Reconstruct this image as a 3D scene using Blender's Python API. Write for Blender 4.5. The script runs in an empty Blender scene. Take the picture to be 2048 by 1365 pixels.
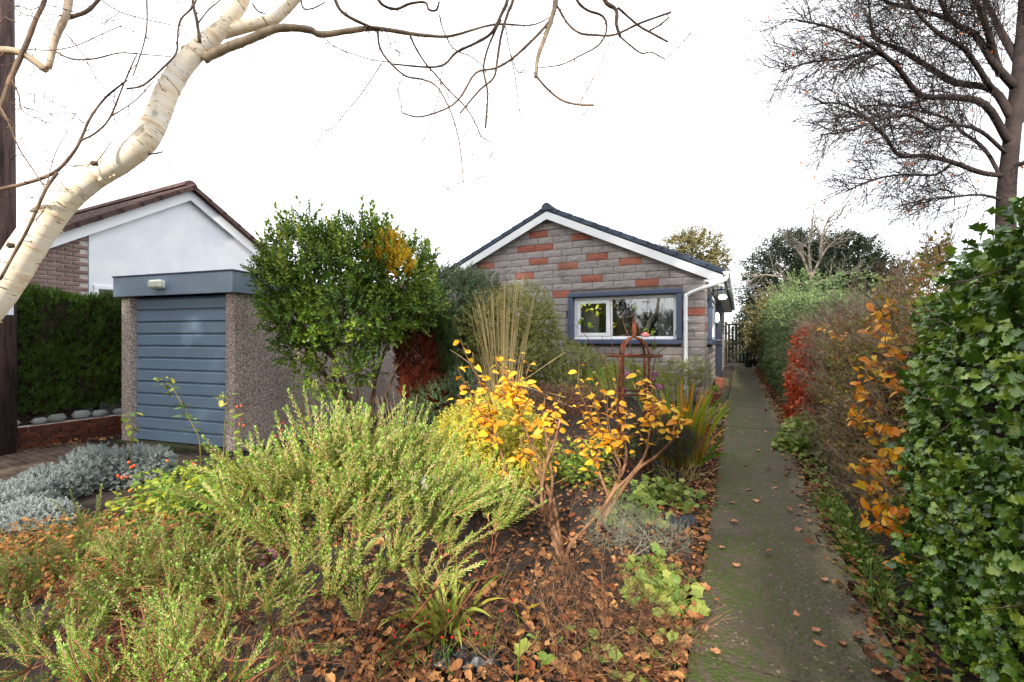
import bpy, math
import numpy as np
from mathutils import Matrix, Vector

# ------------------------------------------------------------------ camera, sky, sun, exposure
scene = bpy.context.scene
COL = scene.collection
CAMZ = 1.40            # eye height above the ground beside the path
YAW = math.atan(0.5)   # the camera looks this far to the left of the path's direction (+Y)
FPX = 910.0            # focal length in photograph pixels (16 mm on a full frame)
HOR = 677.0            # horizon row of the photograph
cam_d = bpy.data.cameras.new('camera'); cam = bpy.data.objects.new('camera', cam_d); COL.objects.link(cam)
cam_d.sensor_width = 36.0; cam_d.lens = 36.0 * FPX / 2048.0
cam_d.shift_y = -5.5 / 2048.0
cam_d.clip_start = 0.05; cam_d.clip_end = 3000.0
cam.location = (0, 0, CAMZ); cam.rotation_euler = (math.pi / 2, 0, YAW)
scene.camera = cam

SUN_EL, SUN_AZ = math.radians(27), math.radians(168)      # azimuth clockwise from +Y: behind the camera, a little to its right
world = bpy.data.worlds.new('World'); scene.world = world; world.use_nodes = True
wn = world.node_tree.nodes; wl = world.node_tree.links; wn.clear()
wo = wn.new('ShaderNodeOutputWorld'); wb = wn.new('ShaderNodeBackground'); wb.inputs['Strength'].default_value = 0.12
sky = wn.new('ShaderNodeTexSky'); sky.sky_type = 'NISHITA'; sky.sun_disc = False
sky.sun_elevation = SUN_EL; sky.sun_rotation = SUN_AZ; sky.air_density = 1.0; sky.dust_density = 2.0
wmix = wn.new('ShaderNodeMix'); wmix.data_type = 'RGBA'; wmix.inputs[0].default_value = 0.86
wtc = wn.new('ShaderNodeTexCoord'); wno = wn.new('ShaderNodeTexNoise'); wno.inputs['Scale'].default_value = 1.6; wno.inputs['Detail'].default_value = 4
wra = wn.new('ShaderNodeValToRGB')
wra.color_ramp.elements[0].position = 0.35; wra.color_ramp.elements[0].color = (0.93, 0.965, 1.0, 1)
wra.color_ramp.elements[1].position = 0.65; wra.color_ramp.elements[1].color = (1.0, 1.0, 1.0, 1)
wsc = wn.new('ShaderNodeVectorMath'); wsc.operation = 'SCALE'; wsc.inputs['Scale'].default_value = 8.6
wl.new(wtc.outputs['Generated'], wno.inputs['Vector']); wl.new(wno.outputs['Fac'], wra.inputs['Fac'])
wl.new(wra.outputs['Color'], wsc.inputs[0]); wl.new(sky.outputs['Color'], wmix.inputs[6]); wl.new(wsc.outputs['Vector'], wmix.inputs[7])
wl.new(wmix.outputs[2], wb.inputs['Color']); wl.new(wb.outputs['Background'], wo.inputs['Surface'])

sun_d = bpy.data.lights.new('sun', 'SUN'); sun = bpy.data.objects.new('sun', sun_d); COL.objects.link(sun)
sun_d.energy = 3.3; sun_d.angle = math.radians(1.0); sun_d.color = (1.0, 0.93, 0.80)
sun_dir = Vector((math.sin(SUN_AZ) * math.cos(SUN_EL), math.cos(SUN_AZ) * math.cos(SUN_EL), math.sin(SUN_EL)))
sun.rotation_euler = sun_dir.to_track_quat('Z', 'Y').to_euler(); sun.location = sun_dir * 40

vs = scene.view_settings
vs.view_transform = 'Standard'; vs.look = 'None'; vs.gamma = 1.0; vs.exposure = 1.25; vs.use_curve_mapping = False
scene.cycles.max_bounces = 6; scene.cycles.diffuse_bounces = 3; scene.cycles.transparent_max_bounces = 4
scene.cycles.caustics_reflective = False; scene.cycles.caustics_refractive = False

# ------------------------------------------------------------------ helpers: places
FW = np.array([-math.sin(YAW), math.cos(YAW), 0.0]); RT = np.array([math.cos(YAW), math.sin(YAW), 0.0]); UP = np.array([0, 0, 1.0])
def P(u, v, d):
    """the point of the place seen at (u, v) of the photograph, d metres in front of the camera"""
    return d * (FW + RT * ((u - 1024.0) / FPX)) + UP * (CAMZ + d * (HOR - v) / FPX)
def ss(a, b, x):
    t = np.clip((np.asarray(x, float) - a) / (b - a), 0, 1); return t * t * (3 - 2 * t)
def gs(x, y):
    """smooth height of the ground"""
    return 0.20 * ss(4, 8.5, y) * ss(-5.5, -3.5, x) - 0.20 * (1 - ss(-5.0, -3.0, x))
def noise(p, f=1.0, seed=0):
    p = np.asarray(p, float) * f + seed * 7.31
    x, y, z = p[..., 0], p[..., 1], p[..., 2]
    return (np.sin(1.7 * x + 2.3 * y + 0.7 * np.sin(2.1 * z)) + np.sin(2.9 * y - 1.3 * z + np.sin(1.9 * x)) + np.sin(3.1 * z + 1.1 * x - np.sin(2.7 * y)) + .6 * np.sin(5.3 * x - 4.7 * y + 3.9 * z)) / 3.6
def g(x, y):
    x = np.asarray(x, float); y = np.asarray(y, float)
    n = noise(np.stack([x, y, x * 0], -1), 2.2) * 0.025 + noise(np.stack([x, y, x * 0], -1), 6.5, 3) * 0.012
    return gs(x, y) + n * ss(0.05, 0.4, np.maximum(-0.2 - x, x - 0.6)) * (1 - ss(-5.6, -6.2, x) * 0.9)
def gd(u, d, dz=0.0):
    p = P(u, HOR, d); p[2] = float(g(p[0], p[1])) + dz; return p
def gv(u, v):
    d = CAMZ * FPX / max(v - HOR, 1)
    for _ in range(12):
        p = P(u, HOR, d); d = (CAMZ - float(g(p[0], p[1]))) * FPX / max(v - HOR, 1)
    return gd(u, d)

# ------------------------------------------------------------------ helpers: meshes
class MB:
    def __init__(s): s.V = []; s.T = []; s.Q = []; s.TM = []; s.QM = []; s.A = []; s.n = 0
    def add(s, V, T=None, Q=None, m=0, A=None, tm=None):
        V = np.asarray(V, float).reshape(-1, 3)
        if T is not None and len(T):
            T = np.asarray(T, np.int64).reshape(-1, 3); s.T.append(T + s.n); s.TM.append(np.full(len(T), m) if tm is None else np.asarray(tm))
        if Q is not None and len(Q):
            Q = np.asarray(Q, np.int64).reshape(-1, 4); s.Q.append(Q + s.n); s.QM.append(np.full(len(Q), m))
        s.V.append(V); s.A.append(np.zeros((len(V), 3)) if A is None else A); s.n += len(V); return s
    def box(s, lo, hi, m=0, xf=None):
        x0, y0, z0 = lo; x1, y1, z1 = hi
        V = np.array([[x0, y0, z0], [x1, y0, z0], [x1, y1, z0], [x0, y1, z0], [x0, y0, z1], [x1, y0, z1], [x1, y1, z1], [x0, y1, z1]], float)
        if xf is not None: V = xf(V)
        return s.add(V, Q=[[0, 3, 2, 1], [4, 5, 6, 7], [0, 1, 5, 4], [1, 2, 6, 5], [2, 3, 7, 6], [3, 0, 4, 7]], m=m)
    def bevbox(s, lo, hi, b=0.01, m=0):
        """box with chamfered edges"""
        lo = np.array(lo, float); hi = np.array(hi, float); V = []
        for ax in range(3):
            for sg in (0, 1):
                o = [a for a in range(3) if a != ax]
                for (i, j) in ((0, 0), (1, 0), (1, 1), (0, 1)):
                    p = np.zeros(3); p[ax] = (lo, hi)[sg][ax]
                    p[o[0]] = lo[o[0]] + b if i == 0 else hi[o[0]] - b; p[o[1]] = lo[o[1]] + b if j == 0 else hi[o[1]] - b
                    V.append(p)
        V = np.array(V); c = (lo + hi) / 2
        def orient(f):
            a, bb, cc = V[f[0]], V[f[1]], V[f[2]]
            return list(f) if np.dot(np.cross(bb - a, cc - a), (V[list(f)].mean(0) - c)) > 0 else list(f)[::-1]
        Q = [orient([4 * k + i for i in range(4)]) for k in range(6)]
        def idx(ax, sg, e):   # corner of face (ax,sg) nearest to sign pattern e
            o = [a for a in range(3) if a != ax]; k = ((0, 0), (1, 0), (1, 1), (0, 1)).index((e[o[0]], e[o[1]])); return 4 * (2 * ax + sg) + k
        for ax in range(3):
            o = [a for a in range(3) if a != ax]
            for s0 in (0, 1):
                for s1 in (0, 1):
                    e0 = [0, 0, 0]; e0[o[0]] = s0; e0[o[1]] = s1; e1 = list(e0); e1[ax] = 1
                    Q.append(orient([idx(o[0], s0, e0), idx(o[0], s0, e1), idx(o[1], s1, e1), idx(o[1], s1, e0)]))
        T = []
        for e in np.ndindex(2, 2, 2): T.append(orient([idx(0, e[0], e), idx(1, e[1], e), idx(2, e[2], e)]))
        return s.add(V, T=T, Q=Q, m=m)
    def tube(s, pts, rad, sides=6, m=0, cap=True):
        pts = np.asarray(pts, float); n = len(pts); rad = np.broadcast_to(np.asarray(rad, float), (n,))
        t = np.gradient(pts, axis=0); t /= np.linalg.norm(t, axis=1, keepdims=True) + 1e-12
        a = np.array([0, 0, 1.0]) if abs(t[0][2]) < 0.9 else np.array([1.0, 0, 0])
        x = np.cross(a, t[0]); x /= np.linalg.norm(x); X = [x]
        for i in range(1, n):
            x = X[-1] - t[i] * np.dot(X[-1], t[i]); x /= np.linalg.norm(x) + 1e-12; X.append(x)
        X = np.array(X); Y = np.cross(t, X); an = np.arange(sides) * 2 * math.pi / sides
        V = pts[:, None] + rad[:, None, None] * (np.cos(an)[None, :, None] * X[:, None] + np.sin(an)[None, :, None] * Y[:, None])
        L = np.concatenate([[0], np.cumsum(np.linalg.norm(np.diff(pts, axis=0), axis=1))])
        A = np.stack([np.cos(an)[None] * np.ones((n, 1)) * .1, np.sin(an)[None] * np.ones((n, 1)) * .1, np.repeat(L[:, None], sides, 1)], -1).reshape(-1, 3)
        i = np.arange(n - 1)[:, None] * sides; j = np.arange(sides)[None]; k = (j + 1) % sides
        Q = np.stack([i + j, i + k, i + sides + k, i + sides + j], -1).reshape(-1, 4)
        V = V.reshape(-1, 3); T = []
        if cap:
            V = np.concatenate([V, pts[:1], pts[-1:]]); A = np.concatenate([A, [[0, 0, 0]], [[0, 0, L[-1]]]]); c0 = n * sides
            T = [[c0, (q + 1) % sides, q] for q in range(sides)] + [[c0 + 1, (n - 1) * sides + q, (n - 1) * sides + (q + 1) % sides] for q in range(sides)]
        return s.add(V, T=T, Q=Q, m=m, A=A)
    def prism(s, poly, y0, y1, m=0, xf=None):
        """polygon in (x,z), counter-clockwise seen from -Y, extruded from y0 to y1"""
        n = len(poly); V = np.array([[p[0], y0, p[1]] for p in poly] + [[p[0], y1, p[1]] for p in poly], float)
        if xf is not None: V = xf(V)
        T = [[0, i, i + 1] for i in range(1, n - 1)] + [[n, n + i + 1, n + i] for i in range(1, n - 1)]
        Q = [[i, i + n, (i + 1) % n + n, (i + 1) % n] for i in range(n)]
        return s.add(V, T=T, Q=Q, m=m)
    def lathe(s, prof, c, sides=16, m=0, axis=2):
        prof = np.array(prof, float); an = np.arange(sides) * 2 * math.pi / sides; n = len(prof)
        V = np.stack([prof[:, 0][:, None] * np.cos(an), prof[:, 0][:, None] * np.sin(an), np.repeat(prof[:, 1][:, None], sides, 1)], -1).reshape(-1, 3)
        if axis == 1: V = V[:, [0, 2, 1]] * np.array([1, 1, -1])
        if axis == 0: V = V[:, [2, 1, 0]] * np.array([1, 1, -1])
        i = np.arange(n - 1)[:, None] * sides; j = np.arange(sides)[None]; k = (j + 1) % sides
        return s.add(V + np.asarray(c), Q=np.stack([i + j, i + k, i + sides + k, i + sides + j], -1).reshape(-1, 4), m=m)
    def inst(s, tm, pos, R, sc):
        """copies of a template (V, T, material indices) placed at pos with rotation R and scale sc"""
        V0, T0, M0 = tm; n = len(pos)
        if n == 0: return s
        sc = np.broadcast_to(np.asarray(sc, float), (n,))
        V = np.einsum('nij,kj->nki', R * sc[:, None, None], V0) + pos[:, None]
        T = (T0[None] + (np.arange(n) * len(V0))[:, None, None]).reshape(-1, 3)
        return s.add(V.reshape(-1, 3), T=T, tm=np.tile(M0, n))
    def mesh(s, name, mats, smooth=False, attr=False, offset=None):
        me = bpy.data.meshes.new(name)
        V = np.concatenate(s.V) if s.V else np.zeros((0, 3))
        if offset is not None: V = V - np.asarray(offset)
        T = np.concatenate(s.T) if s.T else np.zeros((0, 3), int); Q = np.concatenate(s.Q) if s.Q else np.zeros((0, 4), int)
        me.vertices.add(len(V)); me.vertices.foreach_set('co', V.astype(np.float32).ravel())
        nl = len(T) * 3 + len(Q) * 4; me.loops.add(nl); me.polygons.add(len(T) + len(Q))
        me.loops.foreach_set('vertex_index', np.concatenate([T.ravel(), Q.ravel()]).astype(np.int32))
        st = np.concatenate([np.arange(len(T)) * 3, len(T) * 3 + np.arange(len(Q)) * 4]).astype(np.int32)
        me.polygons.foreach_set('loop_start', st)
        mi = np.concatenate((s.TM if s.T else []) + (s.QM if s.Q else [])).astype(np.int32) if (s.T or s.Q) else np.zeros(0, np.int32)
        if not isinstance(mats, (list, tuple)): mats = [mats]
        for mm in mats: me.materials.append(mm)
        me.polygons.foreach_set('material_index', np.minimum(mi, len(mats) - 1).astype(np.int32))
        if attr:
            at = me.attributes.new('tube', 'FLOAT_VECTOR', 'POINT'); at.data.foreach_set('vector', np.concatenate(s.A).astype(np.float32).ravel())
        me.update(calc_edges=True); me.validate()
        me.polygons.foreach_set('use_smooth', np.full(len(me.polygons), bool(smooth)))
        return me

def obj(name, me, parent=None, loc=None, kind=None, label=None, local=False):
    """one mesh object; with a parent it keeps its place in the world, or (local) is given in the parent's own axes"""
    o = bpy.data.objects.new(name, me); COL.objects.link(o)
    if loc is not None: o.location = loc
    if parent is not None:
        o.parent = parent
        if not local: o.matrix_parent_inverse = PINV[parent.name]
    if kind: o['kind'] = kind
    if label: o['label'] = label
    PINV[o.name] = (Matrix.Translation(Vector(loc)) @ Matrix.Identity(4)).inverted() if loc is not None else Matrix.Identity(4)
    return o
PINV = {}
def thing(name, label, cat, loc, group=None, rz=0.0):
    o = bpy.data.objects.new(name, None); COL.objects.link(o); o.empty_display_size = 0.1
    o.location = loc; o.rotation_euler = (0, 0, rz); o['label'] = label; o['category'] = cat
    if group: o['group'] = group
    PINV[o.name] = (Matrix.Translation(Vector(loc)) @ Matrix.Rotation(rz, 4, 'Z')).inverted()
    return o
def tag(o, label, cat, group=None):
    o['label'] = label; o['category'] = cat
    if group: o['group'] = group
    return o
def place(o, M, parent):
    """a shared-mesh piece placed by a world matrix"""
    o.parent = parent; o.matrix_parent_inverse = PINV[parent.name]; o.matrix_basis = M
def piece(name, me, M, parent):
    o = bpy.data.objects.new(name, me); COL.objects.link(o); place(o, M, parent); return o

# ------------------------------------------------------------------ helpers: materials
def S(c):   # '#rrggbb' -> linear
    c = c.lstrip('#'); r = [int(c[i:i + 2], 16) / 255 for i in (0, 2, 4)]
    return tuple(x / 12.92 if x <= 0.04045 else ((x + 0.055) / 1.055) ** 2.4 for x in r) + (1,)
def newmat(name):
    m = bpy.data.materials.new(name); m.use_nodes = True; nt = m.node_tree; nt.nodes.clear()
    out = nt.nodes.new('ShaderNodeOutputMaterial'); b = nt.nodes.new('ShaderNodeBsdfPrincipled'); nt.links.new(b.outputs[0], out.inputs[0])
    return m, nt, b, out
def ramp(nt, cols, interp='LINEAR'):
    r = nt.nodes.new('ShaderNodeValToRGB'); e = r.color_ramp.elements; r.color_ramp.interpolation = interp
    n = len(cols)
    for i, c in enumerate(cols):
        pos, col = c if isinstance(c[0], (int, float)) and len(c) == 2 else (i / max(n - 1, 1), c)
        if i < 2: el = e[i]; el.position = pos
        else: el = e.new(pos)
        el.color = S(col) if isinstance(col, str) else tuple(col) + ((1,) if len(col) == 3 else ())
    return r
def tex(nt, kind='Noise', scale=5, detail=4, rough=0.55, coord='Object', vec=None, stretch=None):
    t = nt.nodes.new('ShaderNodeTex' + kind); t.inputs['Scale'].default_value = scale
    if kind == 'Noise': t.inputs['Detail'].default_value = detail; t.inputs['Roughness'].default_value = rough
    if vec is None:
        tc = nt.nodes.new('ShaderNodeTexCoord'); vec = tc.outputs[coord] if coord != 'Position' else nt.nodes.new('ShaderNodeNewGeometry').outputs['Position']
    if stretch:
        mp = nt.nodes.new('ShaderNodeMapping'); mp.inputs['Scale'].default_value = stretch; nt.links.new(vec, mp.inputs['Vector']); vec = mp.outputs['Vector']
    nt.links.new(vec, t.inputs['Vector']); return t
def bump(nt, b, src, strength=0.3, dist=0.01, prev=None):
    n = nt.nodes.new('ShaderNodeBump'); n.inputs['Strength'].default_value = strength; n.inputs['Distance'].default_value = dist
    nt.links.new(src, n.inputs['Height'])
    if prev is not None: nt.links.new(prev.outputs[0], n.inputs['Normal'])
    nt.links.new(n.outputs[0], b.inputs['Normal']); return n
def mixc(nt, a, b, fac, mode='MIX'):
    x = nt.nodes.new('ShaderNodeMix'); x.data_type = 'RGBA'; x.blend_type = mode
    for s, i in ((a, 6), (b, 7), (fac, 0)):
        if hasattr(s, 'is_linked') or hasattr(s, 'links'): nt.links.new(s, x.inputs[i])
        elif isinstance(s, str): x.inputs[i].default_value = S(s)
        else: x.inputs[i].default_value = s if isinstance(s, (int, float)) else tuple(s) + ((1,) if len(s) == 3 else ())
    return x.outputs[2]
def math_(nt, op, a, b=None):
    x = nt.nodes.new('ShaderNodeMath'); x.operation = op
    for s, i in ((a, 0), (b, 1)):
        if s is None: continue
        if isinstance(s, (int, float)): x.inputs[i].default_value = s
        else: nt.links.new(s, x.inputs[i])
    return x.outputs[0]
def rnd(nt, island=True):
    """a random number for each separate piece (object or loose island)"""
    oi = nt.nodes.new('ShaderNodeObjectInfo').outputs['Random']
    if not island: return oi
    gi = nt.nodes.new('ShaderNodeNewGeometry').outputs['Random Per Island']
    return math_(nt, 'FRACT', math_(nt, 'ADD', oi, gi))
def mat_leaf(name, cols, rough=0.45, trans=0.25, patch=0.35, pscale=2.0, spec=0.4, mottle=0.0):
    m, nt, b, out = newmat(name)
    r = rnd(nt); n = tex(nt, 'Noise', pscale, 2, coord='Position')
    pf = math_(nt, 'MULTIPLY_ADD', n.outputs['Fac'], 2.2); nt.nodes[-1].inputs[2].default_value = -0.6
    f = math_(nt, 'ADD', math_(nt, 'MULTIPLY', r, 1 - patch), math_(nt, 'MULTIPLY', pf, patch))
    rp = ramp(nt, cols); nt.links.new(f, rp.inputs[0]); c = rp.outputs[0]
    if mottle:
        n2 = tex(nt, 'Noise', 90, 3, coord='Position'); c = mixc(nt, c, (0.10, 0.05, 0.02), math_(nt, 'MULTIPLY', ss_node(nt, n2.outputs['Fac'], 0.55, 0.75), mottle))
    nt.links.new(c, b.inputs['Base Color']); b.inputs['Roughness'].default_value = rough; b.inputs['Specular IOR Level'].default_value = spec
    if trans:
        t = nt.nodes.new('ShaderNodeBsdfTranslucent'); nt.links.new(c, t.inputs[0]); x = nt.nodes.new('ShaderNodeMixShader'); x.inputs[0].default_value = trans
        nt.links.new(b.outputs[0], x.inputs[1]); nt.links.new(t.outputs[0], x.inputs[2]); nt.links.new(x.outputs[0], out.inputs[0])
    return m
def ss_node(nt, v, a, b):
    mr = nt.nodes.new('ShaderNodeMapRange'); mr.interpolation_type = 'SMOOTHSTEP'
    mr.inputs['From Min'].default_value = a; mr.inputs['From Max'].default_value = b; nt.links.new(v, mr.inputs['Value']); return mr.outputs[0]
def mat_rough(name, c0, c1, scale=6, rough=0.85, bs=0.4, bd=0.01, fine=40, island=0.0, spec=0.3, stretch=None, metal=0.0):
    m, nt, b, out = newmat(name)
    n = tex(nt, 'Noise', scale, 5, coord='Position', stretch=stretch); f = n.outputs['Fac']; f = ss_node(nt, f, 0.3, 0.7)
    if island: f = math_(nt, 'ADD', math_(nt, 'MULTIPLY', f, 1 - island), math_(nt, 'MULTIPLY', rnd(nt), island))
    rp = ramp(nt, [c0, c1]); nt.links.new(f, rp.inputs[0]); nt.links.new(rp.outputs[0], b.inputs['Base Color'])
    b.inputs['Roughness'].default_value = rough; b.inputs['Specular IOR Level'].default_value = spec; b.inputs['Metallic'].default_value = metal
    n2 = tex(nt, 'Noise', fine, 4, coord='Position', stretch=stretch); bump(nt, b, n2.outputs['Fac'], bs, bd)
    return m

# ------------------------------------------------------------------ helpers: leaves and plants
def frames(ax, nrm):
    y = ax / (np.linalg.norm(ax, axis=1, keepdims=True) + 1e-9); x = np.cross(y, nrm); x /= np.linalg.norm(x, axis=1, keepdims=True) + 1e-9
    return np.stack([x, y, np.cross(x, y)], -1)
def rdir(rng, n):
    v = rng.normal(size=(n, 3)); return v / np.linalg.norm(v, axis=1, keepdims=True)
def leaf2(w=0.28, fold=0.08, droop=0.1, m=0):      # a folded leaf of two faces, length 1
    return (np.array([[0, 0, 0], [-w, .45, fold], [w, .45, fold], [0, 1, -droop]], float), np.array([[0, 3, 1], [0, 2, 3]]), np.array([m, m]))
def leaf8(w=0.32, fold=0.07, curl=0.15, m=0, side=0.0, wav=0.0):      # an ovate leaf with a midrib, length 1
    ys = [0, .12, .36, .66, .88, 1.0]; ws = [0, .55, 1, .82, .42, 0]; V = []; T = []
    for i, (y, k) in enumerate(zip(ys, ws)):
        z = -curl * y * y; s = side * y * y
        V += [[-w * k + s, y, z + fold * k + wav * (-1) ** i], [s, y, z], [w * k + s, y, z + fold * k - wav * (-1) ** i]]
    for i in range(5):
        a = 3 * i; b = a + 3
        T += [[a, a + 1, b], [a + 1, b + 1, b], [a + 1, a + 2, b + 1], [a + 2, b + 2, b + 1]]
    T = [t for t in T if len({tuple(np.round(V[q], 6)) for q in t}) == 3]
    return (np.array(V, float), np.array(T), np.full(len(T), m))
def leaf_holly(m=0, seed=0):
    r = np.random.default_rng(seed); ys = [0, .1, .2, .3, .42, .52, .64, .74, .86, 1.0]; ws = [.02, .17, .36, .22, .44, .26, .40, .2, .26, 0]; V = []; T = []
    for i, (y, k) in enumerate(zip(ys, ws)):
        up = (.16 if ws[i] > .25 else .04) * r.uniform(.6, 1.3); z = .12 * math.sin(y * 3) * r.uniform(.6, 1.2)
        V += [[-k, y, z + up], [0, y, z], [k, y, z + up * r.uniform(.5, 1.2)]]
    for i in range(len(ys) - 1):
        a = 3 * i; b = a + 3; T += [[a, a + 1, b], [a + 1, b + 1, b], [a + 1, a + 2, b + 1], [a + 2, b + 2, b + 1]]
    return (np.array(V, float), np.array(T), np.full(len(T), m))
def leaf_lobed(m=0, n=5, seed=0):
    r = np.random.default_rng(seed); V = [[0, .35, 0]]; k = n * 2
    for i in range(k + 1):
        a = math.pi * (-.5 + .06) + (2 * math.pi - .38) * i / k; rr = (.58 if i % 2 else .45) * r.uniform(.85, 1.1)
        V.append([rr * math.cos(a), .35 + rr * math.sin(a), r.uniform(-.06, .1)])
    V.append([0, 0, 0]); T = [[0, i, i + 1] for i in range(1, k + 1)] + [[0, k + 1, k + 2], [0, k + 2, 1]]
    return (np.array(V, float), np.array(T), np.full(len(T), m))
def merge(tms):
    V = []; T = []; M = []; n = 0
    for v, t, m in tms: V.append(v); T.append(t + n); M.append(m); n += len(v)
    return (np.concatenate(V), np.concatenate(T), np.concatenate(M))
def place_tm(tm, pos, R, sc): return (tm[0] @ (R * sc).T + pos, tm[1], tm[2])
def stick(p0, p1, r0, r1, m=1, sides=3):
    b = MB().tube([p0, p1], [r0, r1], sides, cap=False); Q = b.Q[0]; T = np.concatenate([Q[:, [0, 1, 2]], Q[:, [0, 2, 3]]]); return (b.V[0], T, np.full(len(T), m))
def make_shoot(rng, L=0.12, n=9, ll=0.035, leaf=None, spread=(70, 35), t0=0.1, sr=0.0012, whorl=1, size=(1, .7), sm=1):
    """a leafy shoot along +Y"""
    leaf = leaf or leaf2(); out = [stick(np.zeros(3), np.array([0, L, 0]), sr, sr * .5, m=sm)]
    for i in range(n):
        t = t0 + (1 - t0) * (i // whorl) / max((n - 1) // whorl, 1); a = i * 2.39996 if whorl == 1 else (i % whorl) * 2 * math.pi / whorl + (i // whorl) * math.pi / 2
        a += rng.uniform(-.3, .3); e = math.radians(spread[0] + (spread[1] - spread[0]) * t + rng.uniform(-10, 10))
        rad = np.array([math.cos(a), 0, math.sin(a)]); ax = rad * math.sin(e) + np.array([0, 1, 0]) * math.cos(e)
        nr = np.array([0, 1, 0]) * math.sin(e) - rad * math.cos(e)
        R = frames(ax[None], nr[None])[0]; out.append(place_tm(leaf, np.array([0, L * t, 0]), R, ll * (size[0] + (size[1] - size[0]) * t) * rng.uniform(.8, 1.2)))
    return merge(out)
def scatter(mb, tms, rng, pos, ax, sc=(0.8, 1.2), nrm=None):
    n = len(pos)
    if nrm is None: nrm = rdir(rng, n)
    R = frames(ax, nrm); s = rng.uniform(sc[0], sc[1], n); w = rng.integers(0, len(tms), n)
    for k, t in enumerate(tms):
        q = w == k; mb.inst(t, pos[q], R[q], s[q])
def clump_points(rng, clumps, n, lo=0.55, hi=1.0, lump=0.18, f=3.0, keep=0.62):
    """points through the outer part of a union of ellipsoids, with the outward direction"""
    C = np.array([c[0] for c in clumps], float); R = np.array([c[1] if np.ndim(c[1]) else (c[1],) * 3 for c in clumps], float)
    w = np.prod(R, 1) ** (2 / 3); w /= w.sum(); P_ = []; N_ = []; have = 0
    for _ in range(30):
        k = rng.choice(len(C), size=n, p=w); d = rdir(rng, n); r = hi - (hi - lo) * rng.random(n) ** 1.8
        p = C[k] + d * R[k] * r[:, None]; p += (noise(p, f)[:, None] * lump) * d * R[k]
        q = np.linalg.norm((p[:, None] - C[None]) / R[None], axis=2); q[np.arange(n), k] = 9
        ok = q.min(1) > keep
        ok &= p[:, 2] > g(p[:, 0], p[:, 1]) + 0.02
        nn = d / R[k]; nn /= np.linalg.norm(nn, axis=1, keepdims=True)
        P_.append(p[ok]); N_.append(nn[ok]); have += ok.sum()
        if have >= n: break
    return np.concatenate(P_)[:n], np.concatenate(N_)[:n]
def curve(p0, p1, rng, n=6, bend=0.12, sag=0.0):
    p0 = np.asarray(p0, float); p1 = np.asarray(p1, float); L = np.linalg.norm(p1 - p0); t = np.linspace(0, 1, n)[:, None]
    o = rdir(rng, 1)[0] * bend * L; o2 = rdir(rng, 1)[0] * bend * .5 * L
    return p0 + (p1 - p0) * t + o * np.sin(math.pi * t) + o2 * np.sin(2 * math.pi * t) + UP * (sag * L) * np.sin(math.pi * t)
def smooth_line(pts, k=4):
    """Catmull-Rom through the points"""
    p = np.asarray(pts, float); p = np.concatenate([[2 * p[0] - p[1]], p, [2 * p[-1] - p[-2]]]); out = []
    for i in range(1, len(p) - 2):
        for t in np.arange(k) / k:
            out.append(.5 * ((2 * p[i]) + (-p[i - 1] + p[i + 1]) * t + (2 * p[i - 1] - 5 * p[i] + 4 * p[i + 1] - p[i + 2]) * t * t + (-p[i - 1] + 3 * p[i] - 3 * p[i + 1] + p[i + 2]) * t ** 3))
    out.append(p[-2]); return np.array(out)
def ico(r=1.0, m=0):
    t = (1 + 5 ** .5) / 2; V = np.array([[-1, t, 0], [1, t, 0], [-1, -t, 0], [1, -t, 0], [0, -1, t], [0, 1, t], [0, -1, -t], [0, 1, -t], [t, 0, -1], [t, 0, 1], [-t, 0, -1], [-t, 0, 1]], float)
    V *= r / np.linalg.norm(V[0]); T = np.array([[0, 11, 5], [0, 5, 1], [0, 1, 7], [0, 7, 10], [0, 10, 11], [1, 5, 9], [5, 11, 4], [11, 10, 2], [10, 7, 6], [7, 1, 8], [3, 9, 4], [3, 4, 2], [3, 2, 6], [3, 6, 8], [3, 8, 9], [4, 9, 5], [2, 4, 11], [6, 2, 10], [8, 6, 7], [9, 8, 1]])
    return (V, T, np.full(20, m))
def leaf_parts(parent, tms, mat, pos, R, sc, name='leaf'):
    """each leaf an object of its own that shares one of a few meshes"""
    mes = []
    for t in tms: b = MB(); b.add(t[0], T=t[1], tm=t[2]); mes.append(b.mesh(name, mat, smooth=True))
    for i in range(len(pos)):
        M = Matrix.Identity(4)
        for a in range(3):
            for c in range(3): M[a][c] = R[i][a][c] * sc[i]
            M[a][3] = pos[i][a]
        piece(name, mes[i % len(mes)], M, parent)
def apparent(pos, size):
    d = np.asarray(pos) @ FW; lat = np.asarray(pos) @ RT; ok = (d > .2) & (np.abs(lat / np.maximum(d, .2)) < 1.12)
    return np.where(ok, size / np.maximum(d, .2), 0)

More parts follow.
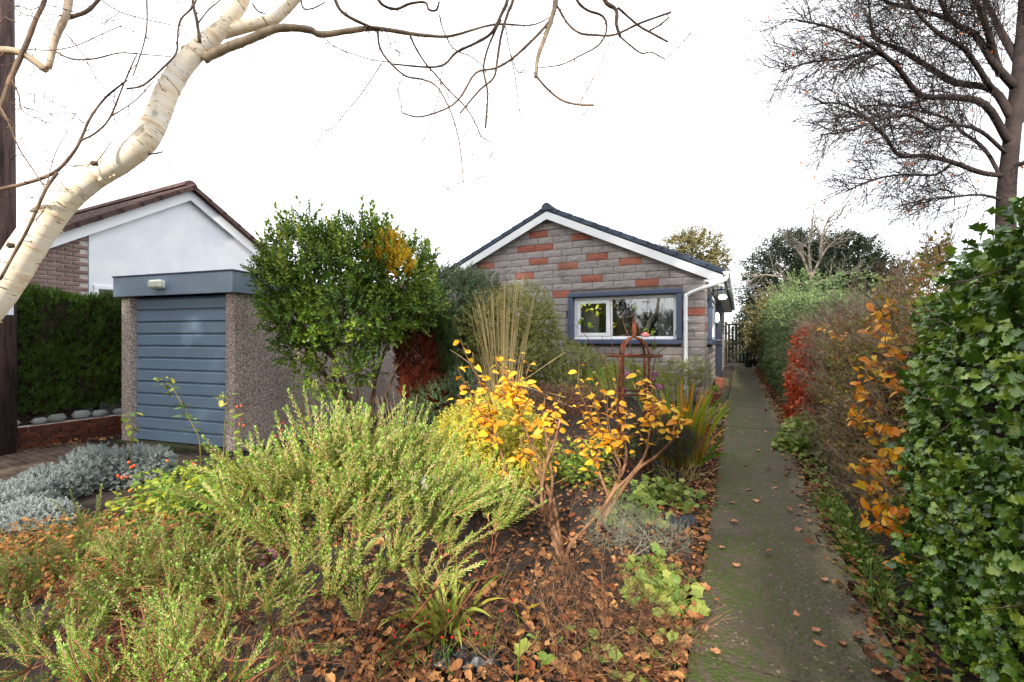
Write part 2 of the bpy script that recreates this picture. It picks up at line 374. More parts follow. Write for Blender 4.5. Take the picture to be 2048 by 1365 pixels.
# ================================================================== MATERIALS OF THE SETTING
def mat_ground():
    m, nt, b, out = newmat('soil')
    n = tex(nt, 'Noise', 3.0, 6, coord='Position'); n2 = tex(nt, 'Noise', 45, 5, coord='Position')
    r = ramp(nt, ['#19120d', '#2e2118', '#433325']); nt.links.new(math_(nt, 'ADD', math_(nt, 'MULTIPLY', n.outputs['Fac'], .5), math_(nt, 'MULTIPLY', n2.outputs['Fac'], .5)), r.inputs[0])
    nt.links.new(r.outputs[0], b.inputs['Base Color']); b.inputs['Roughness'].default_value = .95; bump(nt, b, n2.outputs['Fac'], .8, .03); return m
def mat_concrete():
    m, nt, b, out = newmat('mossy_concrete')
    n = tex(nt, 'Noise', 1.7, 6, coord='Position'); nf = tex(nt, 'Noise', 60, 5, coord='Position'); v = tex(nt, 'Voronoi', 52, coord='Position')
    base = ramp(nt, ['#383127', '#504638', '#6e6350']); nt.links.new(math_(nt, 'ADD', math_(nt, 'MULTIPLY', n.outputs['Fac'], .55), math_(nt, 'MULTIPLY', nf.outputs['Fac'], .45)), base.inputs[0])
    wn_ = nt.nodes.new('ShaderNodeTexWhiteNoise'); wn_.noise_dimensions = '3D'; nt.links.new(v.outputs['Position'], wn_.inputs['Vector'])
    peb = ramp(nt, [(0.0, '#2e261b'), (0.5, '#5a4c38'), (0.9, '#6f6049'), (0.96, '#a2947a')]); nt.links.new(wn_.outputs['Value'], peb.inputs[0])
    pm = math_(nt, 'SUBTRACT', 1.0, ss_node(nt, v.outputs['Distance'], .25, .5)); c = mixc(nt, base.outputs[0], peb.outputs[0], math_(nt, 'MULTIPLY', pm, .6))
    mo = tex(nt, 'Noise', 2.3, 6, rough=.7, coord='Position'); mo2 = tex(nt, 'Noise', 22, 4, coord='Position')
    mf = math_(nt, 'MULTIPLY', ss_node(nt, mo.outputs['Fac'], .40, .55), ss_node(nt, mo2.outputs['Fac'], .42, .56))
    geo = nt.nodes.new('ShaderNodeNewGeometry'); sx = nt.nodes.new('ShaderNodeSeparateXYZ'); nt.links.new(geo.outputs['Position'], sx.inputs[0])
    edge = math_(nt, 'SUBTRACT', 1.0, ss_node(nt, sx.outputs['X'], -.15, .35)); mf = math_(nt, 'MULTIPLY', mf, math_(nt, 'ADD', math_(nt, 'MULTIPLY', edge, .6), .5))
    c = mixc(nt, c, '#3e4a16', math_(nt, 'MINIMUM', mf, .85))
    wear = math_(nt, 'MULTIPLY', ss_node(nt, sx.outputs['X'], .36, .52), ss_node(nt, n.outputs['Fac'], .42, .55)); c = mixc(nt, c, '#7a6f57', math_(nt, 'MULTIPLY', wear, .7))
    nt.links.new(c, b.inputs['Base Color']); b.inputs['Roughness'].default_value = .8; b.inputs['Specular IOR Level'].default_value = .35
    bp = bump(nt, b, nf.outputs['Fac'], .8, .012); bump(nt, b, v.outputs['Distance'], .8, .008, bp); return m
def mat_pebbledash():
    m, nt, b, out = newmat('pebbledash')
    v = tex(nt, 'Voronoi', 62, coord='Position'); wn_ = nt.nodes.new('ShaderNodeTexWhiteNoise'); nt.links.new(v.outputs['Position'], wn_.inputs['Vector'])
    r = ramp(nt, [(0.0, '#a9938b'), (.3, '#c8b4ab'), (.6, '#dccbc1'), (.85, '#e8ddd3'), (1.0, '#f4eee5')]); nt.links.new(wn_.outputs['Value'], r.inputs[0])
    c = mixc(nt, r.outputs[0], '#87756d', ss_node(nt, v.outputs['Distance'], .45, .75)); n = tex(nt, 'Noise', 1.2, 4, coord='Position')
    c = mixc(nt, c, '#7d6b66', math_(nt, 'MULTIPLY', ss_node(nt, n.outputs['Fac'], .45, .7), .45))
    nt.links.new(c, b.inputs['Base Color']); b.inputs['Roughness'].default_value = .75; bp = bump(nt, b, v.outputs['Distance'], 1.0, .012); bp.invert = True; return m
def mat_stone(name, cols, bs=.55):
    m, nt, b, out = newmat(name)
    n = tex(nt, 'Noise', 14, 6, rough=.7, coord='Position'); nf = tex(nt, 'Noise', 70, 4, coord='Position'); r = ramp(nt, cols)
    f = math_(nt, 'ADD', math_(nt, 'MULTIPLY', rnd(nt), .55), math_(nt, 'MULTIPLY', ss_node(nt, n.outputs['Fac'], .3, .7), .45)); nt.links.new(f, r.inputs[0])
    c = mixc(nt, r.outputs[0], '#3a3632', math_(nt, 'MULTIPLY', ss_node(nt, nf.outputs['Fac'], .56, .75), .45))
    st = tex(nt, 'Noise', 1.1, 5, coord='Position', stretch=(1.5, 1, .5)); c = mixc(nt, c, '#4f4a45', math_(nt, 'MULTIPLY', ss_node(nt, st.outputs['Fac'], .52, .7), .4))
    nt.links.new(c, b.inputs['Base Color']); b.inputs['Roughness'].default_value = .9; b.inputs['Specular IOR Level'].default_value = .2
    bp = bump(nt, b, n.outputs['Fac'], bs, .018); bump(nt, b, nf.outputs['Fac'], .5, .006, bp); return m
def mat_paint(name, c, rough=.45, dirt=.25, dirtc='#5b5a52', scale=2.5, spec=.4, bs=.08):
    m, nt, b, out = newmat(name)
    n = tex(nt, 'Noise', scale, 6, rough=.65, coord='Position'); nf = tex(nt, 'Noise', 40, 4, coord='Position')
    nt.links.new(mixc(nt, c, dirtc, math_(nt, 'MULTIPLY', ss_node(nt, n.outputs['Fac'], .5, .78), dirt)), b.inputs['Base Color'])
    b.inputs['Roughness'].default_value = rough; b.inputs['Specular IOR Level'].default_value = spec; bump(nt, b, nf.outputs['Fac'], bs, .004); return m
def mat_glass():
    m, nt, b, out = newmat('window_glass'); gl = nt.nodes.new('ShaderNodeBsdfGlossy'); gl.inputs['Roughness'].default_value = .01; gl.inputs['Color'].default_value = (.92, .95, 1, 1)
    tr = nt.nodes.new('ShaderNodeBsdfTransparent'); tr.inputs[0].default_value = (.9, .93, .93, 1); fr = nt.nodes.new('ShaderNodeFresnel'); fr.inputs[0].default_value = 1.6
    n = tex(nt, 'Noise', 1.3, 2, coord='Position'); bp = nt.nodes.new('ShaderNodeBump'); bp.inputs['Strength'].default_value = .02; bp.inputs['Distance'].default_value = .05
    nt.links.new(n.outputs['Fac'], bp.inputs['Height']); nt.links.new(bp.outputs[0], gl.inputs['Normal'])
    x = nt.nodes.new('ShaderNodeMixShader'); f = math_(nt, 'ADD', fr.outputs[0], .07); nt.links.new(f, x.inputs[0]); nt.links.new(tr.outputs[0], x.inputs[1]); nt.links.new(gl.outputs[0], x.inputs[2])
    nt.links.new(x.outputs[0], out.inputs[0]); nt.nodes.remove(b); return m
def mat_emit(name, c, s):
    m, nt, b, out = newmat(name); b.inputs['Base Color'].default_value = (.8, .8, .78, 1); b.inputs['Emission Color'].default_value = tuple(c) + (1,); b.inputs['Emission Strength'].default_value = s; return m
def mat_birch():
    m, nt, b, out = newmat('birch_bark')
    at = nt.nodes.new('ShaderNodeAttribute'); at.attribute_name = 'tube'; vec = at.outputs['Vector']
    w = tex(nt, 'Noise', 3.2, 4, vec=vec); r = ramp(nt, ['#d8bc98', '#ebdabd', '#f2e7d5', '#e1c7a9']); nt.links.new(w.outputs['Fac'], r.inputs[0])
    band = tex(nt, 'Noise', 1.0, 5, rough=.65, vec=vec, stretch=(1.6, 1.6, 26)); c = mixc(nt, r.outputs[0], '#cfa278', math_(nt, 'MULTIPLY', ss_node(nt, band.outputs['Fac'], .5, .68), .7))
    band2 = tex(nt, 'Noise', 1.0, 3, vec=vec, stretch=(2, 2, 17)); c = mixc(nt, c, '#f3ece4', math_(nt, 'MULTIPLY', ss_node(nt, band2.outputs['Fac'], .52, .66), .75))
    len_ = tex(nt, 'Noise', 1.0, 2, vec=vec, stretch=(12, 12, 110)); sp = tex(nt, 'Noise', 1.0, 2, vec=vec, stretch=(5, 5, 9))
    lm = math_(nt, 'MULTIPLY', ss_node(nt, len_.outputs['Fac'], .595, .65), ss_node(nt, sp.outputs['Fac'], .46, .56)); c = mixc(nt, c, '#5d4632', math_(nt, 'MULTIPLY', lm, .85))
    sc = tex(nt, 'Noise', 1.0, 3, vec=vec, stretch=(5, 5, 7)); c = mixc(nt, c, '#7b7164', math_(nt, 'MULTIPLY', ss_node(nt, sc.outputs['Fac'], .63, .72), .6))
    nt.links.new(c, b.inputs['Base Color']); b.inputs['Roughness'].default_value = .55; b.inputs['Specular IOR Level'].default_value = .3
    bp = bump(nt, b, band.outputs['Fac'], .5, .008); bump(nt, b, len_.outputs['Fac'], .3, .004, bp); return m

M = {}
M['soil'] = mat_ground(); M['concrete'] = mat_concrete(); M['pebbledash'] = mat_pebbledash()
M['stone'] = mat_stone('grey_stone', ['#7e7876', '#958e8c', '#a69e9b', '#9b9391', '#b0a8a2'])
M['stone_red'] = mat_stone('red_stone', ['#93574a', '#a66858', '#b27668'])
M['mortar'] = mat_rough('mortar', '#6a635b', '#857c71', 8, .95, .5, .01)
M['white'] = mat_paint('white_upvc', '#eef0f3', .35, .18, '#a9aaa8')
M['slate_paint'] = mat_paint('slate_blue_paint', '#4f5a72', .5, .4, '#3a4152')
M['door_paint'] = mat_paint('garage_grey_blue', '#7b90a6', .42, .35, '#5d6d7d', 3)
M['fascia_paint'] = mat_paint('fascia_blue_grey', '#8092a4', .5, .5, '#97a5b0', 5, bs=.25)
M['navy'] = mat_paint('navy_door', '#151c2e', .35, .2, '#2d3644')
M['roof_dark'] = mat_rough('dark_slate_tile', '#3b4350', '#566172', 9, .8, .4, .006, island=.4)
M['roof_brown'] = mat_rough('brown_clay_tile', '#3a2b28', '#5f4a45', 9, .85, .5, .008, island=.5)
M['render'] = mat_rough('white_render', '#e4e8ee', '#f0f2f5', 3, .9, .5, .006, fine=90)
M['brick'] = mat_rough('brown_brick', '#755a54', '#9c827b', 10, .9, .5, .006, island=.6)
M['brick_mortar'] = mat_rough('pale_mortar', '#b3aaa4', '#cbc3bd', 9, .95, .4, .006)
M['paver'] = mat_rough('brick_paver', '#453a33', '#6a594d', 6, .9, .6, .006, island=.5)
M['cobble'] = mat_rough('grey_cobble', '#6f7472', '#a7aca8', 5, .8, .5, .02, fine=25, island=.5)
M['lowwall'] = mat_rough('old_red_brick', '#3f2119', '#6b3a2a', 8, .9, .6, .01, island=.5)
M['pole'] = mat_rough('creosoted_pole', '#2e2220', '#5d4a46', 3, .85, .8, .02, fine=14, stretch=(6, 6, .6))
M['glass'] = mat_glass(); M['lamp'] = mat_emit('lit_lamp_glass', (1, .97, .9), 6.0)
M['lampoff'] = mat_paint('milky_plastic', '#d9dccb', .35, .2, '#a7a894'); M['room'] = mat_paint('room_wall', '#8d857c', .9, .1)
M['curtain'] = mat_rough('curtain', '#c9c8c4', '#dcdbd7', 4, .9, .2, .01); M['metal'] = mat_rough('aerial_metal', '#4f5456', '#777c7f', 8, .5, .1, .002, metal=.4)
M['bluep'] = mat_paint('blue_plastic', '#22408a', .4, .1); M['rust'] = mat_rough('rusty_iron', '#3d2016', '#7c4329', 18, .85, .7, .004, fine=90)
M['terracotta'] = mat_rough('terracotta', '#6b3f33', '#915747', 6, .85, .3, .005); M['darkwood'] = mat_rough('weathered_wood', '#241f19', '#433b2f', 5, .9, .5, .006, stretch=(1, 1, 12))
M['black_plastic'] = mat_rough('black_plastic_sheet', '#0d0f13', '#1c2027', 6, .5, .3, .01, spec=.6); M['bark'] = mat_rough('grey_brown_bark', '#2f2721', '#5a4c3f', 6, .9, .7, .012, fine=22)
M['barkred'] = mat_rough('cinnamon_bark', '#5a3524', '#94603f', 14, .75, .5, .004, fine=60); M['barkpale'] = mat_rough('peeling_tan_bark', '#5f4030', '#a07a5c', 16, .85, .7, .006, fine=50)
M['barkgrey'] = mat_rough('silver_grey_bark', '#6b6157', '#a2988a', 10, .85, .5, .005); M['birch'] = mat_birch(); M['twig'] = mat_rough('brown_twig', '#3d2e25', '#7d6450', 10, .6, .3, .002, fine=60)
M['beechbark'] = mat_rough('beech_bark', '#221b1a', '#3d3331', 2, .9, .6, .03, fine=6); M['farwhite'] = mat_paint('far_render', '#d9d9d2', .8, .2); M['sheetmetal'] = mat_paint('white_plate', '#dfe3ea', .45, .15)
M['twig_pale'] = mat_rough('pale_birch_limb', '#7d6a58', '#b8a48c', 10, .6, .3, .003, fine=50)
M['barkbrown'] = mat_rough('dark_shrub_bark', '#3f3024', '#6e5440', 9, .85, .5, .006, fine=30)
M['plastic_white'] = mat_paint('white_plastic', '#d8dbdc', .5, .2)

# ================================================================== THE SETTING: ground, path, driveway
def nonuni(lo, hi, a, b, step, far):
    mid = np.arange(a, b + 1e-6, step); l = a - np.cumsum(np.geomspace(step, far, 22)); r = b + np.cumsum(np.geomspace(step, far, 22)); return np.concatenate([l[::-1], mid, r])
gx = nonuni(0, 0, -10.5, 3, .12, 160); gy = nonuni(0, 0, 0, 14, .12, 160)
X_, Y_ = np.meshgrid(gx, gy, indexing='ij'); Z_ = g(X_, Y_); Z_ = Z_ - 0.03 * (ss(-.25, -.1, X_) * (1 - ss(.45, .62, X_))) - .02 * (X_ < -6) * (Y_ < 4.2) * (Y_ > .3) * (X_ > -9.4)
b = MB(); nx, ny = X_.shape; ii = np.arange(nx - 1)[:, None] * ny + np.arange(ny - 1)[None]
b.add(np.stack([X_, Y_, Z_], -1), Q=np.stack([ii, ii + ny, ii + ny + 1, ii + 1], -1).reshape(-1, 4))
ground = obj('ground', b.mesh('ground', M['soil'], smooth=True), kind='structure')

path = bpy.data.objects.new('path', None); COL.objects.link(path); path['kind'] = 'structure'; path.location = (0.2, 2, 0); PINV['path'] = Matrix.Translation((-.2, -2, 0))
rp = np.random.default_rng(5)
joints = [-1.6, .55, 2.13, 4.45, 7.0, 9.6, 12.2, 14.8, 17.4, 20.0, 22.6]
for k in range(len(joints) - 1):
    y0, y1 = joints[k] + .006, joints[k + 1] - .006; n = 12; ys = np.linspace(y0, y1, n)
    xl = -.20 + .006 * np.sin(ys * 1.1) + rp.normal(0, .002, n); xr = .56 + .06 * (1 - ss(1.8, 5, ys)) + .008 * np.sin(ys * 1.3) + rp.normal(0, .003, n); zt = gs(0 * ys, ys) + .035 + rp.uniform(-.002, .002)
    b = MB(); bev = .012; V = []
    for i in range(n):
        e = bev if i in (0, n - 1) else 0
        V += [[xl[i], ys[i], zt[i] - .13], [xl[i], ys[i], zt[i] - bev - e * .3], [xl[i] + bev, ys[i], zt[i] - e * .5], [xr[i] - bev, ys[i], zt[i] - e * .5], [xr[i], ys[i], zt[i] - bev], [xr[i], ys[i], zt[i] - .13]]
    Q = [[6 * i + j, 6 * i + j + 1, 6 * i + 7 + j, 6 * i + 6 + j][::-1] for i in range(n - 1) for j in range(5)]
    Q += [[0, 1, 4, 5], [1, 2, 3, 4]]; e = 6 * (n - 1); Q += [[e, e + 5, e + 4, e + 1], [e + 1, e + 4, e + 3, e + 2]]
    b.add(V, Q=Q); obj('slab', b.mesh('slab', M['concrete']), path)
# small paved corner beside the house wall
b = MB(); b.box((-.58, 6.9, .02), (-.225, 9.25, .212)); b.box((-.575, 9.27, .02), (-.225, 14.5, .216)); obj('slab', b.mesh('slab', M['concrete']), path)

drive = bpy.data.objects.new('driveway', None); COL.objects.link(drive); drive['kind'] = 'structure'; drive.location = (-7.5, 2.5, -.2); PINV['driveway'] = Matrix.Translation((7.5, -2.5, .2))
pb = MB(); pb.bevbox((-.097, -.047, -.05), (.097, .047, 0), .006); pme = pb.mesh('paver', M['paver']); rest = MB(); npv = 0
for r_ in range(38):
    for c_ in range(17):
        x = -9.25 + c_ * .204 + (.102 if r_ % 2 else 0); y = .4 + r_ * .104
        if x > -5.9 or (y > 3.35 + (x + 8.6) * .15): continue
        p = np.array([x, y, -.2]); d = p @ FW; u = 1024 + FPX * (p @ RT) / d; zz = -.196 + rp.uniform(-.004, .004)
        if -30 < u < 520 and d > 5.0 and npv < 300:
            npv += 1; piece('paver', pme, Matrix.Translation((x, y, zz)) @ Matrix.Rotation(rp.normal(0, .012), 4, 'Z'), drive)
        else: rest.add(pb.V[0] + np.array([x, y, zz]), T=pb.T[0], Q=pb.Q[0])
obj('pavers', rest.mesh('pavers', M['paver']), drive, kind='stuff')

# ================================================================== THE BUNGALOW
HX0, HX1, HY, HB = -7.0, -.58, 9.30, .18        # left wall, right wall, front wall, foot
RX, RZ, PITCH, VY = -3.74, 4.26, .460, 9.14      # ridge, top of the roof at the ridge, slope, front edge of the roof
EX1 = -.27; EX0 = 2 * RX - EX1; roofz = lambda x: RZ - abs(x - RX) * PITCH
house = thing('bungalow', 'grey stone block bungalow with scattered red blocks beside the path', 'house', (-3.7, 9.3, HB))
rh = np.random.default_rng(11)
und = lambda x: roofz(x) - .20        # underside of the roof
fw = MB(); fw.prism([(HX0, -.1), (HX1, -.1), (HX1, und(HX1)), (RX, und(RX)), (HX0, und(HX0))], HY + .010, HY + .25)
fwall = obj('front_wall', fw.mesh('front_wall', M['mortar']), house)
sw = MB(); sw.box((HX1 - .25, HY + .252, -.1), (HX1 - .010, 21.0, und(HX1) - .02)); swall = obj('side_wall', sw.mesh('side_wall', M['mortar']), house)
bw = MB(); bw.box((HX0, HY + .252, -.1), (HX0 + .25, 21.0, und(HX0) - .02)); bw.prism([(HX0, -.1), (HX1, -.1), (HX1, und(HX1)), (RX, und(RX)), (HX0, und(HX0))], 21.0, 21.2); obj('rear_wall', bw.mesh('rear_wall', M['mortar']), house)
CH, BL, J = .150, .445, .011
WX0, WX1, WZ0, WZ1 = -3.27, -.985, 1.275, 2.36     # window surround
def split_block(L, H, D, seed):
    """split-faced block: rough front grid, back at y=0"""
    r = np.random.default_rng(seed); nx, nz = 6, 4; V = []
    for i in range(nx):
        for j in range(nz):
            e = (i in (0, nx - 1)) or (j in (0, nz - 1)); V.append([-L / 2 + L * i / (nx - 1), -(.005 + r.uniform(0, .003)) if e else -(.009 + r.uniform(0, .012)), -H / 2 + H * j / (nz - 1)])
    nb = len(V); Q = [[i * nz + j, (i + 1) * nz + j, (i + 1) * nz + j + 1, i * nz + j + 1] for i in range(nx - 1) for j in range(nz - 1)]
    V += [[-L / 2, D, -H / 2], [L / 2, D, -H / 2], [L / 2, D, H / 2], [-L / 2, D, H / 2]]
    a, b_, c, d = 0, (nx - 1) * nz, nx * nz - 1, nz - 1; Q += [[a, nb, nb + 1, b_], [b_, nb + 1, nb + 2, c], [c, nb + 2, nb + 3, d], [d, nb + 3, nb, a]]
    mb = MB(); mb.add(V, Q=Q); return mb
SB = {}
def block_mesh(L, red, k):
    key = (round(L, 3), red, k)
    if key not in SB: SB[key] = split_block(L - J, CH - J, .02, hash(key) % 9999).mesh('block', M['stone_red'] if red else M['stone'])
    return SB[key]
reds_px = [(1070, 471), (1160, 476), (1038, 499), (1106, 493), (972, 529), (1070, 523), (1121, 533), (1215, 514), (1274, 525), (1035, 551), (1190, 557), (1289, 566), (1119, 586), (1404, 625)]
reds = []
for u, v in reds_px:
    q = P(u, v, 1.0); dd = HY / q[1]; reds.append((q[0] * dd, CAMZ + (q[2] - CAMZ) * dd))
def clip(poly, a, b_, c):   # keep a*x + b*z <= c
    out = []
    for i in range(len(poly)):
        p, q = poly[i], poly[(i + 1) % len(poly)]; fp, fq = a * p[0] + b_ * p[1] - c, a * q[0] + b_ * q[1] - c
        if fp <= 0: out.append(p)
        if (fp < 0) != (fq < 0): t = fp / (fp - fq); out.append((p[0] + t * (q[0] - p[0]), p[1] + t * (q[1] - p[1])))
    return out
cells = []
for r_ in range(27):
    z0 = HB + r_ * CH; x = HX0; off = (.0, .225, .11, .335)[r_ % 4] * (1 if r_ % 3 else .8); first = True
    while x < HX1 - .01:
        L = BL if not first else (BL - off if off < .4 else .2); first = False
        if abs(x + L - (RX + .09)) < .12: L = RX + .09 - x          # straight joint under the ridge
        L = min(L, HX1 - x)
        if HX1 - x - L < .12: L = HX1 - x
        cells.append((x, z0, L)); x += L
taken = set()
for rx_, rz_ in reds:
    k = min(range(len(cells)), key=lambda i: abs(cells[i][0] + cells[i][2] / 2 - rx_) + 2 * abs(cells[i][1] + CH / 2 - rz_) + (9 if i in taken or cells[i][2] < .3 and rx_ < -1 else 0)); taken.add(k)
frest = MB(); nblk = 0; order = sorted(range(len(cells)), key=lambda i: 0 if (cells[i][1] > 1.0 and cells[i][0] > -6.4) or cells[i][0] > -2.6 else 1)
for i in order:
    x, z0, L = cells[i]; poly = [(x + J / 2, z0 + J / 2), (x + L - J / 2, z0 + J / 2), (x + L - J / 2, z0 + CH - J / 2), (x + J / 2, z0 + CH - J / 2)]
    full = len(poly); poly = clip(poly, PITCH, 1, PITCH * RX + RZ - .215); poly = clip(poly, -PITCH, 1, -PITCH * RX + RZ - .215)
    # blocks behind the window surround are left out or cut
    inx0, inx1 = x > WX0 - .01 and x + L < WX1 + .01, z0 > WZ0 + .02 and z0 + CH < WZ1 - .02
    if inx0 and inx1: continue
    if z0 + CH > WZ0 + .03 and z0 < WZ1 - .03:
        if x < WX0 < x + L and WX0 - x > .06: poly = clip(poly, 1, 0, WX0 + .02)
        elif x < WX1 < x + L and x + L - WX1 > .06: poly = clip(poly, -1, 0, -WX1 + .02)
        elif x + L > WX0 and x < WX1: continue
    if len(poly) < 3: continue
    pa = np.array(poly); area = .5 * abs(np.dot(pa[:, 0], np.roll(pa[:, 1], 1)) - np.dot(pa[:, 1], np.roll(pa[:, 0], 1)))
    if area < .002: continue
    red = i in taken; whole = abs(area - (L - J) * (CH - J)) < 1e-4; ind = nblk < 235 and (z0 > .7 or x > -2.6)
    if whole:
        me = block_mesh(L, red, int(rh.integers(0, 5))); Mx = Matrix.Translation((x + L / 2, HY + rh.uniform(-.004, .004), z0 + CH / 2))
        if ind: piece('block', me, Mx, fwall); nblk += 1
        else:
            t = split_block(L - J, CH - J, .02, i); frest.add(t.V[0] + np.array([x + L / 2, HY, z0 + CH / 2]), Q=t.Q[0])
    else:
        c = pa.mean(0); mb = MB(); mb.prism([(p[0] - c[0], p[1] - c[1]) for p in poly], -.018 + rh.uniform(-.004, .004), .02)
        if ind: piece('block', mb.mesh('block', M['stone_red'] if red else M['stone']), Matrix.Translation((c[0], HY, c[1])), fwall); nblk += 1
        else: frest.add(mb.V[0] + np.array([c[0], HY, c[1]]), T=mb.T[0], Q=mb.Q[0])
obj('blocks', frest.mesh('blocks', M['stone']), fwall, kind='stuff')
srest = MB(); R90 = Matrix.Rotation(math.pi / 2, 4, 'Z'); ns = 0
for r_ in range(15):
    y = HY + .02; k = 0
    while y < 20.9:
        L = BL if (k or r_ % 2) else BL * .5; k += 1; z0 = HB + r_ * CH
        if z0 + CH > und(HX1): break
        yc = y + L / 2
        if not (9.85 < yc < 11.6 and 1.2 < z0 < 2.3):
            if yc < 11.6 and ns < 62:
                piece('block', block_mesh(L, rh.random() < .05, int(rh.integers(0, 5))), Matrix.Translation((HX1, yc, z0 + CH / 2)) @ R90, swall); ns += 1
            else:
                t = split_block(L - J, CH - J, .02, r_ * 100 + k); V = t.V[0].copy(); V = np.stack([-V[:, 1], V[:, 0], V[:, 2]], -1); srest.add(V + np.array([HX1, yc, z0 + CH / 2]), Q=t.Q[0])
        y += L
obj('blocks', srest.mesh('blocks', M['stone']), swall, kind='stuff')
# roof: deck, tiles, ridge, bargeboards, soffit, gutter
roof_mb = MB(); 
for s_ in (-1, 1):
    xe = RX + s_ * (EX1 - RX); poly = [(RX, RZ - .10), (xe, roofz(xe) - .10), (xe, roofz(xe) - .19), (RX, RZ - .19)]
    if s_ > 0: poly = poly[::-1]
    roof_mb.prism(poly, VY + .03, 21.3)
roof = obj('roof', roof_mb.mesh('roof', M['roof_dark']), house)
sl = math.hypot(1, PITCH); nt_ = 13; run = (EX1 - RX) / nt_
tl = MB(); tl.bevbox((-.02, 0, -.10), (run * sl + .05, .33, .0), .012); tme = tl.mesh('tile', M['roof_dark'])
rrest = MB()
for s_ in (-1, 1):
    for k in range(nt_):
        x0 = RX + s_ * run * k; base = Matrix.Translation((x0, VY, roofz(x0) - .005 + .018)) @ Matrix.Rotation(s_ * (math.atan(PITCH) - math.radians(2.2)) if s_ > 0 else 0, 4, 'Y')
        if s_ < 0: base = Matrix.Translation((x0, VY + .33, roofz(x0) - .005 + .018)) @ Matrix.Rotation(math.pi, 4, 'Z') @ Matrix.Rotation(math.atan(PITCH) - math.radians(2.2), 4, 'Y')
        piece('tile', tme, base, roof)
        A = np.array(base)
        for c_ in range(1, 36):
            off = np.array([0, .335 * c_ * (1 if s_ > 0 else -1), 0, 1]); V = np.concatenate([tl.V[0] + off[:3], np.ones((len(tl.V[0]), 1))], 1) @ A.T; rrest.add(V[:, :3], T=tl.T[0], Q=tl.Q[0])
obj('tiles', rrest.mesh('tiles', M['roof_dark']), roof, kind='stuff')
for k in range(27):
    b = MB(); an = np.linspace(0, math.pi, 9); y0 = VY - .02 + k * .45; pr = [(RX + .115 * math.cos(a), RZ - .05 + .125 * math.sin(a)) for a in an]; b.prism([(p[0], p[1]) for p in pr], y0, y0 + .44); obj('ridge_tile', b.mesh('ridge_tile', M['roof_dark'], smooth=False), roof)
b = MB(); b.box((RX - .16, VY - .03, RZ - .085), (RX + .16, VY + .02, RZ - .05)); obj('ridge_end', b.mesh('ridge_end', M['roof_dark']), roof)
for s_ in (-1, 1):
    xe = RX + s_ * (EX1 - RX); b = MB(); xk = xe - s_ * .228; poly = [(RX, RZ - .11), (RX, RZ - .275), (xk, roofz(xk) - .275), (xe, roofz(xk) - .275), (xe, roofz(xe) - .11)]
    if s_ < 0: poly = poly[::-1]
    b.prism(poly, VY + .006, VY + .028); obj('bargeboard', b.mesh('bargeboard', M['white']), house)
    b = MB(); poly = [(RX, RZ - .195), (RX, RZ - .21), (xe, roofz(xe) - .21), (xe, roofz(xe) - .195)]
    if s_ < 0: poly = poly[::-1]
    b.prism(poly, VY + .03, HY + .1); obj('verge_soffit', b.mesh('verge_soffit', M['white']), house)
b = MB(); ze = roofz(EX1); b.box((HX1 + .05, VY - .004, ze - .172), (EX1 + .004, VY + .004, ze - .11)); b.box((HX1 - .02, VY + .03, ze - .188), (EX1 - .005, 21.2, ze - .173)); obj('soffit_box', b.mesh('soffit_box', M['white']), house)
b = MB(); gxx = EX1 + .055; pr = [(gxx + .06 * math.cos(a), ze - .05 + .065 * math.sin(a)) for a in np.linspace(math.pi, 2 * math.pi, 9)]; pr2 = [(gxx + .052 * math.cos(a), ze - .05 + .057 * math.sin(a)) for a in np.linspace(2 * math.pi, math.pi, 9)]
V = []; 
prof = pr + pr2; n = len(prof)
for yy in (VY - .02, 21.2): V += [[p[0], yy, p[1]] for p in prof]
b.add(V, Q=[[i, i + n, (i + 1) % n + n, (i + 1) % n] for i in range(n)]); b.prism(pr, VY - .026, VY - .021); obj('gutter', b.mesh('gutter', M['white']), house)
px_ = -.915; b = MB(); b.tube(smooth_line([(gxx, VY + .04, ze - .09), (gxx - .01, VY + .03, ze - .17), (gxx - .12, VY + .02, ze - .24), (px_ + .22, HY - .09, 2.31), (px_ + .04, HY - .075, 2.235), (px_, HY - .075, 2.12), (px_, HY - .075, 1.2), (px_, HY - .075, HB + .02)], 5), .037, 12)
dp = obj('downpipe', b.mesh('downpipe', M['white'], smooth=True), house)
for zz in (1.75, .95, .45):
    b = MB(); b.lathe([(.037, -.02), (.045, -.02), (.045, .02), (.037, .02)], (px_, HY - .075, zz), 12); b.box((px_ - .05, HY - .04, zz - .015), (px_ + .05, HY - .012, zz + .015)); obj('pipe_clip', b.mesh('pipe_clip', M['white']), dp)
# front window
win = obj('window', MB().box((WX0 + .09, HY + .10, WZ0 + .09), (WX1 - .09, HY + .105, WZ0 + .10)).mesh('window', M['white']), house)
def ring(x0, x1, z0, z1, w, y0, y1, mat, name, parent, bev=.008, wt=None):
    wt = wt or w; b = MB(); b.bevbox((x0, y0, z1 - wt), (x1, y1, z1), bev); b.bevbox((x0, y0, z0), (x1, y1, z0 + w), bev); b.bevbox((x0, y0, z0 + w), (x0 + w, y1, z1 - wt), bev); b.bevbox((x1 - w, y0, z0 + w), (x1, y1, z1 - wt), bev); return obj(name, b.mesh(name, mat), parent)
ring(WX0, WX1, WZ0, WZ1, .10, HY - .10, HY + .10, M['slate_paint'], 'surround', win, .018)
ring(WX0 + .1, WX1 - .1, WZ0 + .1, WZ1 - .1, .065, HY + .02, HY + .09, M['white'], 'frame', win)
mx = -2.385; b = MB(); b.bevbox((mx - .035, HY + .022, WZ0 + .166), (mx + .035, HY + .088, WZ1 - .166), .008); obj('mullion', b.mesh('mullion', M['white']), win)
ring(WX0 + .168, mx - .02, WZ0 + .168, WZ1 - .168, .07, HY + .002, HY + .06, M['white'], 'sash', win)
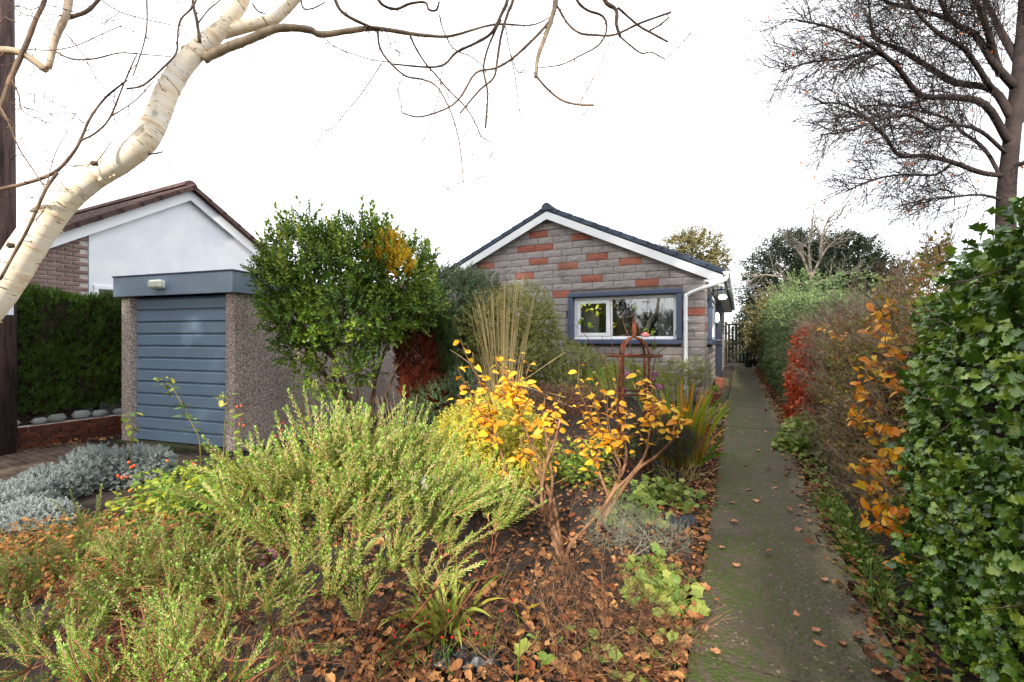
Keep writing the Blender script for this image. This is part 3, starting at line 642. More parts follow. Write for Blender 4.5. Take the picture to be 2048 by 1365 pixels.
b = MB(); b.box((WX0 + .235, HY + .05, WZ0 + .235), (mx - .085, HY + .056, WZ1 - .235)); obj('pane', b.mesh('pane', M['glass']), win)
b = MB(); b.box((mx + .036, HY + .055, WZ0 + .166), (WX1 - .166, HY + .061, WZ1 - .166)); obj('pane', b.mesh('pane', M['glass']), win)
b = MB(); b.bevbox((WX0 + .1, HY - .03, WZ0 + .101), (WX1 - .1, HY + .019, WZ0 + .125), .006); obj('sill', b.mesh('sill', M['white']), win)
# the room behind the glass: opening in the wall
fo = MB(); fo.box((WX0 + .1, HY + .108, WZ0 + .1), (WX1 - .1, HY + .252, WZ1 - .1))
rm = MB(); a0, a1, c0, c1, d0, d1 = WX0 - .3, WX1 + .1, HY + .27, HY + 3.2, HB, 2.42
for lo, hi in (((a0, c0, d0 - .02), (a1, c1, d0)), ((a0, c0, d1), (a1, c1, d1 + .02)), ((a0 - .02, c0, d0), (a0, c1, d1)), ((a1, c0, d0), (a1 + .02, c1, d1)), ((a0, c1, d0), (a1, c1 + .02, d1))): rm.box(lo, hi)
obj('room', rm.mesh('room', M['room']), house)
# side window
b = MB(); sy0, sy1 = 9.86, 11.55; zb, zt_ = 1.27, 2.27
for lo, hi in (((HX1 - .02, sy0, zt_ - .1), (HX1 + .09, sy1, zt_)), ((HX1 - .02, sy0, zb), (HX1 + .10, sy1, zb + .1)), ((HX1 - .02, sy0, zb + .1), (HX1 + .09, sy0 + .09, zt_ - .1)), ((HX1 - .02, sy1 - .09, zb + .1), (HX1 + .09, sy1, zt_ - .1))): b.bevbox(lo, hi, .012)
w2 = obj('side_window', b.mesh('side_window', M['slate_paint']), house)
b = MB()
for lo, hi in (((HX1 + .0, sy0 + .092, zb + .102), (HX1 + .065, sy0 + .17, zt_ - .102)), ((HX1 + .0, sy1 - .17, zb + .102), (HX1 + .065, sy1 - .092, zt_ - .102)), ((HX1, sy0 + .172, zb + .102), (HX1 + .065, sy1 - .172, zb + .17)), ((HX1, sy0 + .172, zt_ - .17), (HX1 + .065, sy1 - .172, zt_ - .102))): b.bevbox(lo, hi, .008)
obj('frame', b.mesh('frame', M['white']), w2); b = MB(); b.box((HX1 + .02, sy0 + .171, zb + .171), (HX1 + .026, sy1 - .171, zt_ - .171)); obj('pane', b.mesh('pane', M['glass']), w2)
# side door standing open
b = MB(); b.bevbox((HX1 + .02, 13.05, .40), (HX1 + .17, 13.11, 2.36), .01); dr = obj('door', b.mesh('door', M['navy']), house); b = MB(); b.tube([(HX1 + .13, 13.04, 1.35), (HX1 + .13, 12.98, 1.35), (HX1 + .05, 12.98, 1.35)], .01, 8); obj('handle', b.mesh('handle', M['metal']), dr)
b = MB(); b.bevbox((HX1 + .018, 12.2, HB + .04), (HX1 + .35, 13.04, .38), .015); obj('step', b.mesh('step', M['concrete']), house)

# cut the front wall for the window: the wall mesh is rebuilt as four pieces round the opening
fw = MB(); ox0, ox1, oz0, oz1 = WX0 + .06, WX1 - .06, WZ0 + .06, WZ1 - .06
fw.prism([(HX0, -.45), (ox0, -.45), (ox0, und(ox0)), (RX, und(RX)), (HX0, und(HX0))], HY + .010, HY + .25)
fw.prism([(ox1, -.45), (HX1, -.45), (HX1, und(HX1)), (ox1, und(ox1))], HY + .010, HY + .25); fw.prism([(ox0, -.45), (ox1, -.45), (ox1, oz0), (ox0, oz0)], HY + .010, HY + .25); fw.prism([(ox0, oz1), (ox1, oz1), (ox1, und(ox1)), (ox0, und(ox0))], HY + .010, HY + .25)
old = fwall.data; fwall.data = fw.mesh('front_wall', M['mortar']); bpy.data.meshes.remove(old)
# curtains
def curtain(x0, x1, label):
    n = 28; xs = np.linspace(x0, x1, n); V = []; 
    for z in (WZ0 - .1, WZ1 + .0): V += [[x, HY + .36 + .03 * math.sin(i * 1.35), z] for i, x in enumerate(xs)]
    for z in (WZ0 - .1, WZ1 + .0): V += [[x, HY + .366 + .03 * math.sin(i * 1.35), z] for i, x in enumerate(xs)]
    b = MB(); b.add(V, Q=[[i, i + 1, n + i + 1, n + i] for i in range(n - 1)] + [[2 * n + i, 3 * n + i, 3 * n + i + 1, 2 * n + i + 1] for i in range(n - 1)]); tag(obj('curtain', b.mesh('curtain', M['curtain'], smooth=True)), label, 'curtain', 'curtains inside the front window')
curtain(WX0 + .15, WX0 + .56, 'pale curtain drawn back at the small casement end of the front window')
curtain(WX1 - .50, WX1 - .12, 'pale curtain drawn back at the downpipe end of the front window')
# lamps on the house
def oval_lamp(c, sx, sy, sz, label, name='wall_light'):
    t = thing(name, label, 'light', tuple(c), 'lit lamps on the bungalow'); V, T, m = ico(1)
    b = MB(); an = np.linspace(0, math.pi, 7); b.lathe([(math.sin(a), math.cos(a)) for a in an], (0, 0, 0), 16); b.V[0] = np.sign(b.V[0]) * np.abs(b.V[0]) ** .8 * np.array([sx, sy, sz]) + np.asarray(c); obj('glass_cover', b.mesh('glass_cover', M['lamp'], smooth=True), t)
    return t
t = oval_lamp((-.40, 9.27, 2.435), .105, .08, .042, 'lit oval soffit light under the front corner of the eaves'); b = MB(); b.box((-.43, 9.24, 2.465), (-.37, 9.30, 2.475)); obj('base', b.mesh('base', M['white']), t)
t = oval_lamp((-.33, 11.0, 2.30), .085, .07, .045, 'lit round soffit light below the aerial farther along the eaves'); b = MB(); b.box((-.40, 10.95, 2.348), (-.26, 11.05, 2.356)); b.box((-.345, 10.985, 2.356), (-.315, 11.015, 2.475)); obj('base', b.mesh('base', M['white']), t)
t = oval_lamp((HX1 + .1, 12.0, 1.90), .045, .07, .115, 'lit oval bulkhead light on the side wall past the side window'); b = MB(); b.box((HX1 + .015, 11.95, 1.83), (HX1 + .065, 12.05, 1.97)); obj('base', b.mesh('base', M['white']), t)
# aerial
t = thing('television_aerial', 'metal television aerial with upright rods fixed to the side wall under the eaves', 'aerial', (-.5, 10.6, 2.3)); A0 = np.array([-.52, 10.55, 2.42]); A1 = np.array([.27, 10.75, 2.46])
b = MB(); b.tube([A0, A1], .015, 8); bo = obj('boom', b.mesh('boom', M['metal']), t)
for i, k in enumerate(np.linspace(0.02, .98, 10)):
    q = A0 + (A1 - A0) * k; b = MB(); hh = .085 if i > 1 else .12; b.tube([q - UP * hh + [0, .012, 0], q + UP * (hh * .75) + [0, .012, 0]], .009, 6); obj('rod', b.mesh('rod', M['metal']), t)
b = MB(); b.bevbox(A0 + (A1 - A0) * .2 - .025, A0 + (A1 - A0) * .2 + .025, .006); obj('junction_box', b.mesh('junction_box', M['bluep']), t)
b = MB(); b.tube([(HX1 - .01, 10.55, 2.25), (HX1 + .07, 10.55, 2.25), (HX1 + .10, 10.56, 2.42)], .012, 8); obj('bracket', b.mesh('bracket', M['metal']), t)
# pots by the wall
def trough(x, y, label, w=.2, l=.42, h=.2):
    z = .22; t = thing('plant_trough', label, 'planter', (x, y, z), 'terracotta troughs along the side wall'); b = MB(); b.add([[x + sx * w * k, y + sy * l * k, z + zz] for k, zz in ((.42, 0), (.5, h)) for sx, sy in ((-1, -1), (1, -1), (1, 1), (-1, 1))], Q=[[0, 3, 2, 1], [0, 1, 5, 4], [1, 2, 6, 5], [2, 3, 7, 6], [3, 0, 4, 7], [4, 5, 6, 7]])
    b.bevbox((x - w * .53, y - l * .53, z + h + .002), (x + w * .53, y + l * .53, z + h + .03), .006); obj('pot', b.mesh('pot', M['terracotta']), t); return t
t1 = trough(-.40, 8.85, 'terracotta trough with green seedlings nearest the house corner'); t2 = trough(-.42, 11.9, 'bare terracotta trough by the door step')
# gate across the far end of the path
gt = thing('garden_gate', 'weathered dark lattice gate closing the far end of the path', 'gate', (.2, 22.7, .22)); 
for x in (-.55, 1.0): b = MB(); b.bevbox((x - .05, 22.65, .2), (x + .05, 22.75, 2.15), .01); obj('post', b.mesh('post', M['darkwood']), gt)
for zz in (.35, 1.15, 2.02): b = MB(); b.bevbox((-.5, 22.68, zz - .04), (.95, 22.72, zz + .04), .006); obj('rail', b.mesh('rail', M['darkwood']), gt)
for i in range(10): b = MB(); x = -.42 + i * .145; b.bevbox((x - .05, 22.655, .28), (x + .05, 22.678, 2.0 - .05 * (i % 2)), .004); obj('board', b.mesh('board', M['darkwood']), gt)
b = MB(); b.lathe([(0, 0), (.13, 0), (.17, .3), (.15, .3), (.12, .05), (0, .05)], (.32, 20.6, .235), 16); tag(obj('plant_pot', b.mesh('plant_pot', M['black_plastic'])), 'small black plant pot at the far end of the path', 'plant pot')

# ================================================================== THE GARAGE
GR = math.radians(8.5); G0 = (-6.30, 3.99, -.2); gar = thing('garage', 'flat roofed pebbledash garage with slate blue door and painted fascia', 'garage', G0, rz=GR)
GW, GL = 2.30, 6.7
b = MB(); b.box((-.16, .10, 0), (0, GL, 2.23)); obj('side_wall', b.mesh('side_wall', M['pebbledash']), gar, local=True)
b = MB(); b.box((-GW, .10, 0), (-GW + .16, GL, 2.23)); b.box((-GW + .162, GL - .16, 0), (-.162, GL, 2.23)); obj('rear_wall', b.mesh('rear_wall', M['pebbledash']), gar, local=True)
for x0, x1 in ((-.17, .004), (-GW - .004, -GW + .19)): b = MB(); b.bevbox((x0, -.05, 0), (x1, .098, 2.23), .008); obj('pillar', b.mesh('pillar', M['pebbledash']), gar, local=True)
b = MB(); b.bevbox((-GW - .06, -.13, 2.232), (.05, -.09, 2.53), .006); b.bevbox((.01, -.088, 2.234), (.05, GL + .05, 2.53), .006); b.bevbox((-GW - .06, -.088, 2.234), (-GW - .02, GL + .05, 2.53), .006); b.box((-GW - .018, -.088, 2.30), (.008, GL + .05, 2.44)); obj('fascia', b.mesh('fascia', M['fascia_paint']), gar, local=True)
b = MB(); b.box((-GW - .07, -.14, 2.532), (.06, GL + .06, 2.55)); obj('roof', b.mesh('roof', M['roof_dark']), gar, local=True)
b = MB(); b.box((-GW + .192, .07, .03), (-.172, .095, 2.22)); gdoor = obj('door', b.mesh('door', M['door_paint']), gar, local=True)
dz = (2.215 - .03) / 12
for k in range(12):
    z0 = .03 + k * dz; b = MB(); x0, x1 = -GW + .195, -.175; b.add([[x0, .068, z0 + .008], [x1, .068, z0 + .008], [x0, .034, z0 + .014], [x1, .034, z0 + .014], [x0, .04, z0 + dz - .035], [x1, .04, z0 + dz - .035], [x0, .066, z0 + dz - .004], [x1, .066, z0 + dz - .004]], Q=[[0, 1, 3, 2], [2, 3, 5, 4], [4, 5, 7, 6]]); obj('panel', b.mesh('panel', M['door_paint']), gdoor, local=True)
b = MB(); hx = -GW * .48; hz = .03 + 3.3 * dz; b.lathe([(0, 0), (.025, 0), (.025, .035), (0, .035)], (hx, .0, hz), 12, axis=1); b.bevbox((hx - .055, -.052, hz - .014), (hx + .055, -.03, hz + .014), .006); obj('handle', b.mesh('handle', M['metal']), gdoor, local=True)
b = MB(); b.box((-GW - .02, -.12, -.03), (.02, .06, .025)); obj('threshold', b.mesh('threshold', M['concrete']), gar, local=True)
lc = Matrix.Translation(G0) @ Matrix.Rotation(GR, 4, 'Z') @ Vector((-1.33, -.132, 2.385)); t = thing('garage_light', 'unlit milky bulkhead light fixed to the garage fascia', 'light', tuple(lc), rz=GR)
b = MB(); b.bevbox((-.11, -.025, -.055), (.11, 0, .055), .01); obj('base', b.mesh('base', M['white']), t, local=True); b = MB(); b.bevbox((-.13, -.105, -.065), (.13, -.026, .065), .028); obj('cover', b.mesh('cover', M['lampoff']), t, local=True)

# ================================================================== NEIGHBOUR'S HOUSE (gable turned to the garden)
NX, NYP, NZP, NT, NHW = -10.5, 5.57, 4.52, .64, 3.5
nb = thing('neighbour_house', 'neighbouring house with white rendered gable, brown brick corner and brown tiled roof', 'house', (NX - 3, NYP, -.2))
def yz(V): return np.stack([NX - V[:, 1], V[:, 0], V[:, 2]], -1)      # (y, depth behind the gable, z) -> world
ng = lambda y: NZP - abs(y - NYP) * NT
SPL = 3.93
b = MB(); b.prism([(SPL, -.3), (NYP + NHW - .25, -.3), (NYP + NHW - .25, ng(NYP + NHW - .25) - .06), (NYP, NZP - .06), (SPL, ng(SPL) - .06)], 0, .25, xf=yz); obj('rendered_gable', b.mesh('rendered_gable', M['render']), nb)
b = MB(); b.prism([(NYP - NHW + .25, -.3), (SPL - .003, -.3), (SPL - .003, ng(SPL) - .06), (NYP - NHW + .25, ng(NYP - NHW + .25) - .06)], .03, .25, xf=yz); bwl = obj('brick_wall', b.mesh('brick_wall', M['brick_mortar']), nb)
bk = MB(); bk.bevbox((-.025, -.101, -.027), (.02, .101, .027), .004); bme = bk.mesh('brick', M['brick']); brest = MB(); rb = np.random.default_rng(3)
for r_ in range(48):
    for c_ in range(9):
        z = -.1 + r_ * .0745; y = SPL - .115 - c_ * .221 - (.11 if r_ % 2 else 0)
        if y - .1 < NYP - NHW + .25 or z + .04 > ng(y - .1) - .07: continue
        if z > 1.9 and y > 2.75: piece('brick', bme, Matrix.Translation((NX - .022 + rb.uniform(-.002, .002), y, z)), bwl)
        else: brest.add(bk.V[0] + np.array([NX - .022, y, z]), T=bk.T[0], Q=bk.Q[0])
obj('bricks', brest.mesh('bricks', M['brick']), bwl, kind='stuff')
b = MB(); b.box((NX - 9, NYP - NHW + .25, -.3), (NX - .26, NYP - NHW + .45, 2.2)); b.box((NX - 9, NYP + NHW - .45, -.3), (NX - .26, NYP + NHW - .25, 2.2)); obj('rear_walls', b.mesh('rear_walls', M['brick']), nb)
nr = MB()
for s_ in (-1, 1): nr.prism([(NYP, NZP + .03), (NYP, NZP - .04), (NYP + s_ * NHW, NZP - .04 - NHW * NT), (NYP + s_ * NHW, NZP + .03 - NHW * NT)][::s_], -.12, 9, xf=yz)
nroof = obj('roof', nr.mesh('roof', M['roof_brown']), nb); nsl = math.hypot(1, NT); nk = 11; nrun = NHW / nk
tb = MB(); L_ = nrun * nsl + .05; prof = [(-.165, 0), (-.1, .028), (-.04, .028), (0, 0.004), (.04, .028), (.1, .028), (.165, 0)]
V = []
for yy, dzz in ((-.02, 0.0), (L_, 0.022)): V += [[p[0], yy, p[1] + dzz] for p in prof] + [[p[0], yy, p[1] + dzz - .085] for p in prof]
n7 = 7; Q = [[i, i + 1, 14 + i + 1, 14 + i] for i in range(6)] + [[7 + i, 21 + i, 21 + i + 1, 7 + i + 1] for i in range(6)] + [[14 + i, 14 + i + 1, 21 + i + 1, 21 + i] for i in range(6)] + [[i, 7 + i, 8 + i, i + 1] for i in range(6)] + [[0, 14, 21, 7], [6, 13, 27, 20]]
tb.add(V, Q=Q); tme = tb.mesh('tile', M['roof_brown']); nrest = MB(); rt = np.random.default_rng(8)
for s_ in (-1, 1):
    for k in range(nk):
        y0 = NYP + s_ * nrun * k; z0 = NZP + .10 - nrun * k * NT
        for c_ in range(26):
            Mt = Matrix.Translation((NX + .10 - c_ * .30, y0, z0)) @ Matrix.Rotation(0 if s_ > 0 else math.pi, 4, 'Z') @ Matrix.Rotation(-(math.atan(NT)) - .03 + rt.normal(0, .004), 4, 'X')
            if (c_ < 5 and s_ < 0) or c_ < 1: piece('tile', tme, Mt, nroof)
            else: nrest.add((np.concatenate([tb.V[0], np.ones((28, 1))], 1) @ np.array(Mt).T)[:, :3], Q=tb.Q[0])
obj('tiles', nrest.mesh('tiles', M['roof_brown']), nroof, kind='stuff')
for k in range(19):
    b = MB(); an = np.linspace(0, math.pi, 9); b.prism([(NYP + .13 * math.cos(a), NZP + .09 + .13 * math.sin(a)) for a in an], -.13 + k * .45, .31 + k * .45, xf=yz); obj('ridge_tile', b.mesh('ridge_tile', M['roof_brown']), nroof)
for s_ in (-1, 1):
    b = MB(); b.prism([(NYP, NZP + .01), (NYP, NZP - .20), (NYP + s_ * NHW, NZP - .20 - NHW * NT), (NYP + s_ * NHW, NZP + .01 - NHW * NT)][::s_], -.125, -.10, xf=yz); obj('bargeboard', b.mesh('bargeboard', M['white']), nb)
    b = MB(); b.prism([(NYP, NZP - .07), (NYP, NZP - .085), (NYP + s_ * NHW, NZP - .085 - NHW * NT), (NYP + s_ * NHW, NZP - .07 - NHW * NT)][::s_], -.098, -.002, xf=yz); obj('soffit', b.mesh('soffit', M['white']), nb)
b = MB(); 
for lo, hi in (((NX - .03, 3.99, 2.30), (NX + .03, 5.2, 2.37)), ((NX - .03, 3.99, 1.2), (NX + .03, 4.06, 2.299)), ((NX - .03, 5.13, 1.2), (NX + .03, 5.2, 2.299)), ((NX - .03, 4.061, 1.2), (NX + .03, 5.129, 1.27))): b.bevbox(lo, hi, .006)
nw = obj('window', b.mesh('window', M['white']), nb); b = MB(); b.box((NX + .002, 4.061, 1.271), (NX + .01, 5.129, 2.299)); obj('pane', b.mesh('pane', mat_paint('dark_glass', '#1d2427', .08, 0, spec=.6)), nw)

# low brick wall with cobbles under the hedge
lw = thing('low_wall', 'low red brick retaining wall topped with grey cobbles below the conifer hedge', 'wall', (-9.33, 3.2, -.2)); b = MB(); b.box((-9.42, .6, -.3), (-9.26, 5.3, .115)); core = obj('wall_core', b.mesh('wall_core', M['brick_mortar']), lw)
for r_ in range(4):
    for c_ in range(20):
        y = .75 + c_ * .225 + (.11 if r_ % 2 else 0)
        if y < 5.2: piece('brick', M.get('_lwb') or M.setdefault('_lwb', (lambda q: q.mesh('brick', M['lowwall']))(MB().bevbox((-.03, -.106, -.034), (.03, .106, .034), .006))), Matrix.Translation((-9.25 + rb.uniform(-.006, .006), y, -.155 + r_ * .078)), core)
rc = np.random.default_rng(21)
for k in range(17):
    s = rc.uniform(.08, .15); V, T, mi = ico(1); V = V * (1 + .1 * noise(V, 2, k))[:, None] * np.array([s * .8, s * 1.1, s * .62]); b = MB(); b.add(V + np.array([-9.36 + rc.uniform(-.05, .05), .9 + k * .25 + rc.uniform(-.05, .05), .115 + s * .5]), T=T); obj('cobble', b.mesh('cobble', M['cobble'], smooth=True), lw)

# telegraph pole
tp = P(2, HOR, 6.28); t = thing('telegraph_pole', 'dark brown wooden telegraph pole with a white plate', 'pole', (tp[0], tp[1], -.2)); b = MB(); b.tube([(tp[0], tp[1], -.3), (tp[0], tp[1], 3), (tp[0] - .02, tp[1], 9)], [.155, .145, .12], 20); obj('shaft', b.mesh('shaft', M['pole'], smooth=True), t)
b = MB(); n = 13; an = np.linspace(-1.35, 1.35, n) - math.pi / 2 + .75; V = [[tp[0] + r * math.cos(a), tp[1] + r * math.sin(a), z] for r in (.158, .163) for z in (1.72, 2.06) for a in an]
b.add(V, Q=[[2 * n + i, 2 * n + i + 1, 3 * n + i + 1, 3 * n + i] for i in range(n - 1)] + [[i, n + i, n + i + 1, i + 1] for i in range(n - 1)] + [[i, i + 1, 2 * n + i + 1, 2 * n + i] for i in range(n - 1)] + [[n + i, 3 * n + i, 3 * n + i + 1, n + i + 1] for i in range(n - 1)]); obj('plate', b.mesh('plate', M['sheetmetal']), t)
b = MB(); q = np.array(tp) * 1.0; b.tube([(tp[0] + .11, tp[1] - .1, 1.46), (tp[0] + .2, tp[1] - .17, 1.46)], [.03, .045], 10); obj('step_bolt', b.mesh('step_bolt', M['metal']), t)

# far house behind the shrubs: only its chimney rises into view
cp = P(856, 560, 34); fh = thing('far_house', 'far pale house with a chimney and slim mast rising behind the shrubs', 'house', (cp[0], cp[1], 0)); x, y = cp[0], cp[1]
b = MB(); b.box((x - 4, y - 3, -.2), (x + 4, y + 3, 3.2)); obj('wall', b.mesh('wall', M['farwhite']), fh); b = MB(); b.prism([(x - 4.3, 3.0), (x + 4.3, 3.0), (x + 2, 5.2), (x - 2, 5.2)], y - 3.3, y + 3.3); rf = obj('roof', b.mesh('roof', M['roof_brown']), fh)
b = MB(); b.bevbox((x - .55, y - .4, 5.0), (x + .55, y + .4, 6.75), .03); b.bevbox((x - .63, y - .48, 6.752), (x + .63, y + .48, 6.95), .03); obj('chimney', b.mesh('chimney', M['farwhite']), rf); b = MB(); b.lathe([(.16, 6.95), (.13, 7.5), (.1, 7.5)], (x, y, 0), 12); obj('chimney_pot', b.mesh('chimney_pot', M['roof_dark']), rf); b = MB(); b.tube([(x + .5, y, 5.5), (x + .5, y, 8.6)], .03, 6); obj('mast', b.mesh('mast', M['metal']), rf)

# ================================================================== TREES
ML = {}
ML['rusty_leaf'] = mat_leaf('rusty_beech_leaf', ['#7a3a18', '#b4622a', '#cf7d33'], trans=.35)
def taper_r(n, r0, r1): return r0 + (r1 - r0) * np.linspace(0, 1, n) ** .8

# ---------------- the birch in front, trunk leaning across the upper corner
def px(lst, d0, d1=None):
    d1 = d0 if d1 is None else d1; n = len(lst); return np.array([P(q[0], q[1], d0 + (d1 - d0) * i / max(n - 1, 1)) for i, q in enumerate(lst)])
D_B = 2.35
bb = P(-330, HOR, 2.05); bz = float(g(bb[0], bb[1])); birch = thing('birch_tree', 'cream barked birch leaning across the sky with bare drooping twigs', 'tree', (bb[0], bb[1], bz))
tr = [(-330, 1330, 150), (-300, 1120, 128), (-230, 900, 112), (-120, 715, 100), (-40, 628, 92), (8, 568, 88), (60, 487, 83), (118, 408, 79), (180, 355, 75), (240, 320, 71), (288, 281, 67), (315, 232, 62), (335, 182, 58), (360, 140, 55), (390, 105, 52), (418, 80, 48), (448, 52, 42), (478, 14, 36), (500, -30, 34), (560, -140, 32), (700, -250, 28), (900, -330, 24), (1150, -370, 18), (1400, -360, 10)]
def birch_limb(lst, d0, d1, name='branch', sides=14, mat=None, k=5, jit=0.0, wk=.68):
    pts = smooth_line(px(lst, d0, d1), k); w = wk * np.interp(np.linspace(0, len(lst) - 1, len(pts)), np.arange(len(lst)), [q[2] for q in lst])
    dd = pts @ FW; rad = w * .5 / FPX * dd; rad = rad * (1 + jit * np.sin(np.arange(len(pts)) * 2.1) * np.sin(np.arange(len(pts)) * .77))
    b = MB(); b.tube(pts, np.maximum(rad, .0009), sides); return obj(name, b.mesh(name, mat or M['birch'], smooth=True, attr=True), birch), pts, rad
trunk, tpts, trad = birch_limb(tr, 2.05, 2.7, 'trunk', 28, jit=.012, k=8)
birch_limb([(436, 66, 40), (470, 58, 36), (505, 50, 32), (545, 40, 30), (572, 18, 28), (605, -15, 26), (700, -90, 22), (850, -170, 18), (1050, -230, 14), (1250, -250, 9)], 2.51, 2.65, 'branch', 16)
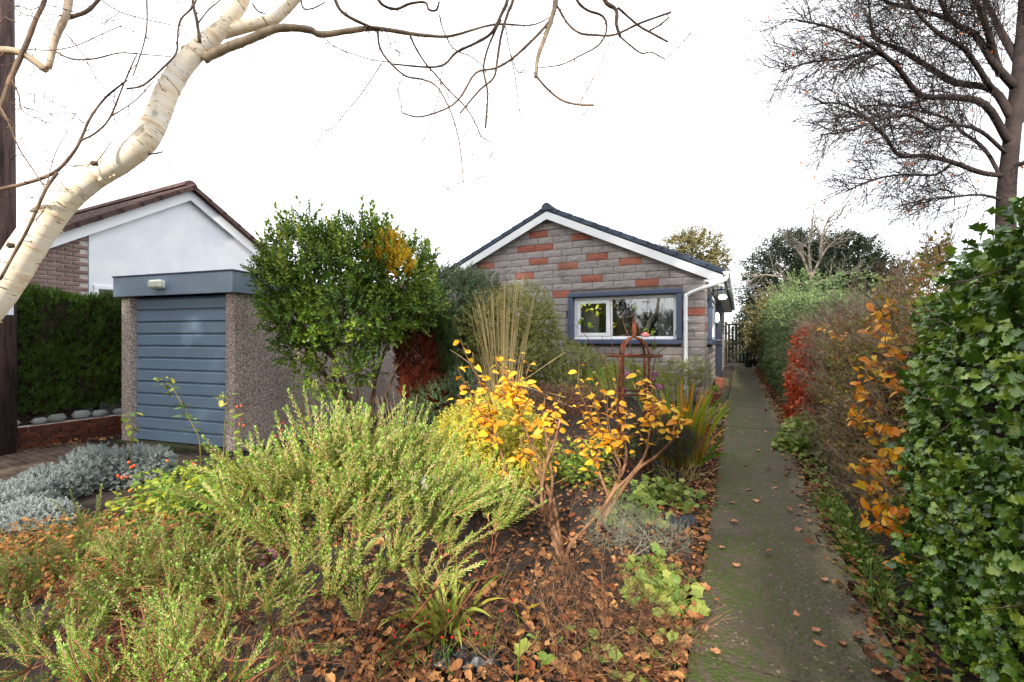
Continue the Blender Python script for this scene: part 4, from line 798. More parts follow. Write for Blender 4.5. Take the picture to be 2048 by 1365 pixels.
# twigs, each a branch of its own: (u, v) along it, width at both ends, depth at both ends
W = [
 ([(405, 118), (430, 106), (460, 93), (500, 78), (545, 60), (580, 55), (620, 60), (643, 70), (700, 62), (737, 57), (772, 60), (820, 68), (860, 72), (905, 72), (987, 49), (1061, 51), (1105, 33)], 22, 2, 2.46, 2.7),
 ([(655, -60), (670, 0), (690, 29), (737, 53), (760, 58)], 8, 6, 2.6, 2.56), ([(755, 62), (760, 94), (776, 121), (811, 152), (842, 158), (870, 170), (889, 199), (909, 242), (920, 289), (925, 336), (927, 365)], 5, 2, 2.57, 2.5),
 ([(819, 70), (830, 94), (850, 125), (873, 152), (897, 180), (932, 215), (952, 250), (963, 273), (983, 285)], 4.5, 2, 2.6, 2.7), ([(764, 127), (735, 172), (713, 199), (694, 223), (668, 254), (647, 266), (627, 301)], 2.4, 1.6, 2.57, 2.45),
 ([(780, 125), (733, 117), (672, 96), (651, 84)], 2.2, 1.6, 2.57, 2.6), ([(1030, -330), (1018, -60), (1014, 0), (1002, 31), (983, 66), (952, 86), (912, 105), (889, 129), (858, 135), (787, 129)], 9, 3.5, 2.62, 2.6),
 ([(1050, -320), (1032, -50), (1026, 0), (1014, 31), (1002, 74), (995, 121), (987, 156), (959, 180), (920, 227)], 8, 3.5, 2.65, 2.55), ([(1002, 40), (990, 62), (975, 101), (967, 141), (975, 187), (971, 256)], 4.5, 4.5, 2.63, 2.6),
 ([(1150, -350), (1120, -60), (1112, 0), (1108, 23), (1092, 70), (1076, 113), (1071, 156)], 14, 8, 2.55, 2.5), ([(1072, 152), (1092, 176), (1120, 199), (1151, 209), (1188, 211)], 5, 4.5, 2.5, 2.45), ([(1160, 207), (1178, 172), (1198, 137), (1221, 78)], 2.4, 2, 2.47, 2.45),
 ([(1104, 34), (1096, 47), (1069, 78), (1026, 117), (991, 137), (952, 146), (924, 191), (897, 215), (842, 234), (805, 227)], 6.5, 3, 2.53, 2.4), ([(805, 227), (797, 176), (813, 154)], 2, 1.5, 2.4, 2.42),
 ([(1110, 10), (1116, 16), (1135, 47), (1159, 66), (1190, 71), (1229, 70), (1280, 47), (1342, 25)], 5, 4.5, 2.54, 2.4), ([(1240, -340), (1209, -60), (1209, 0), (1233, 20), (1233, 51), (1241, 74)], 12, 6, 2.6, 2.55), ([(1241, 74), (1264, 94), (1284, 107), (1303, 105), (1330, 119)], 4, 2.5, 2.55, 2.5), ([(1330, 119), (1366, 86), (1383, 62)], 2, 1.5, 2.5, 2.48),
 ([(1236, 16), (1276, 51), (1303, 66), (1336, 84)], 5, 4.5, 2.57, 2.5), ([(1299, 62), (1319, 51), (1338, 35)], 4, 3.5, 2.52, 2.5), ([(1150, -300), (1148, -40), (1153, 0), (1174, 21), (1205, 33), (1213, 59), (1198, 90), (1159, 113), (1123, 129), (1073, 137)], 7, 2, 2.7, 2.6),
 ([(740, -200), (750, -30), (756, 0), (772, 14), (795, 18), (819, 8), (850, 6), (858, 20), (873, 21), (879, 4)], 7, 4, 2.7, 2.65), ([(879, 31), (889, 66), (909, 98), (940, 113), (967, 133)], 3, 2, 2.66, 2.6), ([(1010, 50), (1022, 113), (1030, 152), (1037, 203), (1041, 236)], 2.6, 1.7, 2.64, 2.6),
 ([(885, 130), (881, 168), (877, 195), (862, 250), (842, 289)], 2.2, 1.6, 2.6, 2.55), ([(1050, 98), (1048, 156)], 2, 1.6, 2.5, 2.5), ([(927, 345), (945, 320), (936, 270), (933, 215)], 1.8, 1.5, 2.5, 2.6), ([(927, 362), (905, 374), (890, 380)], 1.8, 1.4, 2.5, 2.5), ([(927, 363), (955, 357), (985, 346)], 1.6, 1.3, 2.5, 2.5), ([(983, 285), (985, 305), (975, 328)], 1.6, 1.3, 2.7, 2.7),
 ([(1022, 110), (1035, 144), (1048, 140)], 2.2, 1.8, 2.64, 2.64), ([(772, 60), (780, 85), (800, 108)], 2, 1.4, 2.57, 2.57), ([(643, 72), (668, 92), (690, 104)], 2, 1.4, 2.5, 2.5), ([(600, -60), (604, 10), (622, 18), (650, 5)], 4, 2.5, 2.6, 2.6),
 # towards the trunk side
 ([(-60, 320), (0, 219), (20, 161), (51, 92), (72, 38), (90, 0), (120, -90)], 12, 7, 2.15, 2.3), ([(200, -200), (150, -60), (137, 0), (133, 31), (113, 75), (97, 136)], 18, 11, 2.4, 2.25), ([(135, 36), (171, 24), (198, 0), (260, -80)], 9, 6, 2.33, 2.4), ([(-80, 100), (0, 102), (34, 104), (61, 118), (92, 141)], 18, 14, 2.2, 2.25),
 ([(-40, 385), (0, 379), (68, 362), (113, 342), (147, 304), (164, 273), (181, 236), (212, 195), (253, 161)], 9, 3.5, 2.05, 2.15), ([(161, 282), (191, 267), (219, 236), (246, 171), (270, 116)], 4.5, 2.6, 2.1, 2.15), ([(253, 178), (287, 171), (325, 137), (352, 106), (355, 68), (362, 38), (386, 14), (400, -20)], 4, 4, 2.14, 2.3),
 ([(219, 236), (270, 202), (308, 161)], 2.4, 1.8, 2.12, 2.1), ([(400, 86), (393, 41), (386, 0), (380, -80)], 7, 5, 2.42, 2.4), ([(294, -60), (294, 0), (294, 51), (287, 92), (267, 150)], 3.4, 2.4, 2.3, 2.2), ([(112, 104), (144, 118), (188, 118), (239, 106), (284, 109), (342, 114)], 4.2, 1.8, 2.26, 2.3),
 ([(-20, 190), (0, 215), (17, 246), (38, 297), (65, 338), (91, 378)], 3.4, 2.6, 2.1, 2.05), ([(116, 345), (92, 378), (75, 417), (51, 466), (24, 515), (0, 560)], 6.5, 5.5, 2.02, 1.95), ([(51, 99), (103, 101), (154, 91), (205, 68), (246, 51)], 2.4, 1.6, 2.2, 2.2), ([(24, 161), (38, 191), (44, 219), (68, 236), (96, 246)], 3.2, 1.8, 2.18, 2.15),
 ([(20, 205), (85, 226), (137, 227), (198, 226)], 1.8, 1.4, 2.16, 2.2), ([(51, 185), (89, 195), (133, 219), (174, 253)], 1.8, 1.4, 2.2, 2.15), ([(160, -40), (202, 0), (239, 24), (290, 38), (345, 51)], 2.6, 1.8, 2.3, 2.3), ([(130, 65), (164, 106), (191, 154), (219, 191), (232, 212)], 2.2, 1.6, 2.25, 2.25), ([(0, -12), (14, 0), (44, 27), (79, 38), (106, 68)], 2.6, 1.8, 2.2, 2.25),
 ([(296, 309), (310, 308), (325, 304)], 4, 3, 2.3, 2.27), ([(130, 333), (171, 330), (195, 323), (222, 284)], 2.4, 1.8, 2.06, 2.1), ([(398, 46), (417, 20), (441, 0), (470, -40)], 3, 2.4, 2.41, 2.4), ([(505, 8), (515, 22), (530, 28)], 4, 3, 2.5, 2.48), ([(92, 378), (110, 310), (135, 262)], 2, 1.4, 2.05, 2.1), ([(62, 425), (88, 418), (72, 440)], 3, 2.4, 1.97, 1.97), ([(-10, 60), (30, 14), (60, 20), (100, 12), (170, 30), (230, 42)], 2, 1.4, 2.3, 2.3),
]
spur = MB(); rbt = np.random.default_rng(77)
for lst, w0, w1, d0, d1 in W:
    q = [(u + rbt.normal(0, .4), v + rbt.normal(0, .4), w0 + (w1 - w0) * i / (len(lst) - 1)) for i, (u, v) in enumerate(lst)]
    o_, pts, rad = birch_limb(q, d0, d1, 'branch', 7 if w0 > 4 else 5, M['twig_pale'] if w0 >= 14 else M['twig'], 4, .1, .92)
    for i in range(1, len(pts)):            # short spurs and buds
        if rbt.random() < .42:
            t = pts[i] - pts[i - 1]; t /= np.linalg.norm(t) + 1e-9; d = t * .6 + rdir(rbt, 1)[0] * .8; d /= np.linalg.norm(d); L = rbt.uniform(.008, .028)
            spur.tube([pts[i], pts[i] + d * L * .7, pts[i] + d * L], [max(rad[i] * .6, .0014), .0014, .0026], 4)
        if rbt.random() < .2:               # fine hanging twiglets
            d = rdir(rbt, 1)[0] * np.array([.7, .7, .4]) + UP * -.35; L = rbt.uniform(.06, .2); c = curve(pts[i], pts[i] + d * L, rbt, 7, .15); spur.tube(c, np.linspace(.0021, .0013, 7), 3)
            for j in (2, 4, 5, 6): spur.tube([c[j], c[j] + rdir(rbt, 1)[0] * .008], [.0012, .0022], 3)
obj('twigs', spur.mesh('twigs', M['twig']), birch, kind='stuff')
flk = MB()                                   # curls of peeling bark
for _ in range(90):
    i = rbt.integers(20, len(tpts) - 60); t = tpts[i + 1] - tpts[i]; t /= np.linalg.norm(t); o = np.cross(t, rdir(rbt, 1)[0]); o /= np.linalg.norm(o); s = np.cross(t, o)
    c = tpts[i] + o * trad[i] * .985; L = rbt.uniform(.006, .018); wd = rbt.uniform(.003, .012)
    V = []
    for k in range(4): a = k / 3; V += [c + s * (a * L) + o * (.0 + .006 * a * a * rbt.uniform(.3, 1.6)) - t * wd, c + s * (a * L) + o * (.0 + .006 * a * a) + t * wd * rbt.uniform(.3, 1)]
    flk.add(V, Q=[[2 * k, 2 * k + 1, 2 * k + 3, 2 * k + 2] for k in range(3)])
obj('bark_flakes', flk.mesh('bark_flakes', mat_rough('peeling_bark', '#d9b489', '#f3e2c6', 30, .7, .2, .002)), birch, kind='stuff')
for u, v in ((72, 500), (190, 322)):          # dark scars where branches came off
    q = P(u, v, 2.22); k = np.argmin(np.linalg.norm(tpts - q, axis=1)); o = -q / np.linalg.norm(q); o = o - (tpts[k + 1] - tpts[k]) * 0
    b = MB(); V, T, mi = ico(1); b.add(V * np.array([.022, .022, .016]) + tpts[k] - FW * trad[k] * .93 , T=T); obj('knot', b.mesh('knot', M['bark'], smooth=True), birch)

# ---------------- generic bare branching
def grow(mb, rng, p, d, L, r, level, spec, tips=None):
    n = spec['seg'][min(level, len(spec['seg']) - 1)]; pts = [p]; dd = d / np.linalg.norm(d); rads = [r]; st = L / n
    for i in range(n):
        dd = dd + rdir(rng, 1)[0] * spec['wig'] + spec['pull'] * spec['pullw'][min(level, len(spec['pullw']) - 1)]; dd /= np.linalg.norm(dd); pts.append(pts[-1] + dd * st); rads.append(max(r * (1 - .75 * (i + 1) / n), spec['rmin']))
    mb.tube(pts, rads, 6 if level == 0 else (4 if level == 1 else 3), cap=False)
    if level >= spec['max']:
        if tips is not None: tips.append((pts[-1], dd)); tips.append((pts[len(pts) // 2], dd))
        return
    kids(mb, rng, pts, rads, L, level, spec, tips)
def kids(mb, rng, pts, rads, L, level, spec, tips, t0=.2):
    nk = spec['kids'][min(level, len(spec['kids']) - 1)]; pts = np.array(pts)
    for j in range(nk):
        t = t0 + (1 - t0) * (j + rng.random()) / nk; f = t * (len(pts) - 1); i = min(int(f), len(pts) - 2); q = pts[i] + (pts[i + 1] - pts[i]) * (f - i); ax = pts[i + 1] - pts[i]; ax /= np.linalg.norm(ax) + 1e-9
        o = rdir(rng, 1)[0]; o = o - ax * np.dot(o, ax); o /= np.linalg.norm(o); a = math.radians(rng.uniform(*spec['ang'])); nd = ax * math.cos(a) + (o * spec['flat'] + spec.get('bias', 0 * UP)) * math.sin(a)
        grow(mb, rng, q, nd, L * rng.uniform(*spec['len']) * (1.1 - .5 * t), rads[i] * .6, level + 1, spec, tips)

# ---------------- the big beech beyond the hedge
D = 13.5; bp = P(2014, HOR, D); bpz = .0; beech = thing('beech_tree', 'large bare spreading beech with dark trunk behind the holly hedge', 'tree', (bp[0], bp[1], bpz)); rb_ = np.random.default_rng(42)
b = MB(); tk = smooth_line([(bp[0], bp[1], -.1), P(2012, 560, D), P(2012, 400, D), P(2020, 310, D), P(2030, 220, D), P(2040, 120, D), P(2050, -20, D), P(2055, -260, D), P(2040, -560, D)], 4); b.tube(tk, np.interp(np.linspace(0, 1, len(tk)), [0, .15, .35, .5, .7, 1], [.27, .235, .20, .18, .14, .06]), 16); obj('trunk', b.mesh('trunk', M['beechbark'], smooth=True), beech)
limbs = [([(2006, 352), (1960, 345), (1905, 325), (1850, 312), (1800, 312), (1770, 275), (1730, 235), (1690, 210), (1640, 205)], 16, 0, -1.5), ([(2020, 290), (1970, 210), (1900, 195), (1840, 190), (1790, 130), (1730, 85), (1660, 55), (1590, 40)], 22, 0, -2.5), ([(2025, 240), (1985, 180), (1910, 165), (1850, 130), (1800, 100), (1750, 75), (1740, 30), (1735, -40)], 24, 0, 1.0),
         ([(2035, 180), (1990, 130), (1950, 70), (1900, 40), (1870, -30), (1850, -110)], 24, 0, -.6), ([(2040, 130), (2000, 60), (1970, -10), (1950, -120)], 24, 0, 1.4), ([(2045, 60), (2090, -40), (2150, -150)], 26, 0, -1), ([(2025, 260), (2075, 200), (2140, 140), (2230, 90)], 24, 0, .6), ([(2020, 330), (2070, 320), (2130, 260)], 16, 0, -1),
         ([(2005, 400), (1960, 390), (1900, 395), (1850, 400), (1800, 412)], 9, 0, -1), ([(2010, 370), (1970, 300), (1925, 265), (1900, 240), (1850, 225), (1780, 210), (1720, 215)], 12, 0, 1.8), ([(1800, 130), (1745, 105), (1690, 118), (1620, 125), (1560, 145)], 10, 0, -2.2), ([(2015, 310), (1960, 262), (1905, 250), (1870, 258), (1820, 232), (1760, 240), (1700, 262), (1640, 270)], 11, 0, -2.6), ([(1985, 180), (1930, 100), (1880, 70), (1830, 20), (1790, -50)], 16, 0, -1.6), ([(2000, 150), (1960, 20), (1900, -80), (1800, -160)], 20, 0, -2), ([(1900, 40), (1840, 20), (1790, 10), (1720, -20), (1640, -30)], 12, 0, -1), ([(1905, 325), (1870, 350), (1800, 350), (1740, 362), (1690, 385)], 8, 0, -1.4)]
spec = dict(seg=[6, 5, 4, 3], wig=.16, pull=np.array(-RT * .8 - UP * .25), pullw=[.02, .05, .07, .09], rmin=.0052, max=2, kids=[9, 6], ang=(25, 60), len=(.35, .62), flat=1.0)
tips = []; tw = MB()
for lst, w0, _, dd in limbs:
    pts = smooth_line(px(lst, D, D + dd), 4); n = len(pts); r0 = w0 * .33 / FPX * D; rads = np.linspace(r0, .018, n); b = MB(); b.tube(pts, rads, 8); obj('limb', b.mesh('limb', M['beechbark'], smooth=True), beech)
    L = np.linalg.norm(np.diff(pts, axis=0), axis=1).sum(); s2 = dict(spec); s2['kids'] = [int(16 + L * 8.5), 12, 5]; s2['pull'] = np.array(-RT * (.9 if lst[-1][0] < 2040 else -.6) - UP * .30)
    kids(tw, rb_, pts, np.minimum(rads, .020), min(L * .70, 3.4), 0, s2, tips, .12)
obj('twigs', tw.mesh('twigs', M['beechbark']), beech, kind='stuff')
tips_p = np.array([t[0] for t in tips]); sel = rb_.choice(len(tips_p), min(220, len(tips_p)), replace=False); lv = MB(); scatter(lv, [leaf8(.36, .1, .3), leaf2(.34)], rb_, tips_p[sel], rdir(rb_, len(sel)) - UP * .6, (.07, .11)); obj('clinging_leaves', lv.mesh('clinging_leaves', ML['rusty_leaf']), beech, kind='stuff')

# ---------------- background trees beyond the hedge and house
ML['dark_conifer'] = mat_leaf('dark_conifer_green', ['#16220f', '#263618', '#3b4a26'], rough=.6, trans=.1, pscale=.7)
ML['holm'] = mat_leaf('holm_oak_leaf', ['#3b3a20', '#5a5630', '#7d7446', '#8f8454'], rough=.6, trans=.2, pscale=.8)
def mass_tree(name, label, base, clumps, n, leafm, size, seed, shoot=None, trunk_r=.2, cat='tree', keep=.6, bark='bark'):
    r = np.random.default_rng(seed); t = thing(name, label, cat, tuple(base)); p, nn = clump_points(r, clumps, n, .5, 1.05, .2, 1.2, keep); lv = MB(); tm = [make_shoot(r, 1.0, 9, .34, leaf2(.3), (75, 35)) for _ in range(4)] if shoot is None else shoot
    scatter(lv, tm, r, p, nn * .8 + rdir(r, len(p)) * .7 + UP * .25, (size * .7, size * 1.3)); obj('crown', lv.mesh('crown', [leafm, M['bark']]), t, kind=None)
    b = MB(); 
    for c, rr in clumps: b.tube(curve(base, np.asarray(c) , r, 7, .08), np.linspace(trunk_r, trunk_r * .25, 7), 6)
    obj('trunk', b.mesh('trunk', M[bark], smooth=True), t); return t
def C(u, v, d, rp, rv=None, rd=None):
    s = d / FPX; return (P(u, v, d), np.array([rp * s * .95, (rd or rp) * s * .95, (rv or rp) * s]))
q = gd(1385, 27); mass_tree('evergreen_oak', 'olive green evergreen oak rising behind the bungalow roof', q, [C(1400, 500, 27, 42, 32), C(1360, 492, 27, 30, 16), C(1425, 525, 27, 30, 30), C(1385, 480, 27, 28, 14), C(1400, 570, 27, 40, 50), C(1335, 492, 27, 14, 6)], 1500, ML['holm'], .42, 5)
q = gd(1590, 24); mass_tree('dark_conifer', 'dark rounded conifer standing taller at the house side of the gap', q, [C(1575, 545, 24, 72, 70), C(1545, 590, 24, 55, 55), C(1600, 500, 24, 45, 32), C(1560, 650, 24, 70, 60), C(1630, 560, 24, 50, 60)], 4200, ML['dark_conifer'], .42, 6)
q = gd(1700, 22); mass_tree('dark_conifer', 'dark broad conifer nearer the beech trunk behind the hedge', q, [C(1690, 530, 22, 62, 52), C(1745, 555, 22, 45, 36), C(1650, 580, 22, 60, 60), C(1720, 610, 22, 60, 50), C(1690, 495, 22, 38, 20)], 3800, ML['dark_conifer'], .38, 7)
# pale bare tree before the conifers
q = gd(1632, 17); bt = thing('bare_tree', 'pale grey bare branched tree standing before the dark conifers', 'tree', tuple(q)); r = np.random.default_rng(9); b = MB(); twb = MB(); tk = smooth_line([q, P(1625, 600, 17), P(1622, 560, 17)], 4); b.tube(tk, np.linspace(.17, .12, len(tk)), 8); obj('trunk', b.mesh('trunk', M['barkgrey'], smooth=True), bt)
for lst in ([(1622, 560), (1640, 520), (1660, 490), (1690, 470)], [(1622, 560), (1605, 515), (1585, 490), (1560, 470)], [(1625, 570), (1618, 500), (1625, 440), (1630, 400)], [(1622, 575), (1580, 560), (1530, 550), (1505, 560)], [(1625, 570), (1680, 550), (1730, 545)], [(1640, 520), (1645, 470), (1665, 420)], [(1630, 590), (1570, 590), (1520, 585)]):
    pts = smooth_line(px(lst, 17, 17 + r.uniform(-1, 1)), 4); rd_ = np.linspace(.055, .014, len(pts)); b = MB(); b.tube(pts, rd_, 6); obj('limb', b.mesh('limb', M['barkgrey'], smooth=True), bt); s2 = dict(spec); s2.update(pull=UP * .6 - RT * .1, kids=[13, 6, 4], max=2, rmin=.007, wig=.2); kids(twb, r, pts, np.minimum(rd_, .04), 1.7, 0, s2, None, .25)
obj('twigs', twb.mesh('twigs', M['barkgrey']), bt, kind='stuff')
# trees across the road behind the camera, seen only as reflections in the window
for k, (x, y, w, h) in enumerate(((-8.5, -11, 2.4, 3.6), (-4.2, -12.5, 2.2, 2.9), (.5, -11.5, 2.2, 3.4), (4.5, -11, 2.6, 5.2), (9, -12, 3, 4.6), (-13, -11, 2.6, 4.4))):
    mass_tree('street_tree', ['rounded leafy tree across the road opposite the garage', 'low bushy tree across the road opposite the garden', 'small tree across the road opposite the path', 'tall tree across the road opposite the holly hedge', 'wide tree farthest along the road past the holly', 'wide tree across the road opposite the telegraph pole'][k], (x, y, 0), [((x, y, h * .55), (w, w, h * .42)), ((x + w * .4, y, h * .8), (w * .5, w * .5, h * .22))], 900, ML['dark_conifer'], .55, 50 + k)

# unseen tall trees added behind the camera: their high crowns are shaped to keep the low sun off the houses, the gap under the middle ones lets it reach the bed
for k, (x, y, zb, zt_, w, lb) in enumerate(((-6.6, -6.5, 4.7, 9.6, 3.3, 'tall broad tree behind the viewer on the garage side'), (-.6, -8.0, 8.4, 14.0, 3.2, 'tall high crowned tree behind the viewer in line with the bed'), (5.2, -6.5, 4.7, 9.2, 3.1, 'tall broad tree behind the viewer on the holly side'), (-12.5, -6.0, 4.5, 10, 3.4, 'tall broad tree behind the viewer beyond the pole'))):
    mass_tree('sun_blocker_tree', lb, (x, y, 0), [((x, y, (zb + zt_) / 2), (w, w * .6, (zt_ - zb) / 2)), ((x - w * .45, y, (zb + zt_) / 2 - .3), (w * .6, w * .5, (zt_ - zb) * .42)), ((x + w * .45, y, (zb + zt_) / 2 + .2), (w * .6, w * .5, (zt_ - zb) * .42))], 2200, ML['dark_conifer'], .75, 70 + k, trunk_r=.22)

# ================================================================== HEDGES
ML['yew'] = mat_leaf('conifer_hedge_green', ['#1a2c0e', '#324a16', '#527020', '#728c2e'], rough=.6, trans=.15, pscale=1.2)
ML['holly'] = mat_leaf('holly_green', ['#263c14', '#3d5c1e', '#567a28', '#7d9a30', '#a9b83e'], rough=.28, trans=.12, pscale=1.5, spec=.6, patch=.3)
ML['orange'] = mat_leaf('orange_yellow_leaf', ['#d0661a', '#ea8a20', '#f2a528', '#efbf32', '#d6cc40'], rough=.4, trans=.35, pscale=5, patch=.4, mottle=.35)
ML['shrub_orange'] = mat_leaf('amber_shrub_leaf', ['#bd701c', '#dc9420', '#eaae2a', '#efc436', '#dccb42'], rough=.45, trans=.35, pscale=6, patch=.35, mottle=.3)
ML['copper'] = mat_leaf('copper_beech_leaf', ['#7f2c16', '#a83f1f', '#c95a2a', '#dd7a40'], rough=.45, trans=.3, pscale=3)
ML['mixed_brown'] = mat_leaf('mixed_hedge_leaf', ['#6b4228', '#96703f', '#5f7a30', '#b08a40', '#7a8436', '#b5602f', '#4f6a28'], rough=.5, trans=.25, pscale=4)
ML['far_green'] = mat_leaf('grey_green_hedge_leaf', ['#3a4a2c', '#566a3e', '#768a56', '#90a06e'], rough=.5, trans=.2, pscale=1.4)
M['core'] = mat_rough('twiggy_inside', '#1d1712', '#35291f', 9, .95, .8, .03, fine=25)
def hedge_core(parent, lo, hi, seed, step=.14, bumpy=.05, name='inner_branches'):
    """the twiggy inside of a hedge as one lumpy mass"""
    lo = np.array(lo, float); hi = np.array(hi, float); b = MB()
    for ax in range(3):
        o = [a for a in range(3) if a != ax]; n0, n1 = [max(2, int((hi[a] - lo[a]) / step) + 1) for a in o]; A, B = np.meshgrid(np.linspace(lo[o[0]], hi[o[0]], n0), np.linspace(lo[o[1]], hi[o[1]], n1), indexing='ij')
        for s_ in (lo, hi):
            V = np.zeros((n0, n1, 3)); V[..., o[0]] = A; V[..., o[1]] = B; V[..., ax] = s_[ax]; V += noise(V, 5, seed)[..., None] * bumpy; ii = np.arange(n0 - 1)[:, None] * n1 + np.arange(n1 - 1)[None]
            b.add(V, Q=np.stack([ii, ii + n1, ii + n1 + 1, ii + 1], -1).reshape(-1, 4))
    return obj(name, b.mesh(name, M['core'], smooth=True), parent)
def hedge_points(rng, n, y0, y1, xf, ztop, zbot=.1, depth=1.0, lump=.07, f=4, top=.22, end=0.0, inn=.12, side=-1):
    """points over the path side, top and near end of a hedge that runs along Y; side = -1: the face looks to -X"""
    k = rng.random(n); y = rng.uniform(y0, y1, n); zt = np.interp(y, *ztop) if isinstance(ztop, tuple) else np.full(n, ztop); x0 = np.interp(y, *xf) if isinstance(xf, tuple) else np.full(n, xf)
    p = np.zeros((n, 3)); nn = np.zeros((n, 3)); tp = k < top; en = (k >= top) & (k < top + end); fa = ~(tp | en)
    gz = g(x0, y); z = gz + zbot + (zt - gz - zbot) * rng.random(n); e = rng.exponential(inn, n)
    p[fa] = np.stack([x0 - side * e * .6, y, z], -1)[fa]; nn[fa] = (side, 0, .25)
    p[tp] = np.stack([x0 - side * rng.random(n) * depth, y, zt - e * .5], -1)[tp]; nn[tp] = (side * .3, 0, 1)
    p[en] = np.stack([x0 - side * rng.random(n) * depth, np.full(n, y0) + e * .5, z], -1)[en]; nn[en] = (side * .3, -1, .2)
    edge = np.exp(-np.maximum(zt - p[:, 2], 0) / .18) * .10; p[fa, 0] -= side * edge[fa]
    p += nn * (noise(p, f) * lump + noise(p, f * 2.7, 5) * lump * .5)[:, None]; return p, nn
# conifer hedge beyond the driveway
r = np.random.default_rng(101); hd = thing('conifer_hedge', 'clipped dark green conifer hedge between the driveway and the neighbouring house', 'hedge', (-9.9, 3, -.2)); hedge_core(hd, (-10.25, .5, .35), (-9.58, 6.2, 1.98), 1)
tmy = []
for _ in range(5):      # flat feathery sprays
    L = []; 
    for i in range(7):
        for s_ in (-1, 1):
            a = math.radians(38 * s_); d = np.array([math.sin(a), math.cos(a), r.uniform(-.15, .1)]); L.append(place_tm(leaf2(.16, .04, .1), np.array([0, i * .13, 0]), frames(d[None], np.array([[0, 0, 1.]]))[0], .42 * (1 - i * .09)))
    L.append(place_tm(leaf2(.13), np.array([0, .75, 0]), np.eye(3), .35)); tmy.append(merge(L))
p, nn = hedge_points(r, 15000, .5, 6.2, -9.50, 2.06, .45, .8, .10, 2.4, .25, side=1, inn=.10); p[:, 2] += 0; lv = MB(); scatter(lv, tmy, r, p, nn * .7 + rdir(r, len(p)) * .5 + UP * .45, (.07, .13), nrm=nn + rdir(r, len(p)) * .4); obj('foliage', lv.mesh('foliage', ML['yew']), hd)
b = MB()
for k in range(9): q = np.array([-9.9 + r.uniform(-.15, .15), .8 + k * .62, -.25]); b.tube(curve(q, q + [r.uniform(-.2, .2), r.uniform(-.2, .2), .9], r, 5, .1), [.05, .045, .04, .035, .03], 6)
obj('stems', b.mesh('stems', M['bark']), hd)
# holly hedge, nearest on the path's other side
r = np.random.default_rng(102); ho = thing('holly_hedge', 'tall glossy dark green holly hedge nearest the camera beside the path', 'hedge', (1.2, 2.2, 0)); zt = ([-1, 1.6, 2.0, 2.6, 3.2, 3.9], [1.80, 1.86, 1.86, 1.74, 1.48, 1.1]); xf = ([-1, 2, 3, 3.9], [.80, .79, .83, .98])
hedge_core(ho, (.98, -.9, .12), (1.75, 3.55, 1.55), 2)
p, nn = hedge_points(r, 11500, 1.35, 3.85, xf, zt, .02, .9, .09, 4.5, .30, inn=.13); p2, n2 = hedge_points(r, 2500, -1, 1.35, xf, zt, .02, .9, .09, 4.5, .28, inn=.1); p = np.concatenate([p, p2]); nn = np.concatenate([nn, n2])
cl = P(1830, 480, 1); ax = rdir(r, len(p)) * .9 + nn * .35 + UP * .05; nr = nn * .9 + rdir(r, len(p)) * .55 + UP * .35; R = frames(ax, nr); sc = (.026 + .044 * r.random(len(p)) ** 1.3) * (1 + .15 * noise(p, 1.5)); tmh = [leaf_holly(0, k) for k in range(5)]
vis = apparent(p, sc) * np.where(p[:, 0] < np.interp(p[:, 1], *xf) + .06, 1, .3); o = np.argsort(-vis); top_, rest_ = o[:300], o[300:]
leaf_parts(ho, tmh, ML['holly'], p[top_], R[top_], sc[top_]); lv = MB(); w = r.integers(0, 5, len(rest_))
for k in range(5): lv.inst(tmh[k], p[rest_[w == k]], R[rest_[w == k]], sc[rest_[w == k]])
obj('leaves', lv.mesh('leaves', ML['holly'], smooth=True), ho, kind='stuff')
b = MB()
for k in range(130): q = np.array([r.uniform(.82, 1.1), r.uniform(1.4, 3.7), r.uniform(.15, 1.8)]); b.tube(curve(q, q + rdir(r, 1)[0] * .28 + UP * .1, r, 5, .1), np.linspace(.004, .0015, 5), 4)
for k in range(7): q = np.array([r.uniform(1, 1.4), -.5 + k * .6, -.05]); b.tube(curve(q, q + [0, 0, 1.5], r, 6, .05), np.linspace(.035, .01, 6), 7)
obj('stems', b.mesh('stems', M['twig'], smooth=True), ho)
